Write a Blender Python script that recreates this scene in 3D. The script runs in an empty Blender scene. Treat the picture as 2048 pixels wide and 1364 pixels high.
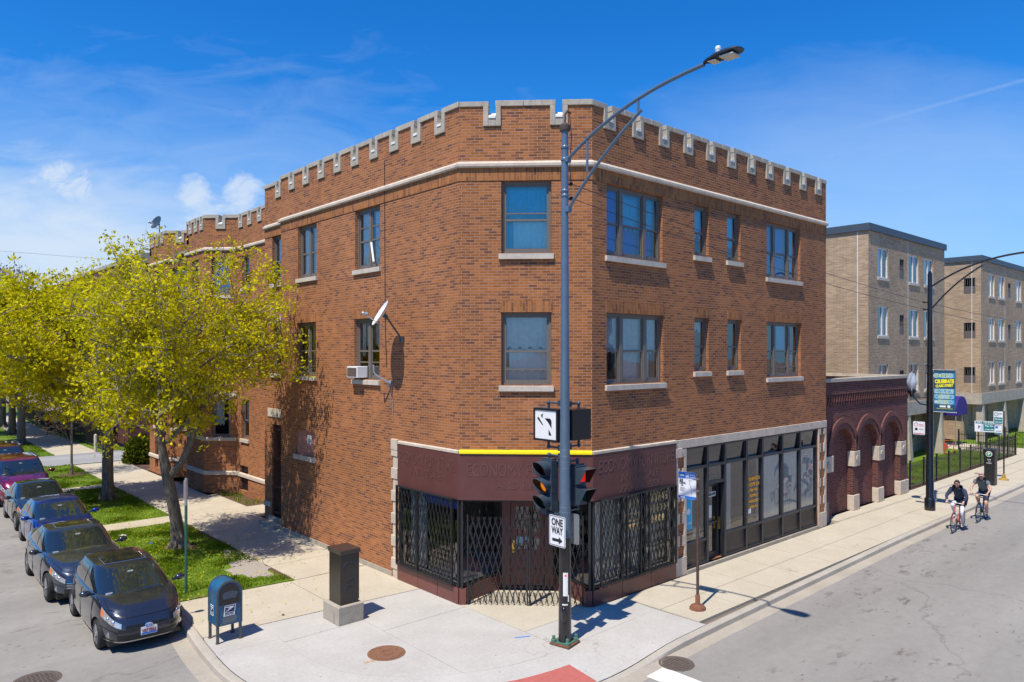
import bpy, math, random
import numpy as np
from mathutils import Vector, Matrix
R = math.radians
rng = random.Random(7)
sc = bpy.context.scene
COL = sc.collection

# ------------------------------------------------------------------ mesh builder
class Frame:
    """a wall plane: s runs to the right seen from outside, d outwards, z up"""
    def __init__(self, ox, oy, nx, ny, oz=0.0):
        l = math.hypot(nx, ny); self.n = (nx/l, ny/l); self.a = (-ny/l, nx/l)
        self.o = (ox, oy, oz)
    def p(self, s, z, d=0.0):
        return (self.o[0]+self.a[0]*s+self.n[0]*d, self.o[1]+self.a[1]*s+self.n[1]*d, self.o[2]+z)

def wloc(o):
    v = Vector((0, 0, 0))
    while o is not None:
        v += o.location; o = o.parent
    return v

class MB:
    def __init__(self): self.v = []; self.f = []; self.m = []; self.uv = None
    def add(self, vs, fs, mi=0):
        b = len(self.v); self.v.extend([tuple(p) for p in vs])
        for f in fs: self.f.append(tuple(b+i for i in f)); self.m.append(mi)
    def quad(self, a, b, c, d, mi=0): self.add([a, b, c, d], [(0, 1, 2, 3)], mi)
    def hexa(self, p, mi=0):
        self.add(p, [(3, 2, 1, 0), (4, 5, 6, 7), (0, 1, 5, 4), (1, 2, 6, 5), (2, 3, 7, 6), (3, 0, 4, 7)], mi)
    def box(self, x0, x1, y0, y1, z0, z1, mi=0):
        self.hexa([(x0, y0, z0), (x1, y0, z0), (x1, y1, z0), (x0, y1, z0), (x0, y0, z1), (x1, y0, z1), (x1, y1, z1), (x0, y1, z1)], mi)
    def fbox(self, F, s0, s1, z0, z1, d0, d1, mi=0):
        q = lambda s, d, z: F.p(s, z, d)
        self.hexa([q(s0, d1, z0), q(s1, d1, z0), q(s1, d0, z0), q(s0, d0, z0), q(s0, d1, z1), q(s1, d1, z1), q(s1, d0, z1), q(s0, d0, z1)], mi)
    def fquad(self, F, s0, s1, z0, z1, d=0.0, mi=0):
        self.quad(F.p(s0, z0, d), F.p(s1, z0, d), F.p(s1, z1, d), F.p(s0, z1, d), mi)
    def obox(self, c, sx, sy, sz, rz=0.0, mi=0):
        ca, sa = math.cos(rz), math.sin(rz); P = []
        for z in (-sz/2, sz/2):
            for x, y in ((-1, -1), (1, -1), (1, 1), (-1, 1)):
                X, Y = x*sx/2, y*sy/2
                P.append((c[0]+X*ca-Y*sa, c[1]+X*sa+Y*ca, c[2]+z))
        self.hexa(P, mi)
    def prism(self, poly, z0, z1, mi=0):
        n = len(poly)
        self.add([(x, y, z0) for x, y in poly]+[(x, y, z1) for x, y in poly],
                 [tuple(range(n-1, -1, -1)), tuple(range(n, 2*n))]+[(i, (i+1) % n, n+(i+1) % n, n+i) for i in range(n)], mi)
    def sheet(self, poly, z, mi=0): self.add([(x, y, z) for x, y in poly], [tuple(range(len(poly)))], mi)
    def fprism(self, F, poly, d0, d1, mi=0):
        n = len(poly)
        self.add([F.p(s, z, d0) for s, z in poly]+[F.p(s, z, d1) for s, z in poly],
                 [tuple(range(n-1, -1, -1)), tuple(range(n, 2*n))]+[(i, (i+1) % n, n+(i+1) % n, n+i) for i in range(n)], mi)
    def tube(self, pts, r, n=8, mi=0, cap=True):
        pts = [Vector(p) for p in pts]; k = len(pts)
        rs = r if isinstance(r, (list, tuple)) else [r]*k
        t0 = (pts[1]-pts[0]).normalized()
        up = Vector((0, 0, 1)) if abs(t0.z) < .9 else Vector((1, 0, 0))
        x = t0.cross(up).normalized(); vs = []
        for i, p in enumerate(pts):
            t = (pts[min(i+1, k-1)]-pts[max(i-1, 0)])
            t = t.normalized() if t.length > 1e-9 else t0
            x = (x-t*x.dot(t))
            x = x.normalized() if x.length > 1e-6 else t.orthogonal().normalized()
            y = t.cross(x)
            for j in range(n):
                a = 2*math.pi*j/n; vs.append(p+(x*math.cos(a)+y*math.sin(a))*rs[i])
        fs = [(i*n+j, i*n+(j+1) % n, (i+1)*n+(j+1) % n, (i+1)*n+j) for i in range(k-1) for j in range(n)]
        if cap: fs += [tuple(range(n-1, -1, -1)), tuple((k-1)*n+j for j in range(n))]
        self.add(vs, fs, mi)
    def lathe(self, prof, c=(0, 0, 0), n=20, axis=(0, 0, 1), mi=0, cap=True):
        A = Vector(axis).normalized(); X = A.orthogonal().normalized(); Y = A.cross(X); C = Vector(c); vs = []
        for r, h in prof:
            for j in range(n):
                a = 2*math.pi*j/n; vs.append(C+A*h+(X*math.cos(a)+Y*math.sin(a))*r)
        k = len(prof)
        fs = [(i*n+j, i*n+(j+1) % n, (i+1)*n+(j+1) % n, (i+1)*n+j) for i in range(k-1) for j in range(n)]
        if cap: fs += [tuple(range(n-1, -1, -1)), tuple((k-1)*n+j for j in range(n))]
        self.add(vs, fs, mi)
    def ball(self, c, r, nu=12, nv=8, mi=0, rz=0.0):
        rx, ry, rzz = r if isinstance(r, (list, tuple)) else (r, r, r)
        vs = []; ca, sa = math.cos(rz), math.sin(rz)
        for i in range(nv+1):
            ph = math.pi*i/nv
            for j in range(nu):
                th = 2*math.pi*j/nu
                x, y, z = rx*math.sin(ph)*math.cos(th), ry*math.sin(ph)*math.sin(th), rzz*math.cos(ph)
                vs.append((c[0]+x*ca-y*sa, c[1]+x*sa+y*ca, c[2]+z))
        self.add(vs, [(i*nu+j, (i+1)*nu+j, (i+1)*nu+(j+1) % nu, i*nu+(j+1) % nu) for i in range(nv) for j in range(nu)], mi)
    def grid(self, rows, mi=0, closed=False):
        k = len(rows); n = len(rows[0]); vs = [p for r in rows for p in r]
        fs = []
        for i in range(k-1):
            for j in range(n if closed else n-1):
                fs.append((i*n+j, i*n+(j+1) % n, (i+1)*n+(j+1) % n, (i+1)*n+j))
        self.add(vs, fs, mi)
    def sweep(self, path, prof, closed=False, mi=0):
        """mitred sweep of a (d,z) profile round a plan path; outward = right-hand side normal"""
        n = len(path); rows = []
        for i, (x, y) in enumerate(path):
            def nrm(a, b):
                dx, dy = b[0]-a[0], b[1]-a[1]; l = math.hypot(dx, dy); return (dy/l, -dx/l)
            ns = []
            if i > 0: ns.append(nrm(path[i-1], path[i]))
            if i < n-1: ns.append(nrm(path[i], path[i+1]))
            if len(ns) == 2:
                bx, by = ns[0][0]+ns[1][0], ns[0][1]+ns[1][1]; q = 2/(bx*bx+by*by); m = (bx*q, by*q)
            else: m = ns[0]
            rows.append([(x+m[0]*d, y+m[1]*d, z) for d, z in prof])
        k = len(prof)
        base = len(self.v)
        self.v.extend([p for r in rows for p in r])
        for i in range(n-1):
            for j in range(k):
                self.f.append((base+i*k+j, base+i*k+(j+1) % k, base+(i+1)*k+(j+1) % k, base+(i+1)*k+j)); self.m.append(mi)
        self.f.append(tuple(base+j for j in range(k))); self.m.append(mi)
        self.f.append(tuple(base+(n-1)*k+j for j in range(k-1, -1, -1))); self.m.append(mi)
    def pieces(self):
        n = len(self.v); par = list(range(n))
        def find(i):
            while par[i] != i: par[i] = par[par[i]]; i = par[i]
            return i
        for f in self.f:
            a = find(f[0])
            for i in f[1:]:
                c = find(i)
                if c != a: par[c] = a
        roots = {}; isl = [roots.setdefault(find(i), len(roots)) for i in range(n)]; k = len(roots)
        if k < 2 or k > 500: return None
        V = np.array(self.v, dtype=float); I = np.array(isl); lo = np.full((k, 3), 1e9); hi = np.full((k, 3), -1e9)
        np.minimum.at(lo, I, V); np.maximum.at(hi, I, V); size = (hi-lo).max(1)
        gap = np.maximum(0, np.maximum(lo[:, None]-hi[None], lo[None]-hi[:, None])); near = np.sqrt((gap**2).sum(2)) <= np.maximum(.019, .48*np.maximum(size[:, None], size[None]))
        lab = -np.ones(k, int); c = 0
        for i in range(k):
            if lab[i] >= 0: continue
            st = [i]; lab[i] = c
            while st:
                j = st.pop()
                for q in np.nonzero(near[j] & (lab < 0))[0]: lab[q] = c; st.append(q)
            c += 1
        if c < 2: return None
        out = []
        for g in range(c):
            m = MB(); mp = {}
            for i in range(n):
                if lab[isl[i]] == g: mp[i] = len(m.v); m.v.append(self.v[i])
            for f, mi in zip(self.f, self.m):
                if f[0] in mp: m.f.append(tuple(mp[i] for i in f)); m.m.append(mi)
            out.append(m)
        return out
    def build(self, name, mats, parent=None, **k):
        if parent is not None and k.pop('split', True):
            ps = self.pieces()
            if ps: return [p.build1(name, mats, parent, **k) for p in ps][0]
        return self.build1(name, mats, parent, **k)
    def build1(self, name, mats, parent=None, smooth=False, bev=0.0, uv=False, label=None, cat=None, group=None, kind=None, sub=0, angle=40):
        me = bpy.data.meshes.new(name)
        off = wloc(parent) if parent is not None else Vector((0, 0, 0))
        me.from_pydata([(p[0]-off.x, p[1]-off.y, p[2]-off.z) for p in self.v], [], self.f)
        if not isinstance(mats, (list, tuple)): mats = [mats]
        for m in mats: me.materials.append(m)
        if len(mats) > 1: me.polygons.foreach_set('material_index', self.m)
        if uv:
            L = me.uv_layers.new(name='UVMap'); data = [0.0]*(2*len(me.loops))
            for po in me.polygons:
                nx, ny, nz = po.normal
                if abs(nz) > .8:
                    for li in po.loop_indices:
                        c = self.v[me.loops[li].vertex_index]; data[2*li] = c[0]; data[2*li+1] = c[1]
                else:
                    l = math.hypot(nx, ny); tx, ty = -ny/l, nx/l
                    for li in po.loop_indices:
                        c = self.v[me.loops[li].vertex_index]; data[2*li] = c[0]*tx+c[1]*ty; data[2*li+1] = c[2]
            L.data.foreach_set('uv', data)
        if smooth:
            me.polygons.foreach_set('use_smooth', [True]*len(me.polygons))
        me.validate(); me.update()
        o = bpy.data.objects.new(name, me); COL.objects.link(o)
        if smooth and angle:
            try: me.set_sharp_from_angle(angle=R(angle))
            except Exception: pass
        if parent is not None: o.parent = parent
        if bev:
            b = o.modifiers.new('bevel', 'BEVEL'); b.width = bev; b.segments = 2; b.limit_method = 'ANGLE'
        if sub:
            b = o.modifiers.new('subdivision', 'SUBSURF'); b.levels = sub; b.render_levels = sub
        tag(o, label, cat, group, kind)
        return o

def tag(o, label=None, cat=None, group=None, kind=None):
    if label: o['label'] = label
    if cat: o['category'] = cat
    if group: o['group'] = group
    if kind: o['kind'] = kind
    return o

def thing(name, label, cat, loc=(0, 0, 0), group=None):
    o = bpy.data.objects.new(name, None); COL.objects.link(o); o.location = loc
    o.empty_display_size = .2
    return tag(o, label, cat, group)

def copy_tree(o, parent=None):
    c = o.copy(); COL.objects.link(c)
    if parent is not None: c.parent = parent
    for ch in [k for k in bpy.data.objects if k.parent == o]: copy_tree(ch, c)
    return c

def textmesh(txt, size, wide=1.0, depth=0.004, spacing=1.0, align='CENTER', bold=0.0):
    cu = bpy.data.curves.new('lettering', 'FONT'); cu.body = txt; cu.size = size; cu.extrude = depth/2
    cu.align_x = align; cu.align_y = 'CENTER'; cu.space_character = spacing; cu.offset = bold; cu.resolution_u = 3
    o = bpy.data.objects.new('tmp', cu); COL.objects.link(o)
    dg = bpy.context.evaluated_depsgraph_get(); me = bpy.data.meshes.new_from_object(o.evaluated_get(dg))
    vs = [(v.co.x*wide, v.co.y, v.co.z) for v in me.vertices]; fs = [tuple(p.vertices) for p in me.polygons]
    bpy.data.objects.remove(o); bpy.data.curves.remove(cu); bpy.data.meshes.remove(me)
    return vs, fs
def ftext(mb, F, s, z, d, txt, size, wide=1.0, mi=0, spacing=1.0, align='CENTER', bold=0.0, shear=0.0, fit=None):
    vs, fs = textmesh(txt, size, wide, .004, spacing, align, bold)
    if fit:
        xs = [v[0] for v in vs]; w = max(xs)-min(xs); vs = [(v[0]*fit/w, v[1], v[2]) for v in vs]
    mb.add([F.p(s+v[0], z+v[1]+shear*v[0], d+v[2]) for v in vs], fs, mi)

# ------------------------------------------------------------------ materials
def nm(name):
    m = bpy.data.materials.new(name); m.use_nodes = True; nt = m.node_tree
    return m, nt, nt.nodes['Principled BSDF']
def N(nt, t, **k):
    n = nt.nodes.new(t)
    for a, b in k.items(): setattr(n, a, b)
    return n
def ramp(nt, fac, stops):
    r = N(nt, 'ShaderNodeValToRGB'); nt.links.new(fac, r.inputs[0]); e = r.color_ramp.elements
    while len(e) < len(stops): e.new(.5)
    for i, (p, c) in enumerate(stops):
        e[i].position = p; e[i].color = (c[0], c[1], c[2], 1) if isinstance(c, (tuple, list)) else (c, c, c, 1)
    return r
def mixc(nt, fac, a, b, mode='MIX'):
    m = N(nt, 'ShaderNodeMix', data_type='RGBA', blend_type=mode)
    for sock, val in ((m.inputs[0], fac), (m.inputs[6], a), (m.inputs[7], b)):
        if hasattr(val, 'is_linked') or hasattr(val, 'links'): nt.links.new(val, sock)
        elif isinstance(val, (tuple, list)): sock.default_value = (val[0], val[1], val[2], 1)
        else: sock.default_value = val
    return m.outputs[2]
def noise(nt, scale, detail=6, rough=.6, vec=None, dist=0.0):
    n = N(nt, 'ShaderNodeTexNoise'); n.inputs['Scale'].default_value = scale; n.inputs['Detail'].default_value = detail
    n.inputs['Roughness'].default_value = rough; n.inputs['Distortion'].default_value = dist
    if vec is not None: nt.links.new(vec, n.inputs['Vector'])
    return n.outputs['Fac']
def pos(nt): return N(nt, 'ShaderNodeNewGeometry').outputs['Position']
def objco(nt): return N(nt, 'ShaderNodeTexCoord').outputs['Object']
def bump(nt, b, h, strength=.3, dist=.02):
    bn = N(nt, 'ShaderNodeBump'); bn.inputs['Strength'].default_value = strength; bn.inputs['Distance'].default_value = dist
    nt.links.new(h, bn.inputs['Height']); nt.links.new(bn.outputs[0], b.inputs['Normal'])
def mat(name, c, rough=.6, metal=0.0, var=.12, vs=9.0, coat=0.0, spec=.5, bmp=0.0, emit=None, es=1.0, worn=None):
    m, nt, b = nm(name)
    b.inputs['Roughness'].default_value = rough; b.inputs['Metallic'].default_value = metal
    b.inputs['Coat Weight'].default_value = coat; b.inputs['Coat Roughness'].default_value = .04
    b.inputs['Specular IOR Level'].default_value = spec
    if var > 0:
        v = objco(nt); n = noise(nt, vs, 5, .65, v)
        r = ramp(nt, n, [(.3, tuple(x*(1-var) for x in c)), (.7, tuple(min(1, x*(1+var)) for x in c))]); out = r.outputs[0]
        if worn:
            n2 = noise(nt, worn[1], 8, .75, v); r2 = ramp(nt, n2, [(worn[2], 0), (worn[2]+.06, 1)])
            out = mixc(nt, r2.outputs[0], out, worn[0])
        nt.links.new(out, b.inputs['Base Color'])
        if bmp: bump(nt, b, n, bmp, .01)
    else: b.inputs['Base Color'].default_value = (*c, 1)
    if emit: b.inputs['Emission Color'].default_value = (*emit, 1); b.inputs['Emission Strength'].default_value = es
    return m

def brick(name, c1, c2, c3, mortar, bw=.205, rh=.0675, ms=.007, rot=False, bias=-.1, tint=(.6, .45, .35)):
    m, nt, b = nm(name)
    uv = N(nt, 'ShaderNodeTexCoord').outputs['UV']
    if rot:
        mp = N(nt, 'ShaderNodeMapping'); mp.inputs['Rotation'].default_value = (0, 0, R(90)); nt.links.new(uv, mp.inputs[0]); uv = mp.outputs[0]
    def bt(ca, cb, mo, bi, off=0.0):
        t = N(nt, 'ShaderNodeTexBrick'); t.offset = .5
        nt.links.new(uv, t.inputs['Vector'])
        for k, val in (('Color1', ca), ('Color2', cb), ('Mortar', mo)): t.inputs[k].default_value = (*val, 1)
        for k, val in (('Scale', 1.0), ('Mortar Size', ms), ('Mortar Smooth', .1), ('Bias', bi), ('Brick Width', bw), ('Row Height', rh)): t.inputs[k].default_value = val
        return t
    t1 = bt((0, 0, 0), (1, 1, 1), (.4, .4, .4), 0.0)
    r = ramp(nt, t1.outputs['Color'], [(.02, c3), (.16, c2), (.5, c1), (.95, tuple(min(1, x*1.25) for x in c1))])
    sp = noise(nt, 60, 3, .6, uv); grain = ramp(nt, sp, [(.3, .82), (.7, 1.12)])
    body = mixc(nt, 1.0, r.outputs[0], grain.outputs[0], 'MULTIPLY')
    big = noise(nt, .55, 5, .6, pos(nt)); st = ramp(nt, big, [(.32, .80), (.68, 1.12)])
    body = mixc(nt, 1.0, body, st.outputs[0], 'MULTIPLY')
    blot = ramp(nt, noise(nt, 1.3, 7, .7, pos(nt), .6), [(.6, 0), (.74, .4)])
    body = mixc(nt, blot.outputs[0], body, tint)
    mp3 = N(nt, 'ShaderNodeMapping'); mp3.inputs['Scale'].default_value = (2.2, 2.2, .16); nt.links.new(pos(nt), mp3.inputs[0])
    wet = ramp(nt, noise(nt, 1.0, 6, .65, mp3.outputs[0]), [(.55, 0), (.72, .38)]).outputs[0]; body = mixc(nt, wet, body, tuple(x*.45 for x in c2))
    rep = ramp(nt, noise(nt, .35, 2, .4, pos(nt)), [(.60, 0), (.63, .55)]).outputs[0]
    mo = mixc(nt, rep, mortar, tuple(min(1, x*1.2) for x in mortar)); out = mixc(nt, t1.outputs['Fac'], body, mo)
    nt.links.new(out, b.inputs['Base Color']); b.inputs['Roughness'].default_value = .85; b.inputs['Specular IOR Level'].default_value = .25
    inv = N(nt, 'ShaderNodeMath', operation='SUBTRACT'); inv.inputs[0].default_value = 1; nt.links.new(t1.outputs['Fac'], inv.inputs[1])
    bump(nt, b, inv.outputs[0], .5, .006)
    return m

def glassmat(name, tint=(.85, .92, .95), refl=1.0, base=.07):
    m, nt, b = nm(name); nt.nodes.remove(b)
    out = nt.nodes['Material Output']
    tr = N(nt, 'ShaderNodeBsdfTransparent'); tr.inputs[0].default_value = (*tint, 1)
    gl = N(nt, 'ShaderNodeBsdfGlossy'); gl.inputs['Roughness'].default_value = .015; gl.inputs[0].default_value = (refl, refl, refl, 1)
    fr = N(nt, 'ShaderNodeFresnel'); fr.inputs['IOR'].default_value = 1.5
    nz = noise(nt, .7, 2, .5, pos(nt)); bp = N(nt, 'ShaderNodeBump'); bp.inputs['Strength'].default_value = .06; bp.inputs['Distance'].default_value = .3
    nt.links.new(nz, bp.inputs['Height']); nt.links.new(bp.outputs[0], gl.inputs['Normal'])
    ad = N(nt, 'ShaderNodeMath', operation='MULTIPLY_ADD'); nt.links.new(fr.outputs[0], ad.inputs[0]); ad.inputs[1].default_value = 1.4; ad.inputs[2].default_value = base
    mx = N(nt, 'ShaderNodeMixShader'); nt.links.new(ad.outputs[0], mx.inputs[0]); nt.links.new(tr.outputs[0], mx.inputs[1]); nt.links.new(gl.outputs[0], mx.inputs[2])
    nt.links.new(mx.outputs[0], out.inputs[0]); return m

def concrete(name, c, c2, stain=(.3, .26, .2)):
    m, nt, b = nm(name); P = pos(nt)
    n1 = noise(nt, .9, 7, .65, P); n2 = noise(nt, 14, 6, .7, P); n3 = noise(nt, 90, 3, .6, P)
    col = ramp(nt, n1, [(.32, c), (.68, c2)]).outputs[0]
    col = mixc(nt, 1.0, col, ramp(nt, n2, [(.3, .9), (.7, 1.06)]).outputs[0], 'MULTIPLY')
    col = mixc(nt, 1.0, col, ramp(nt, n3, [(.3, .88), (.7, 1.08)]).outputs[0], 'MULTIPLY')
    s = ramp(nt, noise(nt, 2.6, 8, .72, P, .5), [(.64, 0), (.72, .35)]).outputs[0]; col = mixc(nt, s, col, stain)
    vo = N(nt, 'ShaderNodeTexVoronoi'); vo.inputs['Scale'].default_value = 2.9; nt.links.new(P, vo.inputs['Vector'])
    g = ramp(nt, vo.outputs['Distance'], [(.035, .7), (.06, 0)]).outputs[0]; col = mixc(nt, g, col, (.12, .1, .09))
    ve = N(nt, 'ShaderNodeTexVoronoi', feature='DISTANCE_TO_EDGE'); ve.inputs['Scale'].default_value = .33
    wv = N(nt, 'ShaderNodeVectorMath', operation='ADD'); nt.links.new(P, wv.inputs[0]); n9 = N(nt, 'ShaderNodeTexNoise'); n9.inputs['Scale'].default_value = 1.7; n9.inputs['Detail'].default_value = 2; nt.links.new(P, n9.inputs['Vector']); nt.links.new(n9.outputs['Color'], wv.inputs[1]); nt.links.new(wv.outputs[0], ve.inputs['Vector'])
    ck = N(nt, 'ShaderNodeMath', operation='MULTIPLY'); nt.links.new(ramp(nt, ve.outputs['Distance'], [(.0, .4), (.003, 0)]).outputs[0], ck.inputs[0]); nt.links.new(ramp(nt, noise(nt, .5, 2, .5, P), [(.53, 0), (.58, 1)]).outputs[0], ck.inputs[1]); col = mixc(nt, ck.outputs[0], col, (.13, .11, .085))
    nt.links.new(col, b.inputs['Base Color']); b.inputs['Roughness'].default_value = .88; b.inputs['Specular IOR Level'].default_value = .25
    bump(nt, b, n3, .25, .006); return m

def asphalt(name, c, c2, dark):
    m, nt, b = nm(name); P = pos(nt)
    mp = N(nt, 'ShaderNodeMapping'); mp.inputs['Scale'].default_value = (.25, 1, 1); nt.links.new(P, mp.inputs[0])
    n1 = noise(nt, .7, 6, .6, mp.outputs[0]); n3 = noise(nt, 110, 3, .7, P); n2 = noise(nt, 5, 6, .7, P)
    col = ramp(nt, n1, [(.3, c), (.7, c2)]).outputs[0]
    col = mixc(nt, 1.0, col, ramp(nt, n2, [(.3, .92), (.7, 1.06)]).outputs[0], 'MULTIPLY')
    col = mixc(nt, 1.0, col, ramp(nt, n3, [(.25, .7), (.75, 1.22)]).outputs[0], 'MULTIPLY')
    mp2 = N(nt, 'ShaderNodeMapping'); mp2.inputs['Scale'].default_value = (.5, 1.3, 1); nt.links.new(P, mp2.inputs[0])
    st = noise(nt, 3.4, 6, .62, mp2.outputs[0], .3); sm = noise(nt, .45, 3, .5, P)
    a = N(nt, 'ShaderNodeMath', operation='MULTIPLY'); nt.links.new(ramp(nt, st, [(.56, 0), (.66, .75)]).outputs[0], a.inputs[0]); nt.links.new(ramp(nt, sm, [(.48, .08), (.62, 1)]).outputs[0], a.inputs[1])
    col = mixc(nt, a.outputs[0], col, dark)
    vo = N(nt, 'ShaderNodeTexVoronoi', feature='DISTANCE_TO_EDGE'); vo.inputs['Scale'].default_value = .11
    w = N(nt, 'ShaderNodeVectorMath', operation='ADD'); nt.links.new(P, w.inputs[0])
    nn = N(nt, 'ShaderNodeTexNoise'); nn.inputs['Scale'].default_value = 1.1; nn.inputs['Detail'].default_value = 5; nt.links.new(P, nn.inputs['Vector']); nt.links.new(nn.outputs['Color'], w.inputs[1])
    nt.links.new(w.outputs[0], vo.inputs['Vector'])
    cr = ramp(nt, vo.outputs['Distance'], [(.0, .32), (.0014, 0)]).outputs[0]; col = mixc(nt, cr, col, (.06, .057, .055))
    mp4 = N(nt, 'ShaderNodeMapping'); mp4.inputs['Scale'].default_value = (1.0, 2.6, 1); nt.links.new(P, mp4.inputs[0])
    v2 = N(nt, 'ShaderNodeTexVoronoi'); v2.inputs['Scale'].default_value = 2.1; nt.links.new(mp4.outputs[0], v2.inputs['Vector'])
    sp = N(nt, 'ShaderNodeMath', operation='MULTIPLY'); nt.links.new(ramp(nt, v2.outputs['Distance'], [(.07, .85), (.13, 0)]).outputs[0], sp.inputs[0]); nt.links.new(ramp(nt, noise(nt, .3, 4, .6, P), [(.40, 0), (.56, 1)]).outputs[0], sp.inputs[1])
    col = mixc(nt, sp.outputs[0], col, (.11, .098, .088))
    mp5 = N(nt, 'ShaderNodeMapping'); mp5.inputs['Scale'].default_value = (.02, .55, 1); nt.links.new(P, mp5.inputs[0])
    col = mixc(nt, 1.0, col, ramp(nt, noise(nt, 1.0, 3, .5, mp5.outputs[0]), [(.35, .90), (.65, 1.07)]).outputs[0], 'MULTIPLY')
    nt.links.new(col, b.inputs['Base Color']); b.inputs['Roughness'].default_value = .82; b.inputs['Specular IOR Level'].default_value = .3
    bump(nt, b, n3, .3, .006); return m

def stone(name, c, streak=.3):
    m, nt, b = nm(name); P = pos(nt)
    n1 = noise(nt, 3.5, 7, .7, P); n2 = noise(nt, 40, 4, .6, P)
    col = ramp(nt, n1, [(.3, tuple(x*.72 for x in c)), (.66, c)]).outputs[0]
    col = mixc(nt, 1.0, col, ramp(nt, n2, [(.3, .85), (.7, 1.1)]).outputs[0], 'MULTIPLY')
    mp = N(nt, 'ShaderNodeMapping'); mp.inputs['Scale'].default_value = (6, 6, .7); nt.links.new(P, mp.inputs[0])
    s = ramp(nt, noise(nt, 1.6, 5, .6, mp.outputs[0]), [(.56, 0), (.72, streak)]).outputs[0]
    col = mixc(nt, s, col, tuple(x*.35 for x in c))
    nt.links.new(col, b.inputs['Base Color']); b.inputs['Roughness'].default_value = .85; b.inputs['Specular IOR Level'].default_value = .25
    bump(nt, b, n2, .2, .006); return m

M = {}
M['brick'] = brick('orange brown brick', (.335, .123, .038), (.262, .094, .032), (.168, .068, .036), (.385, .222, .15), bw=.213, ms=.0075, tint=(.30, .15, .075))
M['soldier'] = brick('upright brick', (0.3612, 0.1386, 0.04032), (0.2772, 0.1008, 0.03192), (0.1764, 0.0714, 0.0336), (0.336, 0.1764, 0.1092), rot=True, bw=.215, tint=(0.252, 0.1176, 0.0588))
M['beige_brick'] = brick('beige brick', (.40, .285, .18), (.36, .255, .162), (.32, .225, .145), (.46, .35, .245), bw=.30, rh=.082, ms=.011, tint=(.34, .24, .15))
M['red_brick'] = brick('dark red brick', (0.1333, 0.043, 0.0387), (0.0989, 0.0344, 0.03268), (0.0602, 0.0258, 0.02752), (0.2236, 0.129, 0.1118), tint=(0.0774, 0.0344, 0.0387))
M['red_soldier'] = brick('dark red upright brick', (.17, .06, .052), (.13, .048, .042), (.09, .036, .035), (.23, .13, .11), rot=True, bw=.215, tint=(.1, .045, .045))
M['stone'] = stone('pale limestone', (0.6512, 0.5544, 0.4488))
M['sill'] = stone('pale sill stone', (0.63, 0.558, 0.468), .15)
M['cast'] = stone('grey cast concrete', (.50, .445, .36), .4)
M['white_stone'] = mat('white painted stone', (.78, .76, .7), .7)
M['found'] = stone('foundation concrete', (.44, .39, .32), .5)
M['frame'] = mat('taupe window paint', (.155, .135, .115), .5, var=.1, vs=20)
M['frame_light'] = mat('pale grey window metal', (.30, .28, .25), .45)
M['white_frame'] = mat('white window frame', (.75, .75, .73), .4, var=.04)
M['glass'] = glassmat('window glass', (.93, .94, .95))
M['shop_glass'] = glassmat('shop window glass', (.88, .92, .92), 1.0, .07)
M['dark_glass'] = glassmat('tinted transom glass', (.10, .15, .2), 1.0, .06)
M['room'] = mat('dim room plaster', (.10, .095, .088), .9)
M['curtain'] = mat('white net curtain', (.84, .85, .83), .9, var=.05)
M['sky_teal_curtain'] = mat('teal cloth with sky reflection', (.015, .62, .86), .85, var=.1)  # teal stands in for sky reflected by the upper panes
M['sky_aqua_curtain'] = mat('sky tinted net', (.45, .88, .92), .9, var=.05)  # white net coloured with the turquoise sky tint of its pane
M['sky_blue_curtain'] = mat('blue cloth with sky reflection', (.025, .17, .70), .85)  # deep blue paints in the sky reflection of upper windows; also valance cloth
M['blind'] = mat('white window blind', (.86, .86, .82), .8, var=.05)
M['grey_blind'] = mat('pale grey blind', (.68, .70, .69), .85)
M['maroon'] = mat('maroon painted sheet', (0.1125, 0.0378, 0.0324), .55, var=.14, vs=2.2, worn=((0.18, 0.117, 0.099), 40, .72))
M['maroon_tile'] = mat('maroon glazed panel', (0.153, 0.0495, 0.0423), .35, var=.16, vs=3)
M['ghost'] = mat('ghost lettering', (.128, .052, .046), .6, var=.25, vs=6)
M['ghost2'] = mat('pale ghost lettering', (.145, .075, .066), .6, var=.25, vs=6)
M['yellow'] = mat('yellow strip', (.95, .78, .01), .45, var=.04)
M['iron'] = mat('black iron', (.018, .018, .02), .45, var=.3, vs=30, worn=((.1, .045, .02), 25, .68))
M['black'] = mat('black paint', (.014, .014, .016), .38, var=.2)
M['bronze'] = mat('dark bronze aluminium', (.045, .05, .062), .32, .5, var=.12)
M['brown_panel'] = mat('brown spandrel panel', (.085, .062, .045), .6, var=.12, vs=4)
M['gold'] = mat('gold window lettering', (.9, .66, .3), .5, var=.1)
M['orange_letter'] = mat('orange window lettering', (.62, .32, .03), .5)
M['white'] = mat('white paint', (.78, .78, .76), .5, var=.04)
M['rust'] = mat('rust', (.19, .075, .04), .85, var=.35, vs=20)
M['galv'] = mat('galvanised steel', (.42, .44, .46), .4, .6, var=.12)
M['pole_blue'] = mat('blue grey pole paint', (.115, .17, .235), .34, .25, var=.1, vs=4)
M['pole_black'] = mat('gloss black pole paint', (.012, .012, .014), .22, var=.2, coat=.4)
M['signal'] = mat('blue black signal paint', (.045, .068, .095), .32, .1, var=.15)
M['visor_in'] = mat('signal visor lining', (.006, .006, .007), .7)
M['amber'] = mat('amber lens lit', (.85, .28, .01), .3, emit=(1, .26, .005), es=.55)
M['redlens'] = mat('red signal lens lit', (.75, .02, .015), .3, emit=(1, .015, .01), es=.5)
M['darkred'] = mat('dark red lens', (.06, .004, .004), .2)
M['darkgreen'] = mat('dark green lens', (.004, .05, .03), .2)
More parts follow.
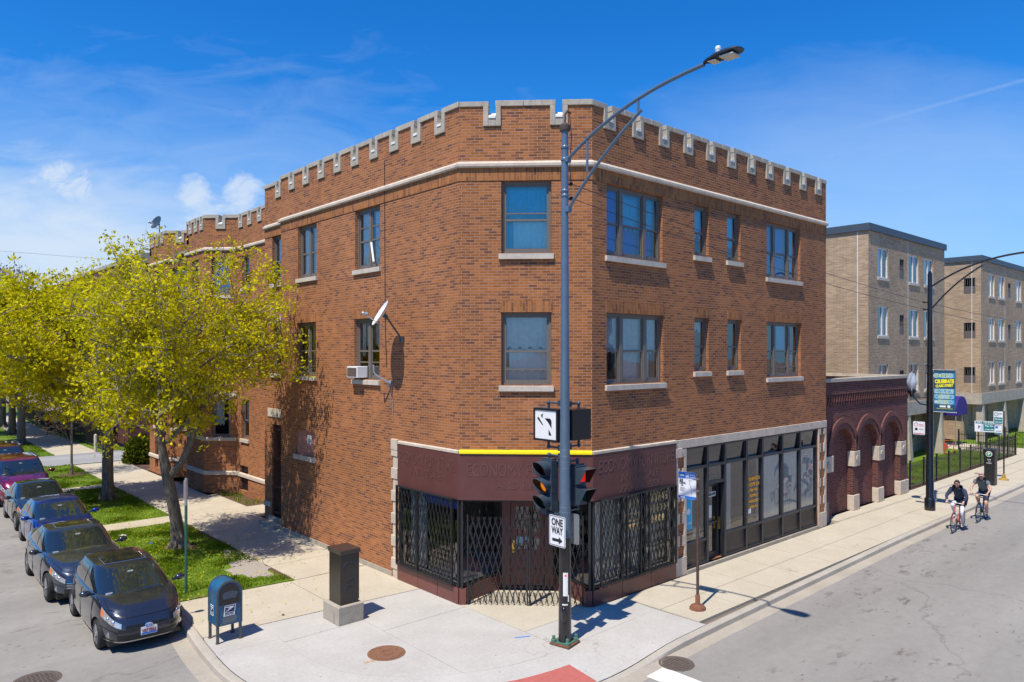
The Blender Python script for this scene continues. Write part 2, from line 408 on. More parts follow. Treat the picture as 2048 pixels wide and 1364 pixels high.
M['asphalt'] = asphalt('worn grey asphalt', (0.2565, 0.2412, 0.2187), (0.3015, 0.2862, 0.261), (0.1035, 0.0855, 0.0765))
M['alley'] = asphalt('pale alley asphalt', (0.306, 0.306, 0.3145), (0.357, 0.357, 0.357), (0.221, 0.2125, 0.204))
M['walk'] = concrete('beige concrete', (0.4537, 0.4006, 0.3078), (0.5185, 0.4651, 0.3675), (0.3564, 0.2842, 0.1837))
M['walk2'] = concrete('pale grey concrete', (0.4219, 0.4006, 0.3664), (0.4937, 0.4737, 0.4388), (0.3207, 0.2842, 0.2443))
M['kerb'] = concrete('kerb concrete', (0.3654, 0.3306, 0.2784), (0.4611, 0.4176, 0.3567), (0.174, 0.1479, 0.1131))
M['gutter'] = concrete('gutter concrete', (0.348, 0.3088, 0.2523), (0.4176, 0.3741, 0.3088), (0.2175, 0.1827, 0.1479))
M['joint'] = mat('dark joint filler', (.17, .14, .105), .9)
M['tactile'] = mat('brick red tactile paving', (.42, .115, .095), .75, var=.12, vs=12, bmp=.4)
M['road_white'] = mat('worn white road paint', (.72, .70, .66), .75, var=.08, worn=((.32, .31, .3), 16, .6))
M['soil'] = mat('bare soil', (.22, .17, .125), .95, var=.35, vs=18, bmp=.6)
M['gravel'] = mat('pale gravel', (.34, .30, .26), .95, var=.35, vs=60, bmp=.8)
M['mulch'] = mat('brown mulch', (.12, .065, .04), .95, var=.4, vs=30, bmp=.8)
M['roofing'] = mat('grey roofing', (.25, .24, .22), .9)
M['person_skin'] = mat('light skin', (.55, .32, .24), .55, var=.06)
M['chrome'] = mat('chrome', (.75, .76, .78), .12, 1.0, var=0)
M['silver'] = mat('silver alloy', (.55, .56, .58), .28, .9, var=.05)
M['rubber'] = mat('tyre rubber', (.018, .018, .018), .75, var=.2)
M['grass_soil'] = None
def grassbase():
    m, nt, b = nm('lawn turf'); P = pos(nt)
    c = ramp(nt, noise(nt, 1.1, 6, .65, P), [(.28, (.075, .135, .010)), (.5, (.12, .2, .014)), (.72, (.19, .25, .03))]).outputs[0]
    c = mixc(nt, 1.0, c, ramp(nt, noise(nt, 35, 4, .7, P), [(.3, .6), (.7, 1.3)]).outputs[0], 'MULTIPLY')
    d = ramp(nt, noise(nt, .8, 7, .7, P, .4), [(.57, 0), (.70, .75)]).outputs[0]; c = mixc(nt, d, c, (.21, .165, .085))
    nt.links.new(c, b.inputs['Base Color']); b.inputs['Roughness'].default_value = .9; b.inputs['Specular IOR Level'].default_value = .2
    bump(nt, b, noise(nt, 60, 4, .7, P), .6, .02); return m
M['lawn'] = grassbase()
def leafmat(name, ca, cb, cc, trans=.35):
    m, nt, b = nm(name); nt.nodes.remove(b); out = nt.nodes['Material Output']
    P = pos(nt); g = N(nt, 'ShaderNodeNewGeometry')
    n = noise(nt, .8, 4, .6, P)
    r = ramp(nt, g.outputs['Random Per Island'], [(0, ca), (.5, cb), (1, cc)])
    col = mixc(nt, 1.0, r.outputs[0], ramp(nt, n, [(.3, .78), (.7, 1.15)]).outputs[0], 'MULTIPLY')
    d = N(nt, 'ShaderNodeBsdfDiffuse'); t = N(nt, 'ShaderNodeBsdfTranslucent')
    nt.links.new(col, d.inputs[0]); nt.links.new(col, t.inputs[0])
    mx = N(nt, 'ShaderNodeMixShader'); mx.inputs[0].default_value = trans
    nt.links.new(d.outputs[0], mx.inputs[1]); nt.links.new(t.outputs[0], mx.inputs[2]); nt.links.new(mx.outputs[0], out.inputs[0]); return m
M['leaf'] = leafmat('spring maple blossom', (.44, .42, .011), (.64, .59, .013), (.83, .72, .019), .45)
M['grass'] = leafmat('grass blades', (0.099, 0.18, 0.0108), (0.153, 0.252, 0.0162), (0.243, 0.315, 0.027), .3)
M['bushleaf'] = leafmat('dark evergreen leaf', (.03, .05, .006), (.055, .08, .008), (.12, .13, .012), .2)
M['budleaf'] = leafmat('reddish bud', (.16, .09, .06), (.2, .12, .07), (.26, .17, .1), .2)
def barkmat():
    m, nt, b = nm('furrowed bark'); P = pos(nt)
    mp = N(nt, 'ShaderNodeMapping'); mp.inputs['Scale'].default_value = (9, 9, 1.6); nt.links.new(P, mp.inputs[0])
    n = noise(nt, 2.2, 7, .7, mp.outputs[0]); c = ramp(nt, n, [(.3, (.07, .058, .045)), (.55, (.2, .165, .125)), (.72, (.34, .29, .215))]).outputs[0]
    g = ramp(nt, noise(nt, 1.2, 5, .6, P), [(.55, 0), (.72, .5)]).outputs[0]; c = mixc(nt, g, c, (.16, .15, .05))
    nt.links.new(c, b.inputs['Base Color']); b.inputs['Roughness'].default_value = .9; bump(nt, b, n, .7, .03); return m
M['bark'] = barkmat()
M['bark_grey'] = mat('grey branch bark', (.21, .175, .145), .9, var=.3, vs=12)
# ------------------------------------------------------------------ camera, sun, sky
CY, SY = 1621/math.hypot(1621, 1457), 1457/math.hypot(1621, 1457)
CAMH = 6.0
cam = bpy.data.cameras.new('camera'); camo = bpy.data.objects.new('camera', cam); COL.objects.link(camo)
camo.location = (0, 0, CAMH)
camo.rotation_euler = (R(90), 0, -math.atan2(SY, CY))
cam.sensor_width = 36; cam.lens = 1457/2048*36; cam.shift_y = 24/2048; cam.clip_end = 3000; cam.clip_start = .1
sc.camera = camo
sun = bpy.data.lights.new('sun', 'SUN'); suno = bpy.data.objects.new('sun', sun); COL.objects.link(suno)
SUN_EL = R(62.5); sdir = Vector((.963*math.cos(SUN_EL), .27*math.cos(SUN_EL), -math.sin(SUN_EL)))
suno.rotation_euler = sdir.to_track_quat('-Z', 'Y').to_euler(); suno.location = (0, 0, 60)
sun.energy = 5.0; sun.angle = R(.5); sun.color = (1, .925, .80)

w = bpy.data.worlds.new('World'); sc.world = w; w.use_nodes = True; nt = w.node_tree
bg = nt.nodes['Background']; bg.inputs[1].default_value = .09
sky = N(nt, 'ShaderNodeTexSky', sky_type='NISHITA'); sky.sun_disc = False; sky.sun_elevation = SUN_EL
sky.sun_rotation = math.atan2(-sdir.x, -sdir.y); sky.air_density = 1.0; sky.dust_density = .2; sky.ozone_density = 2.6; sky.altitude = 200
gen = N(nt, 'ShaderNodeTexCoord').outputs['Generated']
def dot(v):
    d = N(nt, 'ShaderNodeVectorMath', operation='DOT_PRODUCT'); nt.links.new(gen, d.inputs[0]); d.inputs[1].default_value = v; return d.outputs['Value']
def mth(op, a, b=None, c=None):
    m = N(nt, 'ShaderNodeMath', operation=op)
    for i, x in enumerate((a, b, c)):
        if x is None: continue
        if isinstance(x, (int, float)): m.inputs[i].default_value = x
        else: nt.links.new(x, m.inputs[i])
    return m.outputs[0]
fw = mth('MAXIMUM', dot((SY, CY, 0)), .02)
gx = mth('DIVIDE', dot((CY, -SY, 0)), fw); gy = mth('DIVIDE', dot((0, 0, 1)), fw)
front = mth('GREATER_THAN', dot((SY, CY, 0)), .05)
cv = N(nt, 'ShaderNodeCombineXYZ'); nt.links.new(gx, cv.inputs[0]); nt.links.new(gy, cv.inputs[1])
def nz(scale, sx, sy, det=6, rough=.6, dist=0.0):
    mp = N(nt, 'ShaderNodeMapping'); mp.inputs['Scale'].default_value = (sx, sy, 1); nt.links.new(cv.outputs[0], mp.inputs[0])
    return noise(nt, scale, det, rough, mp.outputs[0], dist)
def blob(px, py, rx, ry, nzo, k, lo, hi, amt):
    x = mth('DIVIDE', mth('SUBTRACT', gx, (px-1024)/1457), rx/1457); y = mth('DIVIDE', mth('SUBTRACT', gy, (706-py)/1457), ry/1457)
    r2 = mth('ADD', mth('MULTIPLY', x, x), mth('MULTIPLY', y, y))
    v = mth('ADD', mth('SUBTRACT', 1.0, r2), mth('MULTIPLY', mth('SUBTRACT', nzo, .5), k))
    rr = ramp(nt, v, [(lo, 0), (hi, amt)]); return rr.outputs[0]
fine = nz(26, 1, 1.3, 8, .62, .4); wfin = nz(17, 1.1, 1.5, 9, .7, 1.2); wis = nz(5, 1, 3.2, 8, .62, .5); wis2 = nz(9, .8, 2.5, 7, .6, .8)
masks = [blob(392, 385, 46, 40, fine, 3.4, .15, 1.3, .55), blob(486, 378, 50, 38, fine, 3.2, .1, 1.3, .66), blob(405, 425, 50, 60, wfin, 4.2, .3, 1.5, .4), blob(475, 425, 45, 60, wfin, 4.2, .2, 1.5, .45),
         blob(118, 345, 62, 36, wfin, 4.2, .25, 1.5, .62), blob(150, 375, 40, 34, wfin, 4.2, .3, 1.5, .5), blob(20, 500, 520, 210, wis, 1.8, .0, 1., .72), blob(330, 520, 330, 90, wis2, 2.2, .2, 1.1, .30),
         blob(250, 560, 1100, 520, wis2, 1.6, .1, 2.4, .2), blob(1750, 380, 620, 300, wis, .9, -.3, 1.6, .24)]
# contrail: a thin line of fixed direction, upper right
lx = mth('SUBTRACT', mth('MULTIPLY_ADD', mth('SUBTRACT', gx, (1690-1024)/1457), .285, (706-262)/1457), gy)
tr = ramp(nt, mth('ABSOLUTE', lx), [(0, .16), (.0022, 0)]).outputs[0]
tr = mth('MULTIPLY', tr, ramp(nt, gx, [(.44, 0), (.62, 1)]).outputs[0]); masks.append(mth('MULTIPLY', tr, ramp(nt, fine, [(.3, .4), (.6, 1)]).outputs[0]))
tot = masks[0]
for mk in masks[1:]: tot = mth('SUBTRACT', mth('ADD', tot, mk), mth('MULTIPLY', tot, mk))
tot = mth('MULTIPLY', tot, front)
hs = N(nt, 'ShaderNodeHueSaturation'); hs.inputs['Saturation'].default_value = 1.38; nt.links.new(sky.outputs[0], hs.inputs['Color'])
skc = mixc(nt, 1.0, hs.outputs[0], (.56, 1.3, 1.74), 'MULTIPLY')
hz = ramp(nt, dot((0, 0, 1)), [(0, .85), (.30, 0)]); skc = mixc(nt, hz.outputs[0], skc, (2.7, 4.7, 8.0))
cl = mixc(nt, tot, skc, (7.2, 8.0, 9.0)); nt.links.new(cl, bg.inputs[0])
sc.view_settings.view_transform = 'Standard'; sc.view_settings.look = 'None'; sc.view_settings.exposure = .22; sc.view_settings.gamma = 1
sc.render.engine = 'CYCLES'
sc.cycles.max_bounces = 8; sc.cycles.transparent_max_bounces = 16

# ------------------------------------------------------------------ ground
RZ = -.13
b = MB(); b.sheet([(-400, -400), (900, -400), (900, 900), (-400, 900)], RZ-.12); b.build('ground', M['soil'], kind='structure')
b = MB()
b.sheet([(-200, -14), (400, -14), (400, 9.4), (5.6, 9.4), (6.6, 12), (6.6, 300), (-6, 300), (-6, 9.4), (-200, 9.4)], RZ)
b.build('road', M['asphalt'], kind='structure')
KP = [(6.32, 120), (6.3, 60), (6.25, 40), (6.1, 30), (5.87, 25), (5.55, 19), (5.32, 16.6), (5.14, 15), (5.08, 13.4), (5.35, 11.9), (6.1, 10.7), (7.3, 9.7), (8.7, 9.05), (10.2, 8.8), (12, 8.86), (14.2, 8.93), (25, 9.12), (40, 9.14), (80, 9.15), (160, 9.2)]
def catmull(P, k):
    out = []
    for i in range(len(P)-1):
        p0, p1, p2, p3 = P[max(i-1, 0)], P[i], P[i+1], P[min(i+2, len(P)-1)]
        for j in range(k):
            t = j/k
            out.append(tuple(.5*((2*p1[q])+(-p0[q]+p2[q])*t+(2*p0[q]-5*p1[q]+4*p2[q]-p3[q])*t*t+(-p0[q]+3*p1[q]-3*p2[q]+p3[q])*t**3) for q in range(len(P[0]))))
    out.append(tuple(P[-1])); return out
KC = KP[:6]+catmull(KP[6:16], 6)+KP[16:]
def offs(path, d):
    out = []
    for i, (x, y) in enumerate(path):
        a = path[max(i-1, 0)]; c = path[min(i+1, len(path)-1)]; dx, dy = c[0]-a[0], c[1]-a[1]; l = math.hypot(dx, dy)
        out.append((x+dy/l*d, y-dx/l*d))
    return out
def rampf(x, y):
    if x > 13 or y > 14.5: return 0.0
    t = min(1, max(0, (13-y)/1.8)) if x < 6.5 else min(1, max(0, (12.9-x)/1.9)); return t*t*(3-2*t)
rows = []; KF = KC
o1, o2, o3 = offs(KF, -.025), offs(KF, -.045), offs(KF, -.17); of = offs(KF, .02)
for i, p in enumerate(KF):
    zt = -.108*rampf(*p); rows.append([(*of[i], RZ-.03), (*p, min(zt-.02, zt)), (*o1[i], zt-.006), (*o2[i], zt), (*o3[i], zt), (*o3[i], -.14)])
b = MB(); b.grid(rows); b.build('kerb', M['kerb'], kind='structure', smooth=True, angle=50)
g1 = offs(KF, .34); b = MB(); b.grid([[(*g1[i], RZ+.004), (*KF[i], RZ+.008)] for i in range(len(KF))]); b.build('gutter', M['gutter'], kind='structure')
# pavement slabs with open joints; ramped strip at the corner
KB = offs(KF, -.185); IC = offs(KF, -1.5)
b = MB(); G = .007
def slab(x0, x1, y0, y1, mi): b.box(x0+G, x1-G, y0+G, y1-G, -.09, 0.0, mi)
i0 = min(range(len(KF)), key=lambda i: abs(KF[i][1]-14.6) if KF[i][0] < 6 else 99); i1 = min(range(len(KF)), key=lambda i: abs(KF[i][0]-13.9) if KF[i][1] < 9.5 else 99)
strip = []
for i in range(i0, i1+1):
    r = []
    for k in range(7):
        t = k/6; x = KB[i][0]*(1-t)+IC[i][0]*t; y = KB[i][1]*(1-t)+IC[i][1]*t
        r.append((x, y, -.1*rampf(*KF[i])*(1-t)**1.3))
    strip.append(r)
b.grid(strip, 1)
inner = [IC[i] for i in range(i0, i1+1)]
def clipx(poly, xv, keep_less, ax=0):
    out = []
    for i in range(len(poly)):
        p, q = poly[i], poly[(i+1) % len(poly)]
        pi, qi = (p[ax] <= xv) == keep_less or p[ax] == xv, (q[ax] <= xv) == keep_less or q[ax] == xv
        if pi: out.append(p)
        if pi != qi:
            t = (xv-p[ax])/(q[ax]-p[ax]); out.append((p[0]+(q[0]-p[0])*t, p[1]+(q[1]-p[1])*t))
    return out
xk = lambda y: float(np.interp(y, [13.4, 15, 16.6, 19, 25, 30, 40, 120], [5.08, 5.14, 5.32, 5.55, 5.87, 6.1, 6.25, 6.32]))+.19
corner = inner+[(13.95, 11.48), (10.68, 11.48), (10.68, 15.35), (xk(15.75)+.006, 15.75)]+[(q[0]+.004, q[1]) for q in KB[:i0+1] if q[1] < 15.7]
def poly_slab(p, mi):
    if len(p) < 3: return
    cx = sum(q[0] for q in p)/len(p); cy = sum(q[1] for q in p)/len(p)
    p = [(x+(cx-x)/max(.3, math.hypot(cx-x, cy-y))*G, y+(cy-y)/max(.3, math.hypot(cx-x, cy-y))*G) for x, y in p]
    b.prism(p, -.09, 0, mi)
L_ = clipx(corner, 8.45, True); R_ = clipx(corner, 8.45, False)
poly_slab(clipx(L_, 14.4, True, 1), 1); poly_slab(clipx(L_, 14.4, False, 1), 1)
q = clipx(R_, 10.27, True, 1); poly_slab(clipx(q, 12.1, True), 1); poly_slab(clipx(q, 12.1, False), 1)
q = clipx(R_, 10.27, False, 1); q1 = clipx(q, 10.68, True); poly_slab(clipx(q1, 13.55, True, 1), 1); poly_slab(clipx(q1, 13.55, False, 1), 1)
q2 = clipx(q, 10.68, False); poly_slab(q2, 1)
b.prism([(10.69, 11.49), (13.5, 11.49), (13.5, 12.6), (11.5, 14.6), (10.69, 14.6)], -.09, .0, 0)        # beige door apron
b.prism([(xk(15.8), 15.77), (8.44, 15.56), (8.44, 18.15), (xk(18.3), 18.4)], -.09, 0, 0)
b.prism([(8.46, 15.55), (10.72, 15.37), (10.72, 18.1), (8.46, 18.13)], -.09, 0, 0)
y = 18.15
while y < 44.6:
    y2 = min(y+1.66, 44.9); xe = 10.72 if y < 23.4 else (12.05 if 25.0 < y < 27.7 else 11.35 if 27 < y < 31 else 11.0)
    slab(8.62, xe, y, y2, 0); y = y2
y = 49.6
while y < 110: slab(8.62, 10.9, y, y+1.66, 0); y += 1.66
for (ya, yb) in ((27.25, 28.4), (36.35, 37.25), (58.2, 59.2), (74.5, 75.5)): b.box(xk(ya), 8.62-G, ya, yb, -.09, 0.0, 0)
x = 13.97
while x < 120:
    x2 = x+1.72; yb = 11.49 if x < 25 else 12.05
    slab(x, x2, 9.3, 10.36, 0); slab(x, x2, 10.36, yb, 0); x = x2
b.box(50.95, 54.6, 12.06, 17.1, -.09, .0, 0)
b.box(51.2, 53.6, 17.1, 26, -.09, -.004, 0)
b.build('pavement', [M['walk'], M['walk2']], kind='structure')
b = MB(); b.sheet([(5.25, 15.6), (5.4, 12.5), (8.5, 9.3), (14, 9.2), (160, 9.3), (160, 12), (25, 12), (25, 11.5), (13, 11.6), (10.9, 13.7), (10.9, 120), (8.6, 120), (8.6, 18), (5.7, 18.2)], -.075)
b.build('joint_bed', M['joint'], kind='structure')
b = MB(); b.sheet([(6.3, 44.95), (30, 44.95), (30, 49.55), (6.3, 49.55)], .0); b.sheet([(6.3, 44.95), (6.3, 49.55), (5.9, 49.9), (5.9, 44.6)], -.04); b.build('alley', M['alley'], kind='structure')
# red tactile plates following the ramp
def strip_pt(fi, t):
    i = int(fi); f = fi-i; a, c = strip[i], strip[min(i+1, len(strip)-1)]
    k = t*6; j = min(5, int(k)); g = k-j
    P = [[(1-g)*r[j][q]+g*r[j+1][q] for q in range(3)] for r in (a, c)]
    return tuple((1-f)*P[0][q]+f*P[1][q] for q in range(3))
def idx_at(xv): return min(range(len(strip)), key=lambda i: abs(strip[i][0][0]-xv))
b = MB()
for xa, xb in ((7.9, 10.1), (5.7, 7.0)):
    ia, ib = idx_at(xa), idx_at(xb)
    b.grid([[tuple(np.add(strip_pt(ia+(ib-ia)*u/10, .02+.56*v/4), (0, 0, .006))) for v in range(5)] for u in range(11)])
b.build('tactile_paving', M['tactile'], kind='structure')
b = MB(); b.sheet([(11.12, 8.72), (11.7, 8.74), (11.7, -2), (11.12, -2)], RZ+.005); b.sheet([(8.0, 8.1), (8.35, 8.1), (8.35, -2), (8.0, -2)], RZ+.005)
b.build('road_marking', M['road_white'], kind='structure')
# painted utility marks on the pavement, rust stains
b = MB(); b.obox((10.45, 11.3, .003), .34, .045, .001, R(-28)); b.build('paint_mark', mat('blue utility paint', (.05, .2, .6), .7), kind='structure')
# lawns
lawns = [(18.45, 27.25, 0), (28.4, 36.35, 0), (37.25, 44.9, 0), (49.6, 58.2, 0), (59.2, 74.5, 0), (75.5, 110, 0)]
b = MB()
for ya, yb, _ in lawns:
    n = 6; left = [(xk(ya+(yb-ya)*i/n), ya+(yb-ya)*i/n) for i in range(n+1)]
    b.prism(left[::-1]+[(8.6, ya-.2 if ya < 19 else ya), (8.6, yb)][:2][::1], -.1, .012) if False else b.prism(left+[(8.6, yb), (8.6, ya-(.28 if ya < 19 else 0))], -.1, .012)
b.sheet([(10.9, 49.6), (12.6, 49.6), (12.6, 110), (10.9, 110)], .008)
b.sheet([(33.2, 12.06), (50.95, 12.06), (50.95, 17.1), (33.2, 17.1)], .01); b.sheet([(54.6, 12.06), (110, 12.06), (110, 17.1), (54.6, 17.1)], .01)
b.sheet([(33.2, 17.1), (37.8, 17.1), (37.8, 30), (33.2, 30)], .01)
b.build('lawn', M['lawn'], kind='structure')
b = MB()
def blobpoly(cx, cy, rx, ry, n, seed, z, clip=None):
    r = random.Random(seed); ph = [r.uniform(.75, 1.2) for _ in range(n)]
    P = [(cx+rx*ph[i]*math.cos(6.283*i/n), cy+ry*ph[i]*math.sin(6.283*i/n)) for i in range(n)]
    if clip: P = [(min(x, clip), y) for x, y in P]
    b.sheet(P, z)
blobpoly(8.1, 19.9, .55, .95, 22, 1, .018, 8.6); blobpoly(8.35, 21.4, .35, .8, 18, 2, .016, 8.6)
b.build('gravel_patch', M['gravel'], kind='structure')
b = MB(); blobpoly(7.85, 41.1, .7, .6, 20, 3, .018); blobpoly(7.4, 23.55, .55, .5, 20, 4, .016); blobpoly(36.5, 13.3, 1.6, .5, 20, 8, .016)
b.sheet([(11.36, 28.1), (12.1, 28.1), (12.1, 31.1), (11.36, 31.8)], .006); b.sheet([(33.2, 12.06), (50.9, 12.06), (50.9, 12.32), (33.2, 12.32)], .016)
b.sheet([(11.02, 40), (11.9, 40), (11.9, 44.9), (11.02, 44.9)], .006); b.sheet([(8.45, 18.3), (8.6, 18.3), (8.6, 27.2), (8.5, 27.2)], .015)
b.build('soil_bed', M['mulch'], kind='structure')
# grass blades
def blades():
    r = np.random.default_rng(5); V = []; k = 0
    def area(x0f, x1, y0, y1, dens, h):
        n = int((x1-x0f((y0+y1)/2))*(y1-y0)*dens); ys = r.uniform(y0, y1, n); u = r.random(n)
        xs = np.array([x0f(yy) for yy in ys]); xs = xs+(x1-xs)*u
        cl = np.sin(xs*2.3+ys*.7)*np.cos(ys*1.9-xs)+.5*np.sin(xs*5.1)*np.sin(ys*4.3)
        keep = r.random(n) < (.62+.3*cl)
        keep &= ~(((xs-8.1)/.62)**2+((ys-19.9)/1.0)**2 < 1)
        keep &= ~(((xs-7.85)/.65)**2+((ys-41.1)/.55)**2 < 1); keep &= ~(((xs-7.4)/.45)**2+((ys-23.55)/.42)**2 < 1)
        return xs[keep], ys[keep], h*(.7+.5*np.clip(cl[keep]+.4, 0, 1.2))
    P = [area(xk, 8.58, 18.3, 27.2, 1700, .07), area(xk, 8.58, 28.45, 36.3, 1000, .075), area(xk, 8.58, 37.3, 44.85, 700, .08), area(xk, 8.58, 49.65, 58.1, 350, .1),
         area(lambda y: 33.4, 49, 12.35, 14.9, 300, .07), area(lambda y: 54.7, 66, 12.4, 15.2, 160, .08), area(lambda y: 11.4, 12.08, 28.2, 31.2, 420, .09), area(xk, 8.70, 18.3, 27.2, 160, .05), area(xk, 8.70, 28.45, 36.3, 110, .05)]
    xs = np.concatenate([p[0] for p in P]); ys = np.concatenate([p[1] for p in P]); hs = np.concatenate([p[2] for p in P]); n = len(xs)
    a = r.uniform(0, 6.283, n); wd = r.uniform(.006, .014, n)*(hs/.07); hh = hs*r.uniform(.5, 1.25, n)
    lx, ly = r.normal(0, .35, n)*hh, r.normal(0, .35, n)*hh
    V = np.empty((n, 3, 3)); V[:, 0] = np.stack([xs-np.cos(a)*wd, ys-np.sin(a)*wd, np.full(n, .008)], 1); V[:, 1] = np.stack([xs+np.cos(a)*wd, ys+np.sin(a)*wd, np.full(n, .008)], 1); V[:, 2] = np.stack([xs+lx, ys+ly, hh+.01], 1)
    me = bpy.data.meshes.new('grass'); me.vertices.add(3*n); me.vertices.foreach_set('co', V.reshape(-1)); me.loops.add(3*n); me.loops.foreach_set('vertex_index', np.arange(3*n, dtype=np.int32))
    me.polygons.add(n); me.polygons.foreach_set('loop_start', np.arange(0, 3*n, 3, dtype=np.int32)); me.polygons.foreach_set('loop_total', np.full(n, 3, dtype=np.int32))
    me.materials.append(M['grass']); me.update(); me.validate()
    o = bpy.data.objects.new('grass', me); COL.objects.link(o); tag(o, 'fresh green spring grass blades growing on the verges and front lawn', 'grass', kind='stuff')
blades()
def blossom_litter():
    r = np.random.default_rng(8); n = 1500
    xs = np.concatenate([r.normal(7.6, 2.0, n), r.uniform(5.3, 8.55, 500)]); ys = np.concatenate([r.normal(23.5, 3.0, n), r.uniform(18.6, 34, 500)]); k = (xs > 5.6) & (xs < 10.6); xs, ys = xs[k], ys[k]
    b = MB()
    for x, y in zip(xs, ys): a = r.uniform(0, 6.28); s = r.uniform(.01, .028); z = .006 if x > 8.6 else .05; b.add([(x+s*math.cos(a+q), y+s*math.sin(a+q), z+.004*q) for q in (0, 1.6, 3.1, 4.7)], [(0, 1, 2, 3)])
    b.build('fallen_blossom', M['leaf'], label='yellow-green fallen blossom scattered under the nearest street tree', cat='blossom', kind='stuff')
blossom_litter()
# plain buildings across both streets: unseen, added for window reflections and less sky on the facade
def across(label, x0, x1, y0, y1, h, m, face):
    t = thing('shop_building', label, 'building', (x0, y0, 0)); b = MB(); b.box(x0, x1, y0, y1, 0, h); b.build('wall', M[m], t, uv=True)
    b = MB(); b.box(x0-.1, x1+.1, y0-.1, y1+.1, h, h+.25); b.build('coping', M['cast'], t)
    F, l = (Frame(x0, y1, 0, 1), x1-x0) if face == 'y' else (Frame(x1, y0, 1, 0), y1-y0)
    if face == 'y': F = Frame(x1, y1, 0, 1)
    k = 1.2
    while k < l-1.6:
        for z in (1.0, 5.0): b = MB(); b.fbox(F, k, k+1.5, z, z+1.8, .0, .05); b.build('window', M['car_dark'], t)
        k += 3.1

M['car_dark'] = mat('dark far window', (.03, .035, .045), .1, var=0)
across('unseen two-storey beige brick row over the main road, added for window reflections', -6, 44, -26, -13.5, 9.0, 'beige_brick', 'y')
across('unseen two-storey dark red brick row over the side street, added for window reflections', -24, -11.5, 14, 60, 8.2, 'red_brick', 'x')
# ------------------------------------------------------------------ building helpers
def segframe(p, q):
    dx, dy = q[0]-p[0], q[1]-p[1]; l = math.hypot(dx, dy); return Frame(p[0], p[1], dy/l, -dx/l), l
def wall(mb, F, L, z0, z1, holes, depth=.2, mi=0, s0=0.0):
    ss = sorted({s0, L, *[h[0] for h in holes], *[h[1] for h in holes]}); zs = sorted({z0, z1, *[h[2] for h in holes], *[h[3] for h in holes]})
    ss = [s for s in ss if s0-1e-6 <= s <= L+1e-6]; zs = [z for z in zs if z0-1e-6 <= z <= z1+1e-6]
    for i in range(len(ss)-1):
        for j in range(len(zs)-1):
            cs, cz = (ss[i]+ss[i+1])/2, (zs[j]+zs[j+1])/2
            if any(h[0] < cs < h[1] and h[2] < cz < h[3] for h in holes): continue
            mb.fquad(F, ss[i], ss[i+1], zs[j], zs[j+1], 0, mi)
    for a, c, e, g, *nr in holes:
        if depth and not nr:
            q = F.p
            mb.quad(q(a, e, 0), q(a, g, 0), q(a, g, -depth), q(a, e, -depth), mi); mb.quad(q(c, e, -depth), q(c, g, -depth), q(c, g, 0), q(c, e, 0), mi)
            mb.quad(q(a, g, 0), q(c, g, 0), q(c, g, -depth), q(a, g, -depth), mi); mb.quad(q(a, e, -depth), q(c, e, -depth), q(c, e, 0), q(a, e, 0), mi)
def parapet(bs, bb, F, L, cren, ztop=12.0, ow=.42, zb=11.0, ends=(0, 0), white=None):
    """battlements: bs stone builder, bb brick builder, white = sloped sill stones"""
    edges = [-ends[0]]
    for c in cren: edges += [c, c+ow]
    edges.append(L+ends[1]); th = -.28
    bb.fbox(F, 0, L, zb, ztop-.62, th, 0.0)
    for i in range(0, len(edges), 2):
        a, e = edges[i], edges[i+1]
        if e-a > .02: bb.fbox(F, max(a, 0), min(e, L), ztop-.62, ztop-.13, th, -.001)
        a2 = a-.13 if i > 0 else a; e2 = e+.13 if i+1 < len(edges)-1 else e
        j1, j2 = rng.uniform(-.012, .012), rng.uniform(-.01, .01)
        if e2-a2 > .75 and not ends == (9, 9):
            mdl = (a2+e2)/2+rng.uniform(-.12, .12); bs.fbox(F, a2, mdl-.004, ztop-.13, ztop+j1, th-.03, .035+j2); bs.fbox(F, mdl+.004, e2, ztop-.13, ztop+j1*.4, th-.028, .036+j2*.3)
        else: bs.fbox(F, a2, e2, ztop-.13, ztop+j1, th-.03, .035+j2)
    for c in cren:
        bs.fbox(F, c, c+.12, ztop-.6, ztop-.132, th-.02, .045); bs.fbox(F, c+ow-.12, c+ow, ztop-.6, ztop-.132, th-.02, .045)
        bs.fbox(F, c+.122, c+ow-.122, ztop-.6, ztop-.42, th-.01, .043)
        m0, m1 = c+.125, c+ow-.125; q = F.p; wb = white or bs
        wb.hexa([q(m0, ztop-.418, .06), q(m1, ztop-.418, .06), q(m1, ztop-.418, th), q(m0, ztop-.418, th), q(m0, ztop-.36, .06), q(m1, ztop-.36, .06), q(m1, ztop-.2, th), q(m0, ztop-.2, th)])
def wavy(mb, F, s0, s1, z0, z1, d, amp=.03, n=24, mi=0, hem=0.0, seed=0):
    r = random.Random(seed); ph = r.uniform(0, 6); rows = []
    for z in (0, .5, 1):
        rows.append([F.p(s0+(s1-s0)*i/n, (z0+(hem*math.sin(i*.9+ph) if z == 0 else 0))*(1-z)+z1*z, d+amp*math.sin(i*1.35+ph)+.5*amp*math.sin(i*.6)) for i in range(n+1)])
    mb.grid(rows, mi)
wseed = [0]
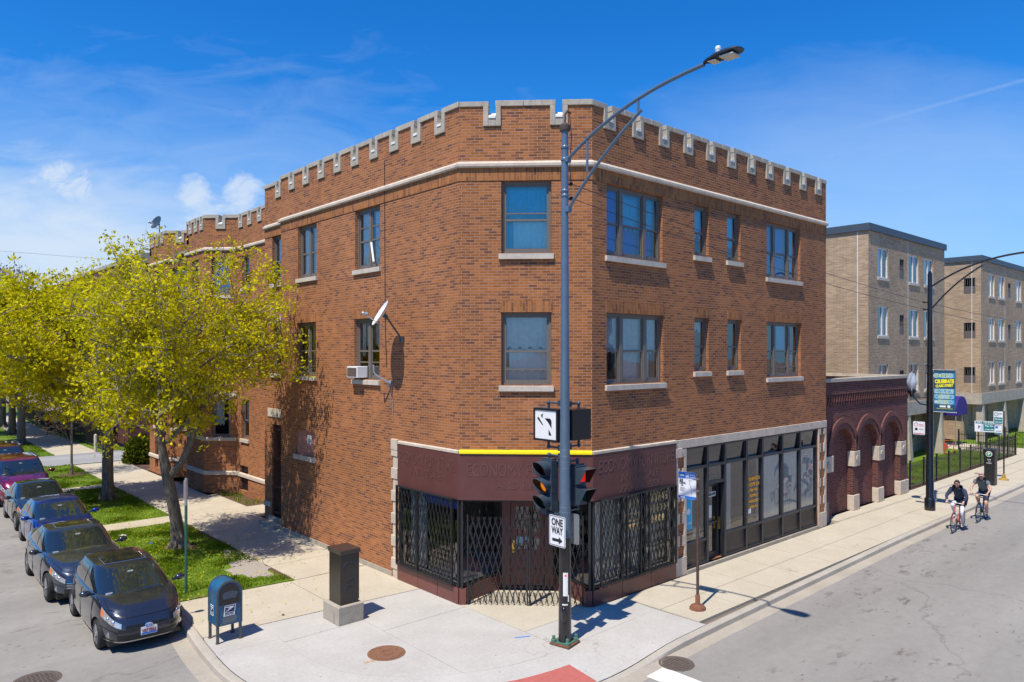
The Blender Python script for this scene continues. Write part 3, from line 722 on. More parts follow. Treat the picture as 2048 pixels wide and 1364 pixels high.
def window(bld, F, s0, s1, z0, z1, cols=(1,), rail=.47, curt=None, sill=.06, lintel=False, sill_mat='sill', frame='frame', lint_mat='soldier', glass='glass', head=0.0, extra_rail=None):
    wseed[0] += 1
    b = MB(); f = .065; W = s1-s0
    b.fbox(F, s0+.004, s0+f, z0+.004, z1-.004, -.2, -.1); b.fbox(F, s1-f, s1-.004, z0+.004, z1-.004, -.2, -.1)
    b.fbox(F, s0+f, s1-f, z1-.075, z1-.004, -.2, -.098); b.fbox(F, s0+f, s1-f, z0+.004, z0+.05, -.2, -.096)
    tot = sum(cols); mw = .12; inner = W-2*f-mw*(len(cols)-1); x = s0+f; panes = []
    for i, c in enumerate(cols):
        cw = inner*c/tot; a, e = x, x+cw
        if i < len(cols)-1: b.fbox(F, e, e+mw, z0+.05, z1-.075, -.2, -.094)
        lo, hi = z0+.05, z1-.075; mr = lo+(hi-lo)*rail
        for u, v, zz0, zz1, dd in ((a+.002, a+.045, lo, hi, -.122), (e-.045, e-.002, lo, hi, -.122), (a+.045, e-.045, hi-.045, hi, -.124), (a+.045, e-.045, lo, lo+.07, -.124), (a+.045, e-.045, mr-.025, mr+.025, -.118)):
            b.fbox(F, u, v, zz0, zz1, -.17, dd)
        if extra_rail: zz = lo+(hi-lo)*extra_rail; b.fbox(F, a+.045, e-.045, zz-.016, zz+.016, -.165, -.126)
        panes += [(a+.045, e-.045, lo+.07, mr-.025, -.145), (a+.045, e-.045, mr+.025, hi-.045, -.138)]; x = e+mw
    w_ = b.build('window', M[frame], bld)
    g = MB()
    for u, v, zz0, zz1, d in panes: g.fquad(F, u, v, zz0, zz1, d)
    g.build('pane', M[glass], w_)
    if sill is not None:
        b = MB(); zz = z0-.004; b.hexa([F.p(s0-sill, zz-.145, .07), F.p(s1+sill, zz-.145, .07), F.p(s1+sill, zz-.145, -.18), F.p(s0-sill, zz-.145, -.18), F.p(s0-sill, zz-.02, .07), F.p(s1+sill, zz-.02, .07), F.p(s1+sill, zz, -.18), F.p(s0-sill, zz, -.18)])
        b.build('sill', M[sill_mat], w_)
    if lintel: b = MB(); b.fbox(F, s0-.02, s1+.02, z1+.001, z1+.27, -.1, .014); b.build('lintel', M[lint_mat], w_, uv=True)
    if curt:
        for k, (mn, lo, hi, a, e) in enumerate(curt):
            b = MB(); wavy(b, F, s0+f+(W-2*f)*a, s1-f-(W-2*f)*(1-e), z0+(z1-z0)*lo, z0+(z1-z0)*hi, -.215-.05*k, .012, max(12, int(W*26)), hem=.05 if lo > .1 else 0, seed=wseed[0]*3+k)
            b.build('curtain' if 'blind' not in mn else 'blind', M[mn], w_, smooth=True, angle=0)
    return w_
def lattice(mb, F, s0, s1, z0, z1, pitch=.135, h=.46, d=.05, t=.011):
    k = h/pitch; n = int((s1-s0+(z1-z0)/k)/pitch)+2
    for sg in (1, -1):
        dd = d if sg > 0 else d+.014
        for i in range(-2, n):
            c = (s0-(z1-z0)/k+i*pitch) if sg > 0 else (s0+i*pitch)
            za, zb = z0, z1; f = lambda z: c+sg*(z-z0)/k
            pts = []
            lo, hi = z0, z1
            for se in (s0, s1):
                zz = z0+sg*(se-c)*k
                if sg > 0:
                    if se == s0: lo = max(lo, zz)
                    else: hi = min(hi, zz)
                else:
                    if se == s1: lo = max(lo, zz)
                    else: hi = min(hi, zz)
            if hi-lo < .03: continue
            a, e = f(lo), f(hi); w2 = t
            mb.hexa([F.p(a-w2, lo, dd-.006), F.p(a+w2, lo, dd-.006), F.p(a+w2, lo, dd+.006), F.p(a-w2, lo, dd+.006), F.p(e-w2, hi, dd-.006), F.p(e+w2, hi, dd-.006), F.p(e+w2, hi, dd+.006), F.p(e-w2, hi, dd+.006)])
def quoins(mb, F, s0, s1, z0, z1, side=1, bw=.1, tooth=.09, h=.3):
    z = z0; k = 0
    while z < z1-.05:
        zt = min(z+h, z1); e = tooth if k % 2 else 0.0
        if side > 0: mb.fbox(F, s0, s0+bw+e, z, zt-.006, -.05, .03)
        else: mb.fbox(F, s1-bw-e, s1, z, zt-.006, -.05, .03)
        z = zt; k += 1

# ------------------------------------------------------------------ corner building
XL, YR, ZR = 10.70, 11.55, 11.0
P0, P1, P2, P3, P4, P5 = (10.9, 25.42), (10.9, 23.63), (10.70, 23.63), (10.70, 13.78), (12.93, 11.55), (25.07, 11.55)
FRec, LRec = segframe(P0, P1); FL, LL = segframe(P2, P3); FC, LC = segframe(P3, P4); FR, LR = segframe(P4, P5)
bld = thing('corner_building', 'three-storey orange-brown brick corner building with a battlemented stone-trimmed parapet and two shopfronts', 'building', (10.7, 11.55, 0))
# windows: (frame, s0, s1, z0, z1)
W3 = {'a': (.52, 2.76, 8.37, 10.1), 'b': (4.20, 4.90, 8.70, 10.1), 'c': (5.84, 6.58, 8.70, 10.1), 'd': (8.09, 10.28, 8.37, 10.1)}
W2 = {'a': (.52, 2.79, 5.24, 6.98), 'b': (4.20, 4.90, 5.5, 6.98), 'c': (5.87, 6.60, 5.5, 6.98), 'd': (8.12, 10.32, 5.24, 6.98)}
C3, C2 = (1.0, 2.19, 8.38, 10.1), (1.0, 2.19, 5.24, 6.97)
L3a, L3b, L2a, L2b, LN = (4.94, 6.29, 8.4, 10.1), (1.28, 2.58, 8.43, 10.1), (4.9, 6.27, 5.26, 6.98), (1.2, 2.52, 5.28, 6.98), (1.09, 2.46, 2.7, 3.5)
Rc3, Rc2, RcD = (.62, 1.42, 8.45, 10.1), (.62, 1.42, 5.3, 7.02), (.62, 1.45, .28, 3.5)
STR = (3.80, 11.51, .1, 3.42)
b = MB()
sL = 23.63-16.40                      # left shopfront starts here
wall(b, FR, LR, 0, ZR, [*W3.values(), *W2.values(), (0.0, 3.3, 0, 3.64, 1), STR], .22)
wall(b, FC, LC, 3.55, ZR, [C3, C2], .22); wall(b, FL, LL, 0, ZR, [L3a, L3b, L2a, L2b, LN, (sL, LL, 0, 3.6, 1)], .22)
wall(b, FRec, LRec, 0, ZR, [Rc3, Rc2, RcD], .2)
b.quad((10.9, 23.63, 0), (10.7, 23.63, 0), (10.7, 23.63, ZR), (10.9, 23.63, ZR)); b.quad((25.07, 11.55, 0), (25.07, 25.42, 0), (25.07, 25.42, ZR), (25.07, 11.55, ZR))
b.quad((25.07, 25.42, 0), (10.9, 25.42, 0), (10.9, 25.42, ZR), (25.07, 25.42, ZR))
bs, ws = MB(), MB()
parapet(bs, b, FR, LR, [.40+1.09*i for i in range(11)], ends=(.012, 0), white=ws); parapet(bs, b, FC, LC, [.57, 2.16], white=ws)
parapet(bs, b, FL, LL, [23.63-14.77+.02-1.03*i for i in range(8, -1, -1)], white=ws); parapet(bs, b, FRec, LRec, [.95], ends=(0, 0), white=ws)
b.fbox(Frame(25.07, 11.55, 1, 0), .3, 13.8, ZR, 11.6, -.28, 0); b.fbox(Frame(25.07, 25.42, 0, 1), 0.3, 13.8, ZR, 11.6, -.28, 0)
b.build('wall', M['brick'], bld, uv=True)
bs.build('battlement', M['cast'], bld, bev=.008); ws.build('embrasure_stone', M['white_stone'], bld)
b = MB(); b.prism([(10.95, 25.3), (10.95, 13.9), (13.0, 11.85), (24.9, 11.85), (24.9, 25.3)], 10.75, 10.9); b.build('roof', M['roofing'], bld)
b = MB(); b.sweep([P0, P1, P2, P3, P4, (25.09, 11.55)], [(0, 10.41), (.06, 10.41), (.085, 10.44), (.085, 10.5), (0, 10.57)][::-1]); b.build('belt_course', M['stone'], bld)
b = MB(); b.sweep([P0, P1, P2, P3, P4, (25.075, 11.55)], [(0, 10.105), (.016, 10.105), (.016, 10.409), (0, 10.409)][::-1]); b.build('soldier_course', M['soldier'], bld, uv=True)
# interior
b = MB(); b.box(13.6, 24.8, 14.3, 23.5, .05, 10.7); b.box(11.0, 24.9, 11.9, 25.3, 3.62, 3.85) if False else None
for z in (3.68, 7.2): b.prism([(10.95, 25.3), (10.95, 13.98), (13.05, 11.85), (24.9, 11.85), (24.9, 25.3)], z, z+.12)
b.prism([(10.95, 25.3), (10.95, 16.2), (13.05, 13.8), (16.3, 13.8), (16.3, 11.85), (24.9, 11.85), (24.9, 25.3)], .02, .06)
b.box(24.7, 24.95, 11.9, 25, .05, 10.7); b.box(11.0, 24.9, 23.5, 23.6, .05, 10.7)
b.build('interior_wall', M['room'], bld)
# windows
TB = [('sky_teal_curtain', 0, 1, 0, 1)]
window(bld, FC, *C3, curt=[('sky_aqua_curtain', .08, .47, .2, 1), ('sky_teal_curtain', 0, 1, 0, 1)], frame='frame', extra_rail=.57)
window(bld, FC, *C2, curt=[('grey_blind', .5, 1, 0, 1), ('curtain', .2, .5, .1, 1), ('grey_blind', 0, .25, 0, 1)], lintel=True, extra_rail=.2)
BB = [('sky_blue_curtain', 0, 1, 0, 1)]
window(bld, FR, *W3['a'], cols=(.8, 1.25, .8), curt=[('sky_blue_curtain', 0, 1, 0, .27), ('sky_teal_curtain', .45, 1, .27, 1), ('sky_blue_curtain', 0, 1, .3, 1)])
window(bld, FR, *W3['b'], curt=[('sky_teal_curtain', .4, 1, 0, 1)]); window(bld, FR, *W3['c'], curt=[('sky_teal_curtain', .3, 1, 0, 1)])
window(bld, FR, *W3['d'], cols=(.8, 1.25, .8), curt=[('sky_blue_curtain', .1, 1, .1, .6), ('sky_teal_curtain', 0, 1, 0, 1)])
window(bld, FR, *W2['a'], cols=(.8, 1.25, .8), curt=[('grey_blind', .45, 1, 0, 1), ('grey_blind', 0, .5, .32, .9)], lintel=True)
window(bld, FR, *W2['b'], curt=[('grey_blind', .75, 1, 0, 1)], lintel=True, extra_rail=.28); window(bld, FR, *W2['c'], lintel=True)
window(bld, FR, *W2['d'], cols=(.8, 1.25, .8), curt=[('sky_teal_curtain', .48, 1, .33, .68), ('curtain', .1, .4, .75, 1)], lintel=True, extra_rail=.16)
window(bld, FL, *L3a, cols=(1, 1), curt=[('curtain', .0, 1, 0, 1)], extra_rail=.72); window(bld, FL, *L3b, cols=(1, 1), curt=[('curtain', .0, 1, .0, 1)])
window(bld, FL, *L2a, cols=(1, 1), curt=[('curtain', .4, 1, .05, .18), ('grey_blind', .55, 1, 0.1, 1)], lintel=True, extra_rail=.27); window(bld, FL, *L2b, cols=(1, 1), curt=[('curtain', .1, 1, .55, .65)], lintel=True)
window(bld, FRec, *Rc3, curt=[('curtain', .5, 1, 0, 1)]); wn = window(bld, FRec, *Rc2, curt=[('grey_blind', .3, 1, 0, 1)])
b = MB(); b.fbox(FRec, .3, 1.6, 7.03, 7.3, -.1, .03); b.fbox(FRec, .3, 1.6, 3.75, 4.05, -.1, .03); b.fbox(FRec, 0, .58, .55, .72, -.05, .05); b.build('lintel_stone', M['stone'], bld, bev=.006)
# boarded opening with notice, sill
b = MB(); b.fbox(FL, LN[0]+.004, LN[1]-.004, LN[2]+.004, LN[3]-.004, -.16, -.06)
bo = b.build('boarded_window', mat('weathered pink board', (.46, .2, .155), .8, var=.2, worn=((.55, .3, .24), 6, .55)), bld)
b = MB(); b.fbox(FL, LN[0]-.06, LN[1]+.06, LN[2]-.15, LN[2]-.003, -.1, .06); b.build('sill', M['sill'], bo)
b = MB(); b.fbox(FL, 1.83, 2.13, 3.08, 3.36, -.058, -.05); nb = b.build('notice', M['white'], bo)
b = MB()
for i, l in enumerate(('NO', 'PARKING', 'TENANTS', 'ONLY')): ftext(b, FL, 1.98, 3.31-.065*i, -.048, l, .05)
b.build('lettering', M['black'], nb)
# iron gate door in recess
b = MB(); b.fbox(FRec, RcD[0]+.01, RcD[1]-.01, RcD[2], RcD[3]-.01, -.19, -.14); dr = b.build('side_door', mat('dark brown door', (.05, .022, .018), .6), bld)
b = MB()
for i in range(8): b.fbox(FRec, RcD[0]+.04+.105*i, RcD[0]+.06+.105*i, RcD[2]+.02, RcD[3]-.05, -.06, -.04)
for z in (.4, 1.3, 2.3, 3.3): b.fbox(FRec, RcD[0]+.02, RcD[1]-.02, z, z+.04, -.066, -.036)
b.build('security_gate', mat('rusty maroon iron', (.07, .022, .018), .6), dr)
b = MB(); b.fbox(FRec, .5, 1.6, .14, .28, -.2, .12); b.fbox(FRec, .45, 1.65, 0.0, .139, -.2, .42); b.build('door_step', M['found'], bld, bev=.01)
b = MB(); b.fbox(FL, 0, sL-.32, .0, .13, -.05, .022); b.build('foundation', M['found'], bld)
# cable down the left facade
b = MB(); b.tube([FL.p(6.55, 11.2, .02), FL.p(6.56, 9, .02), FL.p(6.6, 6.5, .02), FL.p(6.66, 5.6, .02)], .008, 5); b.build('wall_cable', M['black'], bld)

# ---- furniture shopfront wrapping the corner
sh = 'maroon'; ZB, ZT, ZS = .38, 2.5, 3.6
path = [(XL, 16.38), P3, P4, (16.22, YR)]
b = MB(); b.sweep(path, [(-.03, ZT), (.05, ZT), (.05, ZS), (-.03, ZS)][::-1]); fas = b.build('sign_fascia', M['maroon'], bld)
b = MB(); ftext(b, FR, 1.66, 3.27, .056, 'ECONOMY FURNITURE', .44, fit=3.0); ftext(b, FR, 1.75, 2.92, .056, 'AND RESALE', .27, fit=1.5); ftext(b, FR, 1.85, 2.65, .056, '773.338.5561', .24, fit=1.75); b.build('lettering', M['ghost2'], fas)
b = MB(); ftext(b, FC, 1.58, 3.2, .056, 'ECONOMY FURNITURE', .46, fit=2.8); ftext(b, FC, 1.6, 2.84, .056, 'AND RESALE', .24, fit=1.45); b.build('lettering', M['ghost'], fas)
b = MB(); ftext(b, FL, sL+1.3, 3.27, .056, 'ECONOMY FURNITURE', .42, fit=2.35); ftext(b, FL, sL+1.3, 2.95, .056, 'AND RESALE', .24, fit=1.3); b.build('lettering', M['ghost'], fas)
b = MB(); b.sweep([P3, P4], [(.0, 3.605), (.08, 3.605), (.08, 3.66), (.0, 3.69)][::-1]); b.build('yellow_strip', M['yellow'], bld)
b = MB(); b.sweep([(XL, 16.38), P3], [(0, 3.602), (.06, 3.602), (.06, 3.66), (0, 3.68)][::-1]); b.sweep([P4, (16.22, YR)], [(0, 3.602), (.06, 3.602), (.06, 3.66), (0, 3.68)][::-1]); b.build('fascia_coping', M['stone'], bld)
b = MB(); b.fbox(FL, sL-.25, sL-.02, 0, 3.62, -.1, .025); z = .25; k = 0
while z < 3.5: b.fbox(FL, sL-.31+.06*(k % 2), sL-.015, z, z+.28, -.1, .05) if k % 2 == 0 else None; z += .3; k += 1
b.fbox(FL, sL-.31, sL-.01, 3.42, 3.7, -.1, .06); b.build('quoin_pier', M['stone'], bld, bev=.006)
# bulkheads of glazed panels
b = MB()
for a, e in ((sL, sL+.95), (sL+.962, sL+1.79), (sL+1.802, LL)): b.fbox(FL, a, e+.0, .0, ZB, -.12, .05)
for a, e in ((0.0, 1.05), (1.062, 2.2), (2.212, 3.29)): b.fbox(FR, a, e, .0, ZB, -.12, .05)
# recess side bulkheads
SA, SB, DD = .95, 2.22, -1.25
pA, pB, pC, pD = FC.p(.02, 0, .03), FC.p(SA, 0, DD), FC.p(SB, 0, DD), FC.p(LC-.02, 0, .03)
FA, LA = segframe(pA[:2], pB[:2]); FB, LB = segframe(pC[:2], pD[:2])
b.fbox(FA, .06, LA, 0, ZB, -.12, .0); b.fbox(FB, 0, LB-.06, 0, ZB, -.12, .0)
b.build('bulkhead', M['maroon_tile'], bld, bev=.006)
# display windows
def shopwin(F, s0, s1, mull, d=-.06):
    b = MB()
    for s in [s0, *mull, s1]: b.fbox(F, s-.03, s+.03, ZB, ZT, d-.04, d+.045)
    b.fbox(F, s0, s1, ZB+.001, ZB+.06, d-.038, d+.04); b.fbox(F, s0, s1, ZT-.06, ZT-.002, d-.038, d+.04)
    o = b.build('display_window', M['iron'], bld); g = MB(); g.fquad(F, s0, s1, ZB+.05, ZT-.05, d); g.build('pane', M['shop_glass'], o); return o
dl = shopwin(FL, sL+.03, LL-.04, [sL+.75]); drr = shopwin(FR, .05, 3.26, [1.25, 1.95, 2.25] if False else [1.15, 2.05])
da = shopwin(FA, .08, LA-.02, []); db = shopwin(FB, .02, LB-.08, [])
b = MB(); ftext(b, FR, 1.6, 2.18, -.052, 'BUY', .36, fit=.66, bold=.012); ftext(b, FR, 1.6, 1.87, -.052, 'SELL', .3, fit=.72, bold=.01); ftext(b, FR, 1.6, 1.6, -.052, 'MATTRESS', .24, fit=.82, bold=.01)
ftext(b, FR, 2.64, 2.24, -.052, 'SOFAS', .32, fit=.78, bold=.012); ftext(b, FR, 2.64, 1.95, -.052, 'BEDROOM', .26, fit=.9, bold=.01); ftext(b, FR, 2.6, 1.68, -.052, 'DECOR', .24, fit=.62, bold=.01); b.build('lettering', M['gold'], drr)
# window displays: curtain, floor, stacked goods in view
b = MB(); b.prism([(11.0, 16.2), (11.0, 13.95), (FC.p(SA, 0, DD)[0]-.1, FC.p(SA, 0, DD)[1]+.12), (13.4, 14.3), (13.4, 16.2)], ZB-.1, ZB); b.prism([(13.2, 11.85), (16.2, 11.85), (16.2, 14.1), (14.0, 14.1), (FC.p(SB, 0, DD)[0]+.12, FC.p(SB, 0, DD)[1]-.1)], ZB-.1, ZB); b.build('display_floor', M['grey_blind'], bld)
b = MB(); wavy(b, FL, sL+.05, sL+.85, ZB+.05, ZT-.1, -.35, .03, 22, seed=5); b.build('curtain', M['curtain'], dl, smooth=True, angle=0)
b = MB(); wavy(b, FR, .5, 3.2, ZB+.05, ZT, -.5, .02, 40, seed=9); b.build('blind', M['grey_blind'], drr, smooth=True, angle=0)
b = MB(); b.fbox(FL, sL+.9, LL-.3, ZT-.32, ZT-.08, -.3, -.2); b.build('blue_valance', M['sky_blue_curtain'], dl)
# recess: ceiling, back wall, door, floor
b = MB(); b.prism([FC.p(.1, 0, -.0)[:2], FC.p(LC-.1, 0, -.0)[:2], FC.p(SB+.1, 0, DD-.2)[:2], FC.p(SA-.1, 0, DD-.2)[:2]], ZT-.04, ZT+.02); b.build('recess_ceiling', M['black'], bld)
b = MB(); b.fbox(FC, SA-.02, SA+.2, 0.02, ZT-.05, DD-.1, DD+.01); b.fbox(FC, SB-.2, SB+.02, .02, ZT-.05, DD-.1, DD+.01); b.fbox(FC, SA+.2, SB-.2, 2.2, ZT-.05, DD-.1, DD+.008); b.fbox(FC, SA-.1, SB+.1, 0, .05, DD-.1, DD+.05); b.build('door_surround', M['maroon_tile'], bld)
b = MB(); s0, s1 = SA+.21, SB-.21
b.fbox(FC, s0, s1, .06, .98, DD-.08, DD-.03); b.fbox(FC, s0, s0+.12, .981, 2.19, DD-.08, DD-.03); b.fbox(FC, s1-.12, s1, .981, 2.19, DD-.08, DD-.03); b.fbox(FC, s0+.12, s1-.12, 2.08, 2.19, DD-.08, DD-.032)
for z in (1.35, 1.72): b.fbox(FC, s0+.12, s1-.12, z-.012, z+.012, DD-.07, DD-.04)
for s in (s0+.12+(s1-s0-.24)/3, s0+.12+2*(s1-s0-.24)/3): b.fbox(FC, s-.012, s+.012, .981, 2.08, DD-.068, DD-.042)
for a, e in ((s0+.1, (s0+s1)/2-.05), ((s0+s1)/2+.05, s1-.1)):
    b.fbox(FC, a, e, .2, .5, DD-.03, DD-.02); b.fbox(FC, a, e, .58, .88, DD-.03, DD-.02)
do = b.build('shop_door', M['maroon_tile'], bld); g = MB(); g.fquad(FC, s0+.12, s1-.12, .981, 2.08, DD-.055); g.build('pane', M['shop_glass'], do)
b = MB(); b.fbox(FC, s0+.03, s0+.09, .98, 1.22, DD-.03, DD-.012); b.lathe([(.0, 0), (.03, .01), (.03, .04), (0, .05)], FC.p(s0+.06, .95, DD), 10, (FC.n[0], FC.n[1], 0)); b.build('handle', mat('brass', (.75, .5, .12), .25, 1.0), do)
b = MB(); b.fbox(FC, s0+.16, s0+.3, 1.15, 1.3, DD-.054, DD-.05); b.fbox(FC, s0+.36, s0+.5, 1.22, 1.31, DD-.054, DD-.05); b.build('sticker', mat('pale sticker', (.35, .55, .7), .5), do)
# corner posts
b = MB()
for s in (.06, LC-.06): b.fbox(FC, s-.028, s+.028, ZB-.02, ZT, -.06, .03)
for F, s in ((FL, LL-.05), (FR, .05)): b.lathe([(.03, ZB), (.03, ZT)], F.p(s, 0, .0), 10)
bq = MB(); bq.fbox(FC, -.0, .16, 0, ZB-.001, -.3, .048); bq.fbox(FC, LC-.16, LC, 0, ZB-.001, -.3, .048); bq.build('corner_plinth', M['maroon_tile'], bld); b.build('corner_post', M['iron'], bld)
# security lattices
def gate(F, s0, s1, z0, z1, rails=True, mid=(), pitch=.135, h=.46, d=.1):
    b = MB(); lattice(b, F, s0+.02, s1-.02, z0+.03, z1-.02, pitch, h, d)
    for s in (s0, s1, *mid): b.fbox(F, s-.017, s+.017, z0, z1+.03, d-.02, d+.034)
    if rails: b.fbox(F, s0, s1, z0-.03, z0+.0, d-.022, d+.036); b.fbox(F, s0, s1, z1+.001, z1+.04, d-.022, d+.036)
    b.build('security_gate', M['iron'], bld)
gate(FL, sL+.06, LL-.16, ZB+.08, ZT-.02, mid=(sL+1.0,), pitch=.15, h=.52); gate(FR, .2, 3.2, ZB+.08, ZT-.02, mid=(1.15, 1.7, 2.05), pitch=.15, h=.5)
gate(FC, .2, LC-.22, .03, 2.12, rails=False, mid=(1.62, 1.68), d=.02)
# ---- travel shopfront on the right
b = MB(); b.fbox(FR, 3.3, LR, 3.43, 3.66, -.1, .035); b.build('shop_lintel', M['stone'], bld, bev=.006)
b = MB()
for (a, e) in ((3.3, 3.79), (11.52, 12.12)):
    quoins(b, FR, a, e, .5, 3.42, 1); quoins(b, FR, a, e, .5, 3.42, -1); b.fbox(FR, a, e, .0, .5, -.06, .04)
b.fbox(FR, 3.28, 3.56, 3.2, 3.44, -.1, .06); b.build('quoin_pier', M['stone'], bld, bev=.005)
XM = [3.80, 4.89, 5.79, 6.97, 7.90, 9.15, 10.33, 11.51]
b = MB(); b.fbox(FR, 3.8, 11.51, .0, .1, -.1, .06); b.build('shop_plinth', M['found'], bld)
b = MB(); dq = -.06
for s in XM: b.fbox(FR, s-.045 if s > 3.9 else s, s+.045 if s < 11.4 else s, .1, 3.42, dq-.1, dq+.04)
for i in range(7):
    a, e = XM[i]+.045, XM[i+1]-.045
    if i != 1: b.fbox(FR, a, e, .10, .16, dq-.09, dq+.03); b.fbox(FR, a, e, .74, .81, dq-.09, dq+.034)
    b.fbox(FR, a, e, 2.79, 2.86, dq-.09, dq+.055); b.fbox(FR, a, e, 3.36, 3.419, dq-.09, dq+.03)
b.fbox(FR, XM[1]+.045, XM[2]-.045, 2.28, 2.36, dq-.2, dq+.03)
sf = b.build('shop_frame', M['bronze'], bld)
b = MB()
for i in range(7):
    if i != 1: b.fbox(FR, XM[i]+.045, XM[i+1]-.045, .16, .74, dq-.08, dq-.03)
b.build('spandrel_panel', M['brown_panel'], sf)
g = MB(); t_ = MB()
for i in range(7):
    a, e = XM[i]+.045, XM[i+1]-.045
    if i != 1: g.fquad(FR, a, e, .81, 2.79, dq-.02)
    t_.quad(FR.p(a, 2.86, dq-.06), FR.p(e, 2.86, dq-.06), FR.p(e, 3.36, dq-.015), FR.p(a, 3.36, dq-.015))
g.fquad(FR, XM[1]+.045, XM[2]-.045, 2.36, 2.79, dq-.02)
g.build('pane', M['shop_glass'], sf); t_.build('transom_pane', M['dark_glass'], sf)
b = MB(); b.fbox(FR, XM[1]+.05, XM[1]+.12, .1, 2.27, dq-.2, dq-.14); b.fbox(FR, XM[2]-.15, XM[2]-.05, .1, 2.27, dq-.2, dq-.13)
b.fbox(FR, XM[1]+.12, XM[2]-.15, 2.16, 2.27, dq-.2, dq-.14); b.fbox(FR, XM[1]+.12, XM[2]-.15, .1, .28, dq-.2, dq-.14); b.fbox(FR, XM[1]+.12, XM[2]-.15, 1.1, 1.16, dq-.2, dq-.12)
sd = b.build('shop_door', M['bronze'], bld); g = MB(); g.fquad(FR, XM[1]+.1, XM[2]-.12, .25, 2.17, dq-.17); g.build('pane', M['shop_glass'], sd)
b = MB(); b.fbox(FR, XM[1]+.17, XM[2]-.2, 1.86, 2.0, dq-.165, dq-.16); b.fbox(FR, XM[1]+.27, XM[1]+.5, 1.26, 1.62, dq-.165, dq-.16); nb = b.build('notice', M['white'], sd)
b = MB(); ftext(b, FR, (XM[1]+XM[2])/2-.01, 1.93, dq-.156, '6802-04', .12, fit=.44, bold=.004); b.build('lettering', M['black'], nb)
b = MB(); b.fbox(FR, XM[2]-.13, XM[2]-.1, .9, 1.25, dq-.13, dq-.06); b.build('handle', mat('brass pull', (.6, .42, .12), .3, 1.0), sd)
b = MB()
for i in (4, 5, 6): wavy(b, FR, XM[i]+.06, XM[i+1]-.06, .83, 2.79, -.13, .008, 36, seed=i)
b.build('blind', M['blind'], sf, smooth=True, angle=0)
b = MB(); b.fbox(FR, XM[2]+.3, XM[2]+.52, .82, 2.78, -.2, -.17); b.fbox(FR, XM[4]-.12, XM[4]-.06, .82, 2.78, -.2, -.16); b.build('curtain_strip', M['white'], sf)
b = MB(); s = (XM[3]+XM[4])/2
for i, (tx, sz, ft) in enumerate((('FERNANDO', .15, .74), ('INCOME TAX', .12, .7), ('TRAVEL', .12, .5), ('NOTARY', .1, .5), ('PARCELS', .1, .6), ('OPEN 9-6', .1, .5))): ftext(b, FR, s, 2.16-.17*i, dq-.012, tx, sz, fit=ft, bold=.004)
b.build('lettering', M['orange_letter'], sf)
b = MB(); ftext(b, FR, (XM[1]+XM[2])/2-.12, 2.57, dq-.09, 'OPEN', .17, fit=.42, bold=.008); b.build('lettering', mat('dull red neon', (.32, .03, .02), .4), sf)
b = MB(); s0 = (XM[1]+XM[2])/2-.12
for a, e, z, zz in ((s0-.28, s0+.28, 2.44, 2.46), (s0-.28, s0+.28, 2.69, 2.71), (s0-.28, s0-.26, 2.46, 2.69), (s0+.26, s0+.28, 2.46, 2.69)): b.fbox(FR, a, e, z, zz, dq-.1, dq-.085)
b.build('neon_border', mat('teal neon tube', (.03, .25, .28), .4), sf)
b = MB(); b.fbox(FR, XM[0]+.05, XM[0]+.38, 1.15, 1.98, dq-.015, dq-.008); ps = b.build('poster', mat('sky blue poster', (.03, .42, .68), .5), sf)
b = MB(); ftext(b, FR, XM[0]+.215, 1.33, dq-.004, 'mobile', .1, fit=.26); b.lathe([(.0, 0), (.085, .0), (.085, .003), (0, .003)], FR.p(XM[0]+.215, 1.65, dq-.007), 18, (0, -1, 0)); b.build('lettering', M['white'], ps)
b = MB(); b.fbox(FR, XM[0]+.6, XM[1]-.12, .83, 1.12, -.3, -.2); b.build('white_box', M['white'], sf)
b = MB(); b.fbox(FR, XM[3]+.15, XM[3]+.31, 1.13, 1.27, dq-.014, dq-.008); b.build('sticker', M['white'], sf)

# ---- bay-fronted wing further down the side street
wing = thing('apartment_house', 'brick apartment house with angled bays and a lower battlemented parapet, behind the yellow-green street tree', 'building', (11.1, 31, 0))
PW = [(15, 40.0), (11.1, 40.0), (11.1, 37.4), (12.1, 36.4), (12.1, 34.4), (11.1, 34.4), (11.1, 32.1), (12.1, 31.1), (12.1, 25.43)]
b = MB(); bs, ws = MB(), MB(); sg = [segframe(PW[i], PW[i+1]) for i in range(len(PW)-1)]
HZ = {}
HZ[7] = [(.55, 1.35, 8.75, 10.1), (.55, 1.35, 5.4, 7.0), (.5, 1.3, 2.4, 4.05), (.3, 1.2, .2, 1.25)]
HZ[6] = [(.30, 1.12, 8.5, 10.1), (.30, 1.12, 5.3, 7.0), (.30, 1.12, 2.4, 4.1)]
HZ[5] = [(.7, 1.55, 8.5, 10.1), (.7, 1.55, 5.3, 7.0), (.7, 1.55, 2.4, 4.1)]
HZ[2] = [(.30, 1.12, 8.5, 10.1), (.30, 1.12, 5.3, 7.0), (.30, 1.12, 2.4, 4.1)]
HZ[1] = [(.8, 1.65, 8.5, 10.1), (.8, 1.65, 5.3, 7.0), (.8, 1.65, 2.4, 4.1), (.9, 1.4, .3, 2.1)]
CR = {7: [.25, 1.2, 2.2, 3.3, 4.4], 6: [.5], 5: [.35, 1.05, 1.75], 3: [.4, 1.2], 2: [.5], 1: [.35, 1.1, 1.9], 4: [], 0: [.5, 1.5, 2.5, 3.4]}
for i, (F, l) in enumerate(sg):
    wall(b, F, l, 0, 10.9, HZ.get(i, []), .2); parapet(bs, b, F, l, CR[i], ztop=11.92, zb=10.9, white=ws)
b.quad((26, 40, 0), (15, 40, 0), (15, 40, 10.9), (26, 40, 10.9)); b.quad((26, 25.5, 0), (26, 40, 0), (26, 40, 10.9), (26, 25.5, 10.9))
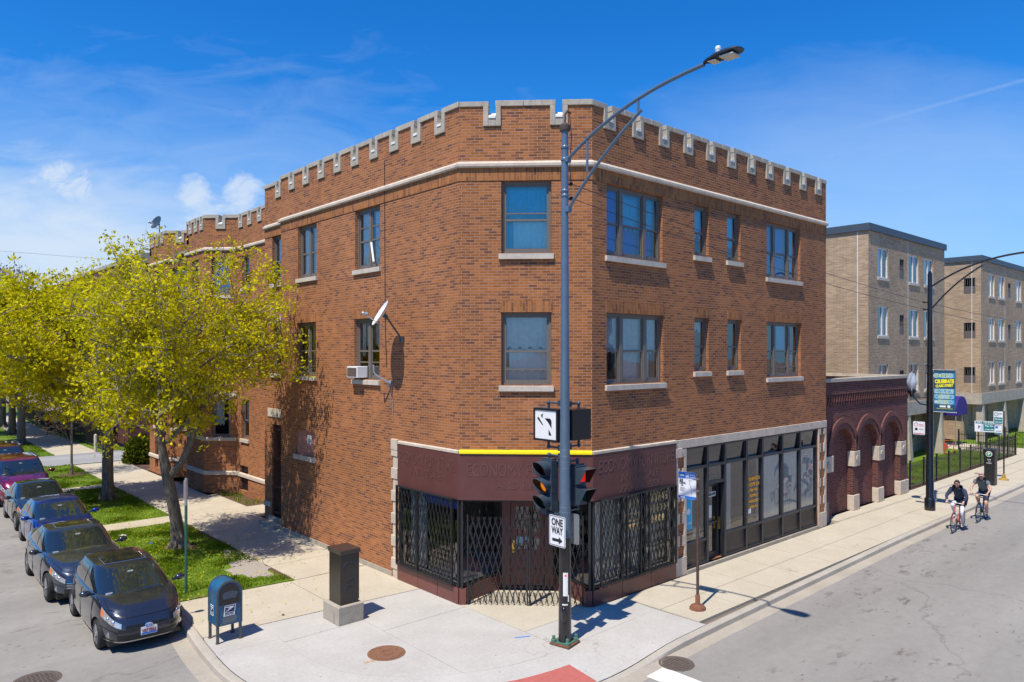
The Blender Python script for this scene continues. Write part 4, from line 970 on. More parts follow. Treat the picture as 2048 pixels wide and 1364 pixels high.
b.build('wall', M['brick'], wing, uv=True); bs.build('battlement', M['cast'], wing); ws.build('embrasure_stone', M['white_stone'], wing)
b = MB(); b.prism([(12.3, 25.5), (12.3, 31.2), (11.4, 32.2), (11.4, 39.8), (26, 39.8), (26, 25.5)], 10.7, 10.8); b.build('roof', M['roofing'], wing)
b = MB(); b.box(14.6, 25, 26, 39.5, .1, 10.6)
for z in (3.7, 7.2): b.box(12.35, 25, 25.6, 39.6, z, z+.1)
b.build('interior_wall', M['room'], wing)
b = MB(); b.sweep(PW[1:], [(0, 10.38), (.06, 10.38), (.08, 10.41), (.08, 10.48), (0, 10.54)][::-1]); b.build('belt_course', M['stone'], wing)
b = MB(); b.sweep(PW[1:], [(0, 10.105), (.016, 10.105), (.016, 10.378), (0, 10.378)][::-1]); b.build('soldier_course', M['soldier'], wing, uv=True)
b = MB(); b.sweep(PW[1:], [(0, .78), (.05, .78), (.05, .9), (0, .95)][::-1]); b.sweep(PW[5:8], [(0, 2.24), (.06, 2.24), (.06, 2.36), (0, 2.39)][::-1]); b.sweep(PW[5:8], [(0, 4.101), (.03, 4.101), (.03, 4.35), (0, 4.35)][::-1]); b.sweep(PW[5:8], [(0, 7.05), (.03, 7.05), (.03, 7.3), (0, 7.3)][::-1]); b.build('stone_band', M['stone'], wing)
for i, hs_ in HZ.items():
    for k, h in enumerate(hs_):
        if h[3] < 2.2: b = MB(); b.fbox(sg[i][0], h[0]+.005, h[1]-.005, h[2], h[3]-.005, -.17, -.1); b.build('basement_window', M['black'], wing); continue
        cu = [('sky_teal_curtain', 0, 1, 0, 1)] if (k == 0 and i in (6, 2)) else [('curtain', .4, 1, 0, 1)] if (i+k) % 2 else [('grey_blind', .3, 1, 0, .6)]
        window(wing, sg[i][0], *h, curt=cu, sill=None if i == 6 and k == 2 else .05)
# ---- dark building beyond the alley
far = thing('dark_brick_building', 'dark brick apartment building beyond the alley, its flat roof just above the tree crowns', 'building', (13, 52, 0))
b = MB(); F1, l1 = segframe((13, 72), (13, 51.5)); F2, l2 = segframe((13, 51.5), (30, 51.5))
hs1 = [(2+i*3.4, 3.2+i*3.4, z, z+1.7) for i in range(5) for z in (2, 5.4, 8.8)]; hs2 = [(1.2, 2.2, z, z+1.7) for z in (2, 5.4, 8.8)]
wall(b, F1, l1, 0, 11.9, hs1, .2); wall(b, F2, l2, 0, 11.9, hs2, .2); b.box(13.2, 30, 51.7, 72, 11.6, 11.7); b.build('wall', M['red_brick'], far, uv=True)
b = MB(); b.sweep([(13, 72), (13, 51.5), (30, 51.5)], [(-.2, 11.9), (.06, 11.9), (.06, 12.15), (-.2, 12.15)][::-1]); b.box(14, 16.5, 52.5, 54, 11.7, 12.7); b.build('coping', M['cast'], far)
for F, hh in ((F1, hs1), (F2, hs2)):
    for h in hh: b = MB(); b.fbox(F, h[0]+.01, h[1]-.01, h[2]+.01, h[3]-.01, -.18, -.12); b.build('window', M['black'], far)
# ------------------------------------------------------------------ one-storey arcade building
arc = thing('arcade_building', 'low dark red brick building with three blind arches and pale stone impost blocks', 'building', (25.3, 11.95, 0))
YA = 11.95; FA_ = Frame(25.12, YA, 0, -1); LA_ = 8.53
ops = [(1.28, 3.08), (3.53, 5.38), (5.86, 7.68)]; zs_ = 2.3; ARCTOP = 5.0; DEP = .22
b = MB(); prev = 0.0
for a, e in ops:
    b.fquad(FA_, prev, a, 0, 3.5); prev = e; r = (e-a)/2; c = (a+e)/2; n = 24
    P = [(c-r*math.cos(math.pi*i/n), zs_+r*math.sin(math.pi*i/n)) for i in range(n+1)]
    for i in range(n):
        (s0, z0), (s1, z1) = P[i], P[i+1]; q = FA_.p
        b.quad(q(s0, z0), q(s1, z1), q(s1, 3.5), q(s0, 3.5)); b.quad(q(s0, z0, -DEP), q(s1, z1, -DEP), q(s1, z1), q(s0, z0))
    for s in (a, e): b.quad(FA_.p(s, 0, 0), FA_.p(s, 0, -DEP), FA_.p(s, zs_, -DEP), FA_.p(s, zs_, 0))
    b.fquad(FA_, a, e, 0, 3.5, -DEP)
b.fquad(FA_, prev, LA_, 0, 3.5); b.fquad(FA_, 0, LA_, 3.5, 4.48); b.fbox(FA_, 0, LA_, 4.48, ARCTOP-.06, -.3, .07)
x = .04
while x < LA_-.1: b.fbox(FA_, x, x+.1, 4.2, 4.479, 0, .06); b.fbox(FA_, x, x+.1, 4.06, 4.199, 0, .03); x += .215
FS = Frame(25.12+LA_, YA, 1, 0); b.fquad(FS, 0, 16, 0, ARCTOP-.06); b.quad((25.12, 27.9, 0), (33.65, 27.9, 0), (33.65, 27.9, 4.9), (25.12, 27.9, 4.9)); b.fquad(Frame(25.12, 27.95, -1, 0), 0, 16, 0, 4.94)
b.build('wall', M['red_brick'], arc, uv=True)
b = MB()
for a, e in ops:
    r = (e-a)/2; c = (a+e)/2
    for k, (r0, r1, d) in enumerate(((r+.001, r+.2, .03), (r+.206, r+.40, .065))):
        n = 30 if k == 0 else 40
        for i in range(n):
            t0, t1 = math.pi*i/n+.004, math.pi*(i+1)/n-.004
            b.fprism(FA_, [(c-r1*math.cos(t0), zs_+r1*math.sin(t0)), (c-r1*math.cos(t1), zs_+r1*math.sin(t1)), (c-r0*math.cos(t1), zs_+r0*math.sin(t1)), (c-r0*math.cos(t0), zs_+r0*math.sin(t0))], -.02, d)
b.build('arch_ring', mat('arch brick', (.155, .06, .052), .85, var=.35, vs=11), arc)
b = MB()
for a, e in ((.35, 1.3), (3.04, 3.56), (5.34, 5.9), (7.64, 8.2)): b.fbox(FA_, a, e, 1.68, 2.26, -.2, .07)
o_ = b.build('impost_block', M['stone'], arc, bev=.015); b = MB()
for c in (.85, 3.3, 5.62, 7.92): b.lathe([(.0, 0), (.13, .0), (.11, .03), (0, .035)], FA_.p(c, 1.97, .071), 14, (0, -1, 0))
b.build('medallion', M['cast'], o_)
b = MB()
for a, e in ((3.04, 3.57), (5.34, 5.91), (7.64, 8.545)): b.fbox(FA_, a, e, 0, .58, -.21, .05)
b.build('pier_base', M['stone'], arc, bev=.02)
b = MB(); b.fbox(FA_, -.0, LA_+.06, ARCTOP-.06, ARCTOP+.06, -.3, .12); b.box(25.12, 25.4, 12.3, 27.9, 4.94, 5.2); b.box(33.36, 33.72, 12.3, 27.9, 4.94, 5.06); b.build('coping', M['cast'], arc)
b = MB(); b.box(25.4, 33.4, 12.2, 27.8, 4.6, 4.7); b.build('roof', mat('pale roofing', (.45, .36, .25), .9), arc)
b = MB(); b.fbox(FA_, .12, .45, 0, .75, .01, .28); tag(b.build('utility_box', mat('grey utility box', (.16, .15, .15), .6), bev=.01), 'small grey metal box on the pavement at the foot of the dark red brick wall', 'utility box')

# ------------------------------------------------------------------ beige apartment blocks
def beige_block(name, label, x0, x1, cols, vents, side_vents, colx, joints):
    t = thing(name, label, 'building', (x0, 15.3, 0)); Y = 15.3
    F, l = segframe((x0, Y), (x1, Y)); Fs, ls = segframe((x0, 38), (x0, Y))
    zt = [11.45, 8.43, 5.42]; H = []; V = []; SV = []
    for z in zt:
        H += [(a-x0, e-x0, z-1.55, z) for a, e in cols]; V += [(a-x0, e-x0, z-1.43, z-.35) for a, e in vents]
        SV += [(38-e, 38-a, z-1.45, z-.36) for a, e in side_vents]
    b = MB(); wall(b, F, l, 3.3, 12.2, H+V, .16); wall(b, Fs, ls, 3.3, 12.2, SV, .1)
    Fb, lb = segframe((x0+.6, 16.5), (x1, 16.5)); gh = [(1.0, 1.9, .9, 2.3), (4.6, 5.5, .9, 2.3), (8.2, 9.1, .9, 2.3)]
    wall(b, Fb, lb, 0, 2.6, [h for h in gh if h[1] < lb], .1); Fc, lc = segframe((x0+.6, 38), (x0+.6, 16.5)); b.fquad(Fc, 0, lc, 0, 2.6)
    b.fquad(Frame(x1, Y, 1, 0), 0, 22, 0, 12.2); b.quad((x0, 38, 0), (x1, 38, 0), (x1, 38, 12.2), (x0, 38, 12.2))
    b.build('wall', M['beige_brick'], t, uv=True)
    b = MB(); b.box(x0-.1, x1+.1, Y-.1, 38, 12.2, 12.56); b.build('roof', mat(name+' roof fascia', (.055, .075, .1), .5), t)
    b = MB(); b.box(x0-.03, x1+.02, Y-.06, 38, 2.55, 3.3); b.build('concrete_band', M['cast'], t)
    for cx in colx:
        b = MB(); b.hexa([(cx+.0, Y-.2, 0), (cx+.42, Y-.2, 0), (cx+.42, Y+.35, 0), (cx+.0, Y+.35, 0), (cx+.1, Y-.04, 2.549), (cx+.42, Y-.04, 2.549), (cx+.42, Y+.35, 2.549), (cx+.1, Y+.35, 2.549)]); b.build('column', M['cast'], t)
    b = MB()
    for j in joints: b.fbox(F, j-x0-.015, j-x0+.015, 3.301, 12.2, 0, .004)
    b.fbox(Fs, 38-15.85, 38-15.82, 3.301, 12.2, 0, .004); b.build('joint_strip', M['white'], t)
    for i, h in enumerate(H):
        b = MB(); s0, s1, z0, z1 = h; mid = s0+(s1-s0)*.5
        for a, e, c, g in ((s0+.003, s0+.06, z0+.003, z1-.003), (s1-.06, s1-.003, z0+.003, z1-.003), (s0+.06, s1-.06, z1-.06, z1-.003), (s0+.06, s1-.06, z0+.003, z0+.06), (mid-.035, mid+.035, z0+.06, z1-.06)): b.fbox(F, a, e, c, g, -.14, -.05)
        w_ = b.build('window', M['white_frame'], t); g = MB(); g.fquad(F, s0+.06, s1-.06, z0+.06, z1-.06, -.09); g.build('pane', M['glass'], w_)
        if i % 3 != 1: g = MB(); wavy(g, F, mid+.03 if i % 2 else s0+.06, s1-.06 if i % 2 else mid, z0+.06, z1-.06, -.2, .02, 12, seed=i); g.build('curtain', M['curtain'], w_, smooth=True, angle=0)
        g = MB(); g.fbox(F, s0-.05, s1+.05, z0-.13, z0-.002, -.1, .05); g.build('sill', M['sill'], w_)
    for Fq, LST in ((F, V), (Fs, SV)):
        for s0, s1, z0, z1 in LST:
            b = MB(); b.fbox(Fq, s0+.04, s1-.04, z0+.04, (z0+z1)/2-.02, -.08, -.03)
            for k in range(5): x = s0+.08+(s1-s0-.16)*k/4; b.fbox(Fq, x-.012, x+.012, (z0+z1)/2+.02, z1-.04, -.08, -.04)
            for a, e, c, g in ((s0+.002, s0+.035, z0+.002, z1-.002), (s1-.035, s1-.002, z0+.002, z1-.002), (s0+.035, s1-.035, z1-.035, z1-.002), (s0+.035, s1-.035, z0+.002, z0+.035)): b.fbox(Fq, a, e, c, g, -.09, -.004)
            v_ = b.build('vent', mat('vent bronze', (.13, .11, .1), .5), t) if 'vent_m' not in M else b.build('vent', M['vent_m'], t)
            M['vent_m'] = v_.data.materials[0]
    for h in gh:
        if h[1] < lb: b = MB(); b.fbox(Fb, h[0]+.01, h[1]-.01, h[2]+.01, h[3]-.01, -.09, -.03); b.build('ground_window', M['dark_glass'] if False else M['frame'], t)
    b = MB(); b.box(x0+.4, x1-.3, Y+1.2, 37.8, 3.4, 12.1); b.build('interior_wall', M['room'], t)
    return t
beige_block('apartment_block', 'nearer beige brick apartment block with dark flat roof fascia, right behind the low arcade building', 37.9, 48.95, [(39.05, 40.4), (43.3, 44.75), (45.6, 47.05)], [(41.95, 42.6)], [], [38.3, 43.0, 48.1], [43.15])
beige_block('apartment_block', 'farther beige brick apartment block at the right edge with barred side-wall vents', 56.0, 80, [(57.75, 59.1), (59.98, 61.45), (64.35, 65.8), (70, 71.4), (74, 75.4)], [(62.3, 63.0), (68, 68.7)], [(15.62, 16.32)], [56.15, 61.2, 66.2, 71.2, 76], [61.5])
aw = thing('entrance_canopy', 'purple-blue barrel canopy on steel posts over the entry walk between the beige blocks', 'awning', (53, 16.2, 0))
b = MB(); rows = []
for y in (15.6, 18.6):
    rows.append([(52.1+1.1-1.1*math.cos(math.pi*i/14), y, 2.25+.95*math.sin(math.pi*i/14)) for i in range(15)])
b.grid(rows); b.add(rows[0], [tuple(range(15))]); b.grid([[(x, y, 2.25) for x, y in ((52.1, 15.6), (52.1, 18.6), (54.3, 18.6), (54.3, 15.6), (52.1, 15.6))], [(x, y, 2.0) for x, y in ((52.1, 15.6), (52.1, 18.6), (54.3, 18.6), (54.3, 15.6), (52.1, 15.6))]])
b.build('canopy', mat('purple canvas', (.025, .01, .2), .7), aw)
for x in (52.15, 53.35): b = MB(); b.tube([(x, 15.65, 0), (x, 15.65, 2.3)], .03, 8); b.build('post', M['galv'], aw)

# ------------------------------------------------------------------ fences
def fence(name, label, pts, posts, h=1.2, group=None):
    t = thing(name, label, 'fence', (*pts[0], 0), group); rl = MB(); pk = MB()
    for i in range(len(pts)-1):
        (xa, ya), (xb, yb) = pts[i], pts[i+1]; l = math.hypot(xb-xa, yb-ya); n = max(2, int(l/.125)); ux, uy = (xb-xa)/l, (yb-ya)/l; an = math.atan2(uy, ux)
        for z in (.18, h-.22): rl.obox(((xa+xb)/2, (ya+yb)/2, z), l, .03, .035, an)
        for k in range(n): s = (k+.5)*l/n; pk.obox((xa+ux*s, ya+uy*s, h/2+.02), .017, .017, h-.1, an)
    rl.build('rail', M['black'], t); pk.build('picket', M['black'], t)
    for x, y in posts: b = MB(); b.obox((x, y, (h+.05)/2), .065, .065, h+.05); b.obox((x, y, h+.06), .085, .085, .03); b.build('post', M['black'], t)
fence('iron_fence', 'black iron picket fence round the front lawn of the beige apartment block', [(33.7, 12.1), (50.85, 12.1), (50.85, 15.1)], [(34.4+1.645*i, 12.1) for i in range(11)]+[(50.85, 13.6), (50.85, 15.1)])
fence('iron_fence', 'black iron picket fence past the entry walk at the right edge', [(54.7, 15.1), (54.7, 12.1), (72, 12.1)], [(54.7, 15.1), (54.7, 13.6)]+[(54.7+1.73*i, 12.1) for i in range(11)])
fence('iron_fence', 'tall black iron fence beyond the alley by the dark brick building', [(17, 50), (11.2, 50), (11.2, 78)], [(17, 50), (14.1, 50), (11.2, 50)]+[(11.2, 52+2*i) for i in range(13)], 1.5)
b = MB(); b.tube([(10.75, 49.75, 0), (10.75, 49.75, 1.0)], .09, 10); b.ball((10.75, 49.75, 1.0), .09, 10, 6); tag(b.build('bollard', M['stone'], smooth=True), 'pale concrete bollard at the alley corner beside the second street tree', 'bollard')

# ------------------------------------------------------------------ corner traffic-signal pole with street lamp
PX, PY = 10.87, 10.46
lp = thing('signal_pole', 'tall corner pole, black below and blue grey above, arching a street lamp over the road', 'street lamp', (PX, PY, 0))
b = MB(); b.tube([(PX, PY, .05), (PX, PY, 2.2)], [.136, .123], 20); b.ball((PX-.1, PY-.06, .62), (.05, .07, .17), 10, 8); b.build('lower_pole', M['pole_black'], lp, smooth=True)
b = MB(); b.tube([(PX, PY, 2.2), (PX, PY, 6), (PX, PY, 10.62)], [.122, .09, .068], 20)
for z in (9.95, 9.3, 9.2, 10.2): b.lathe([(.07, 0), (.085, .02), (.085, .06), (.07, .08)], (PX, PY, z), 16)
for z in (4.0, 3.87, 3.62, 2.82, 2.72, 3.75): b.lathe([(.1, 0), (.124-.0085*(z-2), .0), (.124-.0085*(z-2), .015), (.1, .015)], (PX, PY, z), 16, mi=1)
b.build('upper_pole', [M['pole_blue'], M['galv']], lp, smooth=True)
b = MB(); b.lathe([(.1, 0), (.11, .03), (.11, .12), (.06, .16), (.02, .17)], (PX, PY, 10.58), 16); b.tube([(PX, PY, 10.7), (PX, PY, 10.92), (PX+.05, PY-.02, 11.0), (PX+.13, PY-.05, 10.97)], .028, 8); b.build('pole_cap', mat('rusty dark cap', (.07, .055, .05), .6, worn=((.16, .06, .03), 12, .5)), lp, smooth=True)
def arcpath(p0, p1, lift, n=14, ease=1.0):
    out = []
    for i in range(n+1):
        t = i/n; out.append((p0[0]+(p1[0]-p0[0])*t, p0[1]+(p1[1]-p0[1])*t, p0[2]+(p1[2]-p0[2])*t+lift*4*t*(1-t)*(1-.25*t)))
    return out
LX, LY, LZ = PX, 6.98, 10.98
up = arcpath((PX, PY-.08, 9.98), (LX, LY+.15, LZ), .26); lo = arcpath((PX, PY-.1, 8.95), (PX, PY-1.98, 10.53), .13)
b = MB(); b.tube(up, .036, 10); b.tube(lo, .032, 10); b.tube([(PX, PY-.62, 9.62), (PX, PY-.62, 10.32)], .025, 8); b.tube([(PX, PY-1.9, 10.48), (PX, PY-1.9, 10.72)], .028, 6); b.build('arm', M['pole_blue'], lp, smooth=True)
b = MB()
for z, y in ((9.98, PY-.08), (8.95, PY-.1)): b.obox((PX, y, z), .12, .1, .12)
b.build('arm_bracket', M['pole_blue'], lp, bev=.015)
lm = MB(); prof = [(.0, .045, .02), (.08, .1, .05), (.3, .17, .075), (.5, .18, .07), (.66, .15, .05), (.72, .08, .02)]
rows = [[(LX+wd*math.cos(a), LY+.15-l, LZ+ht*math.sin(a)*(1.0 if math.sin(a) > 0 else .45)+.02+l*.05) for a in [2*math.pi*k/16 for k in range(16)]] for l, wd, ht in prof]
lm.grid(rows, closed=True); lm.add(rows[0], [tuple(range(16))]); lm.add(rows[-1], [tuple(range(16))]); lh = lm.build('lamp_head', mat('dark blue lamp housing', (.02, .035, .06), .3), lp, smooth=True)
b = MB(); b.box(LX-.13, LX+.13, LY-.47, LY-.22, LZ-.022, LZ-.012+.01); b.box(LX-.1, LX+.1, LY-.12, LY+.02, LZ-.02, LZ-.01); b.build('lens', mat('pale lamp lens', (.6, .58, .5), .3), lh)
b = MB(); b.lathe([(.03, 0), (.045, .02), (.045, .09), (.05, .09), (.05, .13), (.03, .15)], (LX, LY-.12, LZ+.08), 14); b.build('photocell', M['white'], lh, smooth=True)
b = MB(); b.obox((PX, PY, .03), .46, .46, .035, R(12), 1); b.obox((PX, PY, .055), .38, .38, .02, R(12))
for k in range(4): a = R(12+45+90*k); b.lathe([(.055, .0), (.055, .06), (.035, .07), (.035, .13), (.02, .14)], (PX+.235*math.cos(a), PY+.235*math.sin(a), .045), 8)
b.build('base_plate', [mat('green base paint', (.06, .16, .115), .5, worn=((.2, .09, .04), 20, .58)), M['rust']], lp)
b = MB()
for z, sx in ((9.5, .1), (9.2, .1)): b.tube([(PX+.06, PY, z), (PX+.22, PY+.03, z)], .018, 6); b.ball((PX+.22, PY+.03, z+.03), .04, 8, 6)
b.tube([(PX+.1, PY-.04, 10.95), (PX+.2, PY, 10.5), (PX+.17, PY+.02, 9.9), (PX+.22, PY+.03, 9.53)], .009, 5); b.build('wire_bracket', M['black'], lp)
# stickers on the pole
b = MB()
def polesheet(z0, z1, a0, a1, r, mi=0):
    n = 6; b.grid([[(PX+r*math.cos(R(a0+(a1-a0)*i/n)), PY+r*math.sin(R(a0+(a1-a0)*i/n)), z) for i in range(n+1)] for z in (z0, z1)], mi)
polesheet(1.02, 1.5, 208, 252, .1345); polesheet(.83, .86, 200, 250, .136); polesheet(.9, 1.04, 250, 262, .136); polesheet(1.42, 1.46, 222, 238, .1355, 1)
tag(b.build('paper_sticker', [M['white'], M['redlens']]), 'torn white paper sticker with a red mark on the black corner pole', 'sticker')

def bracket(b, p, q, r=.022):
    b.tube([p, q], r, 8); b.ball(q, .045, 10, 6); b.obox(p, .09, .09, .12)
def signal_box(name, label, c, n, w, h, d, face):
    F = Frame(c[0], c[1], *n); t = thing(name, label, 'signal sign', c)
    b = MB(); b.fbox(F, -w/2, w/2, c[2]-h/2, c[2]+h/2, -d, -.012)
    for a, e, z0, z1 in ((-w/2, w/2, c[2]+h/2-.045, c[2]+h/2), (-w/2, w/2, c[2]-h/2, c[2]-h/2+.045), (-w/2, -w/2+.045, c[2]-h/2+.045, c[2]+h/2-.045), (w/2-.045, w/2, c[2]-h/2+.045, c[2]+h/2-.045)): b.fbox(F, a, e, z0, z1, -.012, .012)
    b.build('housing', M['black'], t, bev=.006)
    if face:
        b = MB(); b.fquad(F, -w/2+.045, w/2-.045, c[2]-h/2+.045, c[2]+h/2-.045, -.006); fo = b.build('sign_face', M['white'], t)
        b = MB(); q = lambda pts: b.fprism(F, [(s*1.15-.02, c[2]+z*1.05) for s, z in pts], -.004, .0)
        # left-turn arrow broken by a diagonal slash
        q([(.10, -.2), (.17, -.2), (.10, -.085)]); q([(.17, -.06), (.17, .08), (.14, .13), (.04, .13), (.0, .13), (.09, .05)]); q([(-.1, .185), (-.055, .225), (-.06, .135), (-.095, .165)])
        q([(-.2, .12), (-.165, .145), (-.05, .0), (-.065, -.01)]); b.build('arrow', M['black'], fo)
    b = MB(); top, bot = c[2]+h/2, c[2]-h/2
    cc = F.p(0, 0, -d/2)
    for z, zz in ((top, top+.12), (bot, bot-.12)):
        b.tube([(cc[0], cc[1], z), (cc[0], cc[1], zz)], .03, 8); dx, dy = PX-cc[0], PY-cc[1]; l = math.hypot(dx, dy); bracket(b, (PX-dx/l*.12, PY-dy/l*.12, zz), (cc[0], cc[1], zz))
    b.build('bracket', M['signal'], t, smooth=True)
signal_box('turn_sign', 'white-faced square sign box with a slashed left-turn arrow, left of the corner pole', (PX-.1, PY+.47, 4.49), (-1, 0), .72, .69, .19, True)
signal_box('turn_sign', 'black square sign box seen from behind, right of the corner pole', (PX+.42, PY+.1, 4.5), (0, 1), .56, .64, .2, False)
def visor(b, F, s, z, r, ln, mi=0, n=24):
    q = F.p; o = []; i_ = []; oi = []; ii = []
    rows = [[], [], [], []]
    for k in range(n):
        a = 2*math.pi*k/n; L = ln*(.62+.38*math.sin(a)); ca, sa = math.cos(a), math.sin(a)
        rows[0].append(q(s+r*ca, z+r*sa, 0)); rows[1].append(q(s+r*ca, z+r*sa, L)); rows[2].append(q(s+(r-.006)*ca, z+(r-.006)*sa, L)); rows[3].append(q(s+(r-.006)*ca, z+(r-.006)*sa, .0))
    b.grid(rows[:2], mi, closed=True); b.grid(rows[1:3], mi, closed=True); return rows[2:]
def head(name, label, c, n, lenses, square=False, w=.345, hh=.345):
    t = thing(name, label, 'traffic light', c); F = Frame(c[0], c[1], *n); k = len(lenses)
    b = MB(); inn = MB()
    for i in range(k):
        z = c[2]+(k-1)*hh/2-i*hh
        b.fbox(F, -w/2, w/2, z-hh/2+.004, z+hh/2-.004, -.2, 0)
        if square:
            vs = .16
            for (sa, za), (sb, zb), la, lb in (((-vs, vs), (vs, vs), .3, .3), ((vs, vs), (vs, -vs), .3, .1), ((-vs, -vs), (-vs, vs), .1, .3)):
                b.quad(F.p(sa, z+za, 0), F.p(sb, z+zb, 0), F.p(sb, z+zb, lb), F.p(sa, z+za, la))
                inn.quad(F.p(sa*.97, z+za*.97, 0), F.p(sb*.97, z+zb*.97, 0), F.p(sb*.97, z+zb*.97, lb), F.p(sa*.97, z+za*.97, la))
        else:
            rr = visor(b, F, 0, z, .158, .31); inn.grid(rr, closed=True)
    b.fbox(F, -w/2+.03, w/2-.03, c[2]+k*hh/2-.004, c[2]+k*hh/2+.03, -.17, -.03)
    ho = b.build('housing', M['signal'], t, bev=.006 if square else 0); inn.build('visor_lining', M['visor_in'], t)
    for i, ln in enumerate(lenses):
        z = c[2]+(k-1)*hh/2-i*hh; b = MB()
        if square: b.fquad(F, -.14, .14, z-.14, z+.14, .006)
        else: b.lathe([(.148, 0), (.13, .02), (.08, .04), (0, .05)], F.p(0, z, .004), 20, (F.n[0], F.n[1], 0), cap=False)
        b.build('lens', M[ln], t, smooth=not square)
    b = MB(); cc = F.p(0, 0, -.1)
    for zz in (c[2]+k*hh/2+.1, c[2]-k*hh/2-.08):
        b.tube([(cc[0], cc[1], c[2]+(k*hh/2 if zz > c[2] else -k*hh/2)), (cc[0], cc[1], zz)], .028, 8); dx, dy = PX-cc[0], PY-cc[1]; l = math.hypot(dx, dy); bracket(b, (PX-dx/l*.11, PY-dy/l*.11, zz), (cc[0], cc[1], zz))
    b.build('bracket', M['signal'], t, smooth=True)
head('traffic_light', 'three-lens traffic light showing amber, left of the corner pole', (PX-.12, PY+.44, 3.24), (-1, 0), ['darkred', 'amber', 'darkgreen'])
head('traffic_light', 'dark traffic light turned away, its visors poking out left behind the amber one', (PX+.06, PY+.62, 3.12), (0, 1), ['darkred', 'darkred', 'darkgreen'])
head('pedestrian_signal', 'two-section pedestrian signal with a red light under square hoods, right of the corner pole', (PX+.44, PY-.04, 3.22), (0, -1), ['redlens', 'darkgreen'], True, .36, .42)
def rrect(w, h, r, n=5):
    P = []
    for cx, cy, a0 in ((w/2-r, h/2-r, 0), (-w/2+r, h/2-r, 90), (-w/2+r, -h/2+r, 180), (w/2-r, -h/2+r, 270)):
        P += [(cx+r*math.cos(R(a0+90*i/n)), cy+r*math.sin(R(a0+90*i/n))) for i in range(n+1)]
    return P
def plate(F, z, w, h, r=.03, d0=0, d1=.004, s=0): 
    b = MB(); b.fprism(F, [(s+x, z+y) for x, y in rrect(w, h, r)], d0, d1); return b
M['sign_white'] = mat('white sign sheet', (.76, .77, .80), .4, var=.05); M['sign_grey'] = mat('bare aluminium sign back', (.36, .39, .42), .4, .5, var=.1)
def oneway(label, x, y, n, face=True):
    t = thing('one_way_sign', label, 'road sign', (x, y, 2.34)); F = Frame(x, y, *n); z = 2.35
    plate(F, z, .47, .63, .04).build('plate', M['sign_grey'], t)
    o = plate(F, z, .465, .625, .04, .0042, .006).build('sign_face', M['sign_white'], t)
    b = MB(); P = rrect(.44, .6, .03); Q = rrect(.415, .575, .025)
    b.add([F.p(a, z+c, .0075) for a, c in P]+[F.p(a, z+c, .0075) for a, c in Q], [(i, (i+1) % len(P), len(P)+(i+1) % len(P), len(P)+i) for i in range(len(P))]); b.build('border', M['black'], o)
    b = MB(); ftext(b, F, 0, z+.175, .009, 'ONE', .2, fit=.32, bold=.006); ftext(b, F, 0, z+.005, .009, 'WAY', .2, fit=.33, bold=.006)
    b.fprism(F, [(-.14, z-.215), (.05, z-.215), (.05, z-.26), (.15, z-.185), (.05, z-.11), (.05, z-.155), (-.14, z-.155)], .0065, .009); b.build('lettering', M['black'], o)
    b = MB(); b.tube([F.p(0, z+.15, 0), F.p(0, z+.15, -.06)], .015, 6); b.tube([F.p(0, z-.15, 0), F.p(0, z-.15, -.06)], .015, 6); b.build('bracket', M['galv'], t)
oneway('white ONE WAY sign with black arrow pointing right, facing out from the corner pole', PX-.2, PY+.02, (-1, 0)); oneway('grey back of a second sign plate standing out behind the corner pole', PX+.2, PY+.02, (1, 0))

# ------------------------------------------------------------------ lamp post with banner further up the street
QX, QY = 30.49, 10.03
lp2 = thing('street_lamp', 'black street lamp post with an acorn globe on a side arm, beside the arcade building', 'street lamp', (QX, QY, 0))
b = MB(); b.lathe([(.19, 0), (.19, .42), (.165, .46), (.14, .5), (.115, 4.0), (.095, 7.0), (.085, 9.0), (.05, 9.12), (0, 9.14)], (QX, QY, 0), 18)
for z in (.45, 3.75, 4.1, 5.5, 5.2): b.lathe([(.12, 0), (.135, .01), (.135, .05), (.12, .06)], (QX, QY, z), 16)
b.build('pole', M['pole_black'], lp2, smooth=True)
u2 = arcpath((QX, QY-.08, 8.55), (QX, QY-3.4, 9.55), .32); l2_ = arcpath((QX, QY-.09, 7.72), (QX, QY-1.75, 9.2), .16)
b = MB(); b.tube(u2, .036, 8); b.tube(l2_, .032, 8); b.build('arm', M['pole_black'], lp2, smooth=True)
b = MB(); b.grid([[(QX+wd*math.cos(a), QY-3.35-l, 9.57+ht*math.sin(a)) for a in [2*math.pi*k/14 for k in range(14)]] for l, wd, ht in prof], closed=True); b.build('lamp_head', M['pole_black'], lp2, smooth=True)
AX, AY = QX, QY+.64
b = MB(); b.tube([(QX, QY+.1, 4.0), (QX, QY+.35, 4.05), (AX, AY-.06, 4.3), (AX, AY, 4.36)], .026, 8); b.tube([(QX, QY+.1, 4.28), (AX, AY-.1, 4.3)], .014, 6); b.lathe([(.05, 0), (.09, .04), (.07, .1), (.15, .2), (.17, .26), (.12, .32)], (AX, AY, 4.28), 16); b.lathe([(.09, 0), (.05, .06), (.02, .1), (.012, .24), (0, .25)], (AX, AY, 5.22), 12); lb_ = b.build('lantern_arm', M['pole_black'], lp2, smooth=True)
b = MB(); b.lathe([(.10, 0), (.155, .12), (.185, .25), (.18, .34), (.17, .36), (.17, .38), (.13, .5), (.1, .6), (.08, .66)], (AX, AY, 4.58), 24); b.build('globe', mat('frosted lamp globe', (.40, .44, .50), .1, coat=1.0), lb_, smooth=True)
b = MB(); b.lathe([(.05, 0), (.08, .1), (.06, .35), (0, .42)], (AX, AY, 4.6), 12); b.build('lamp_core', mat('pale lamp core', (.7, .7, .68), .4), lb_, smooth=True)
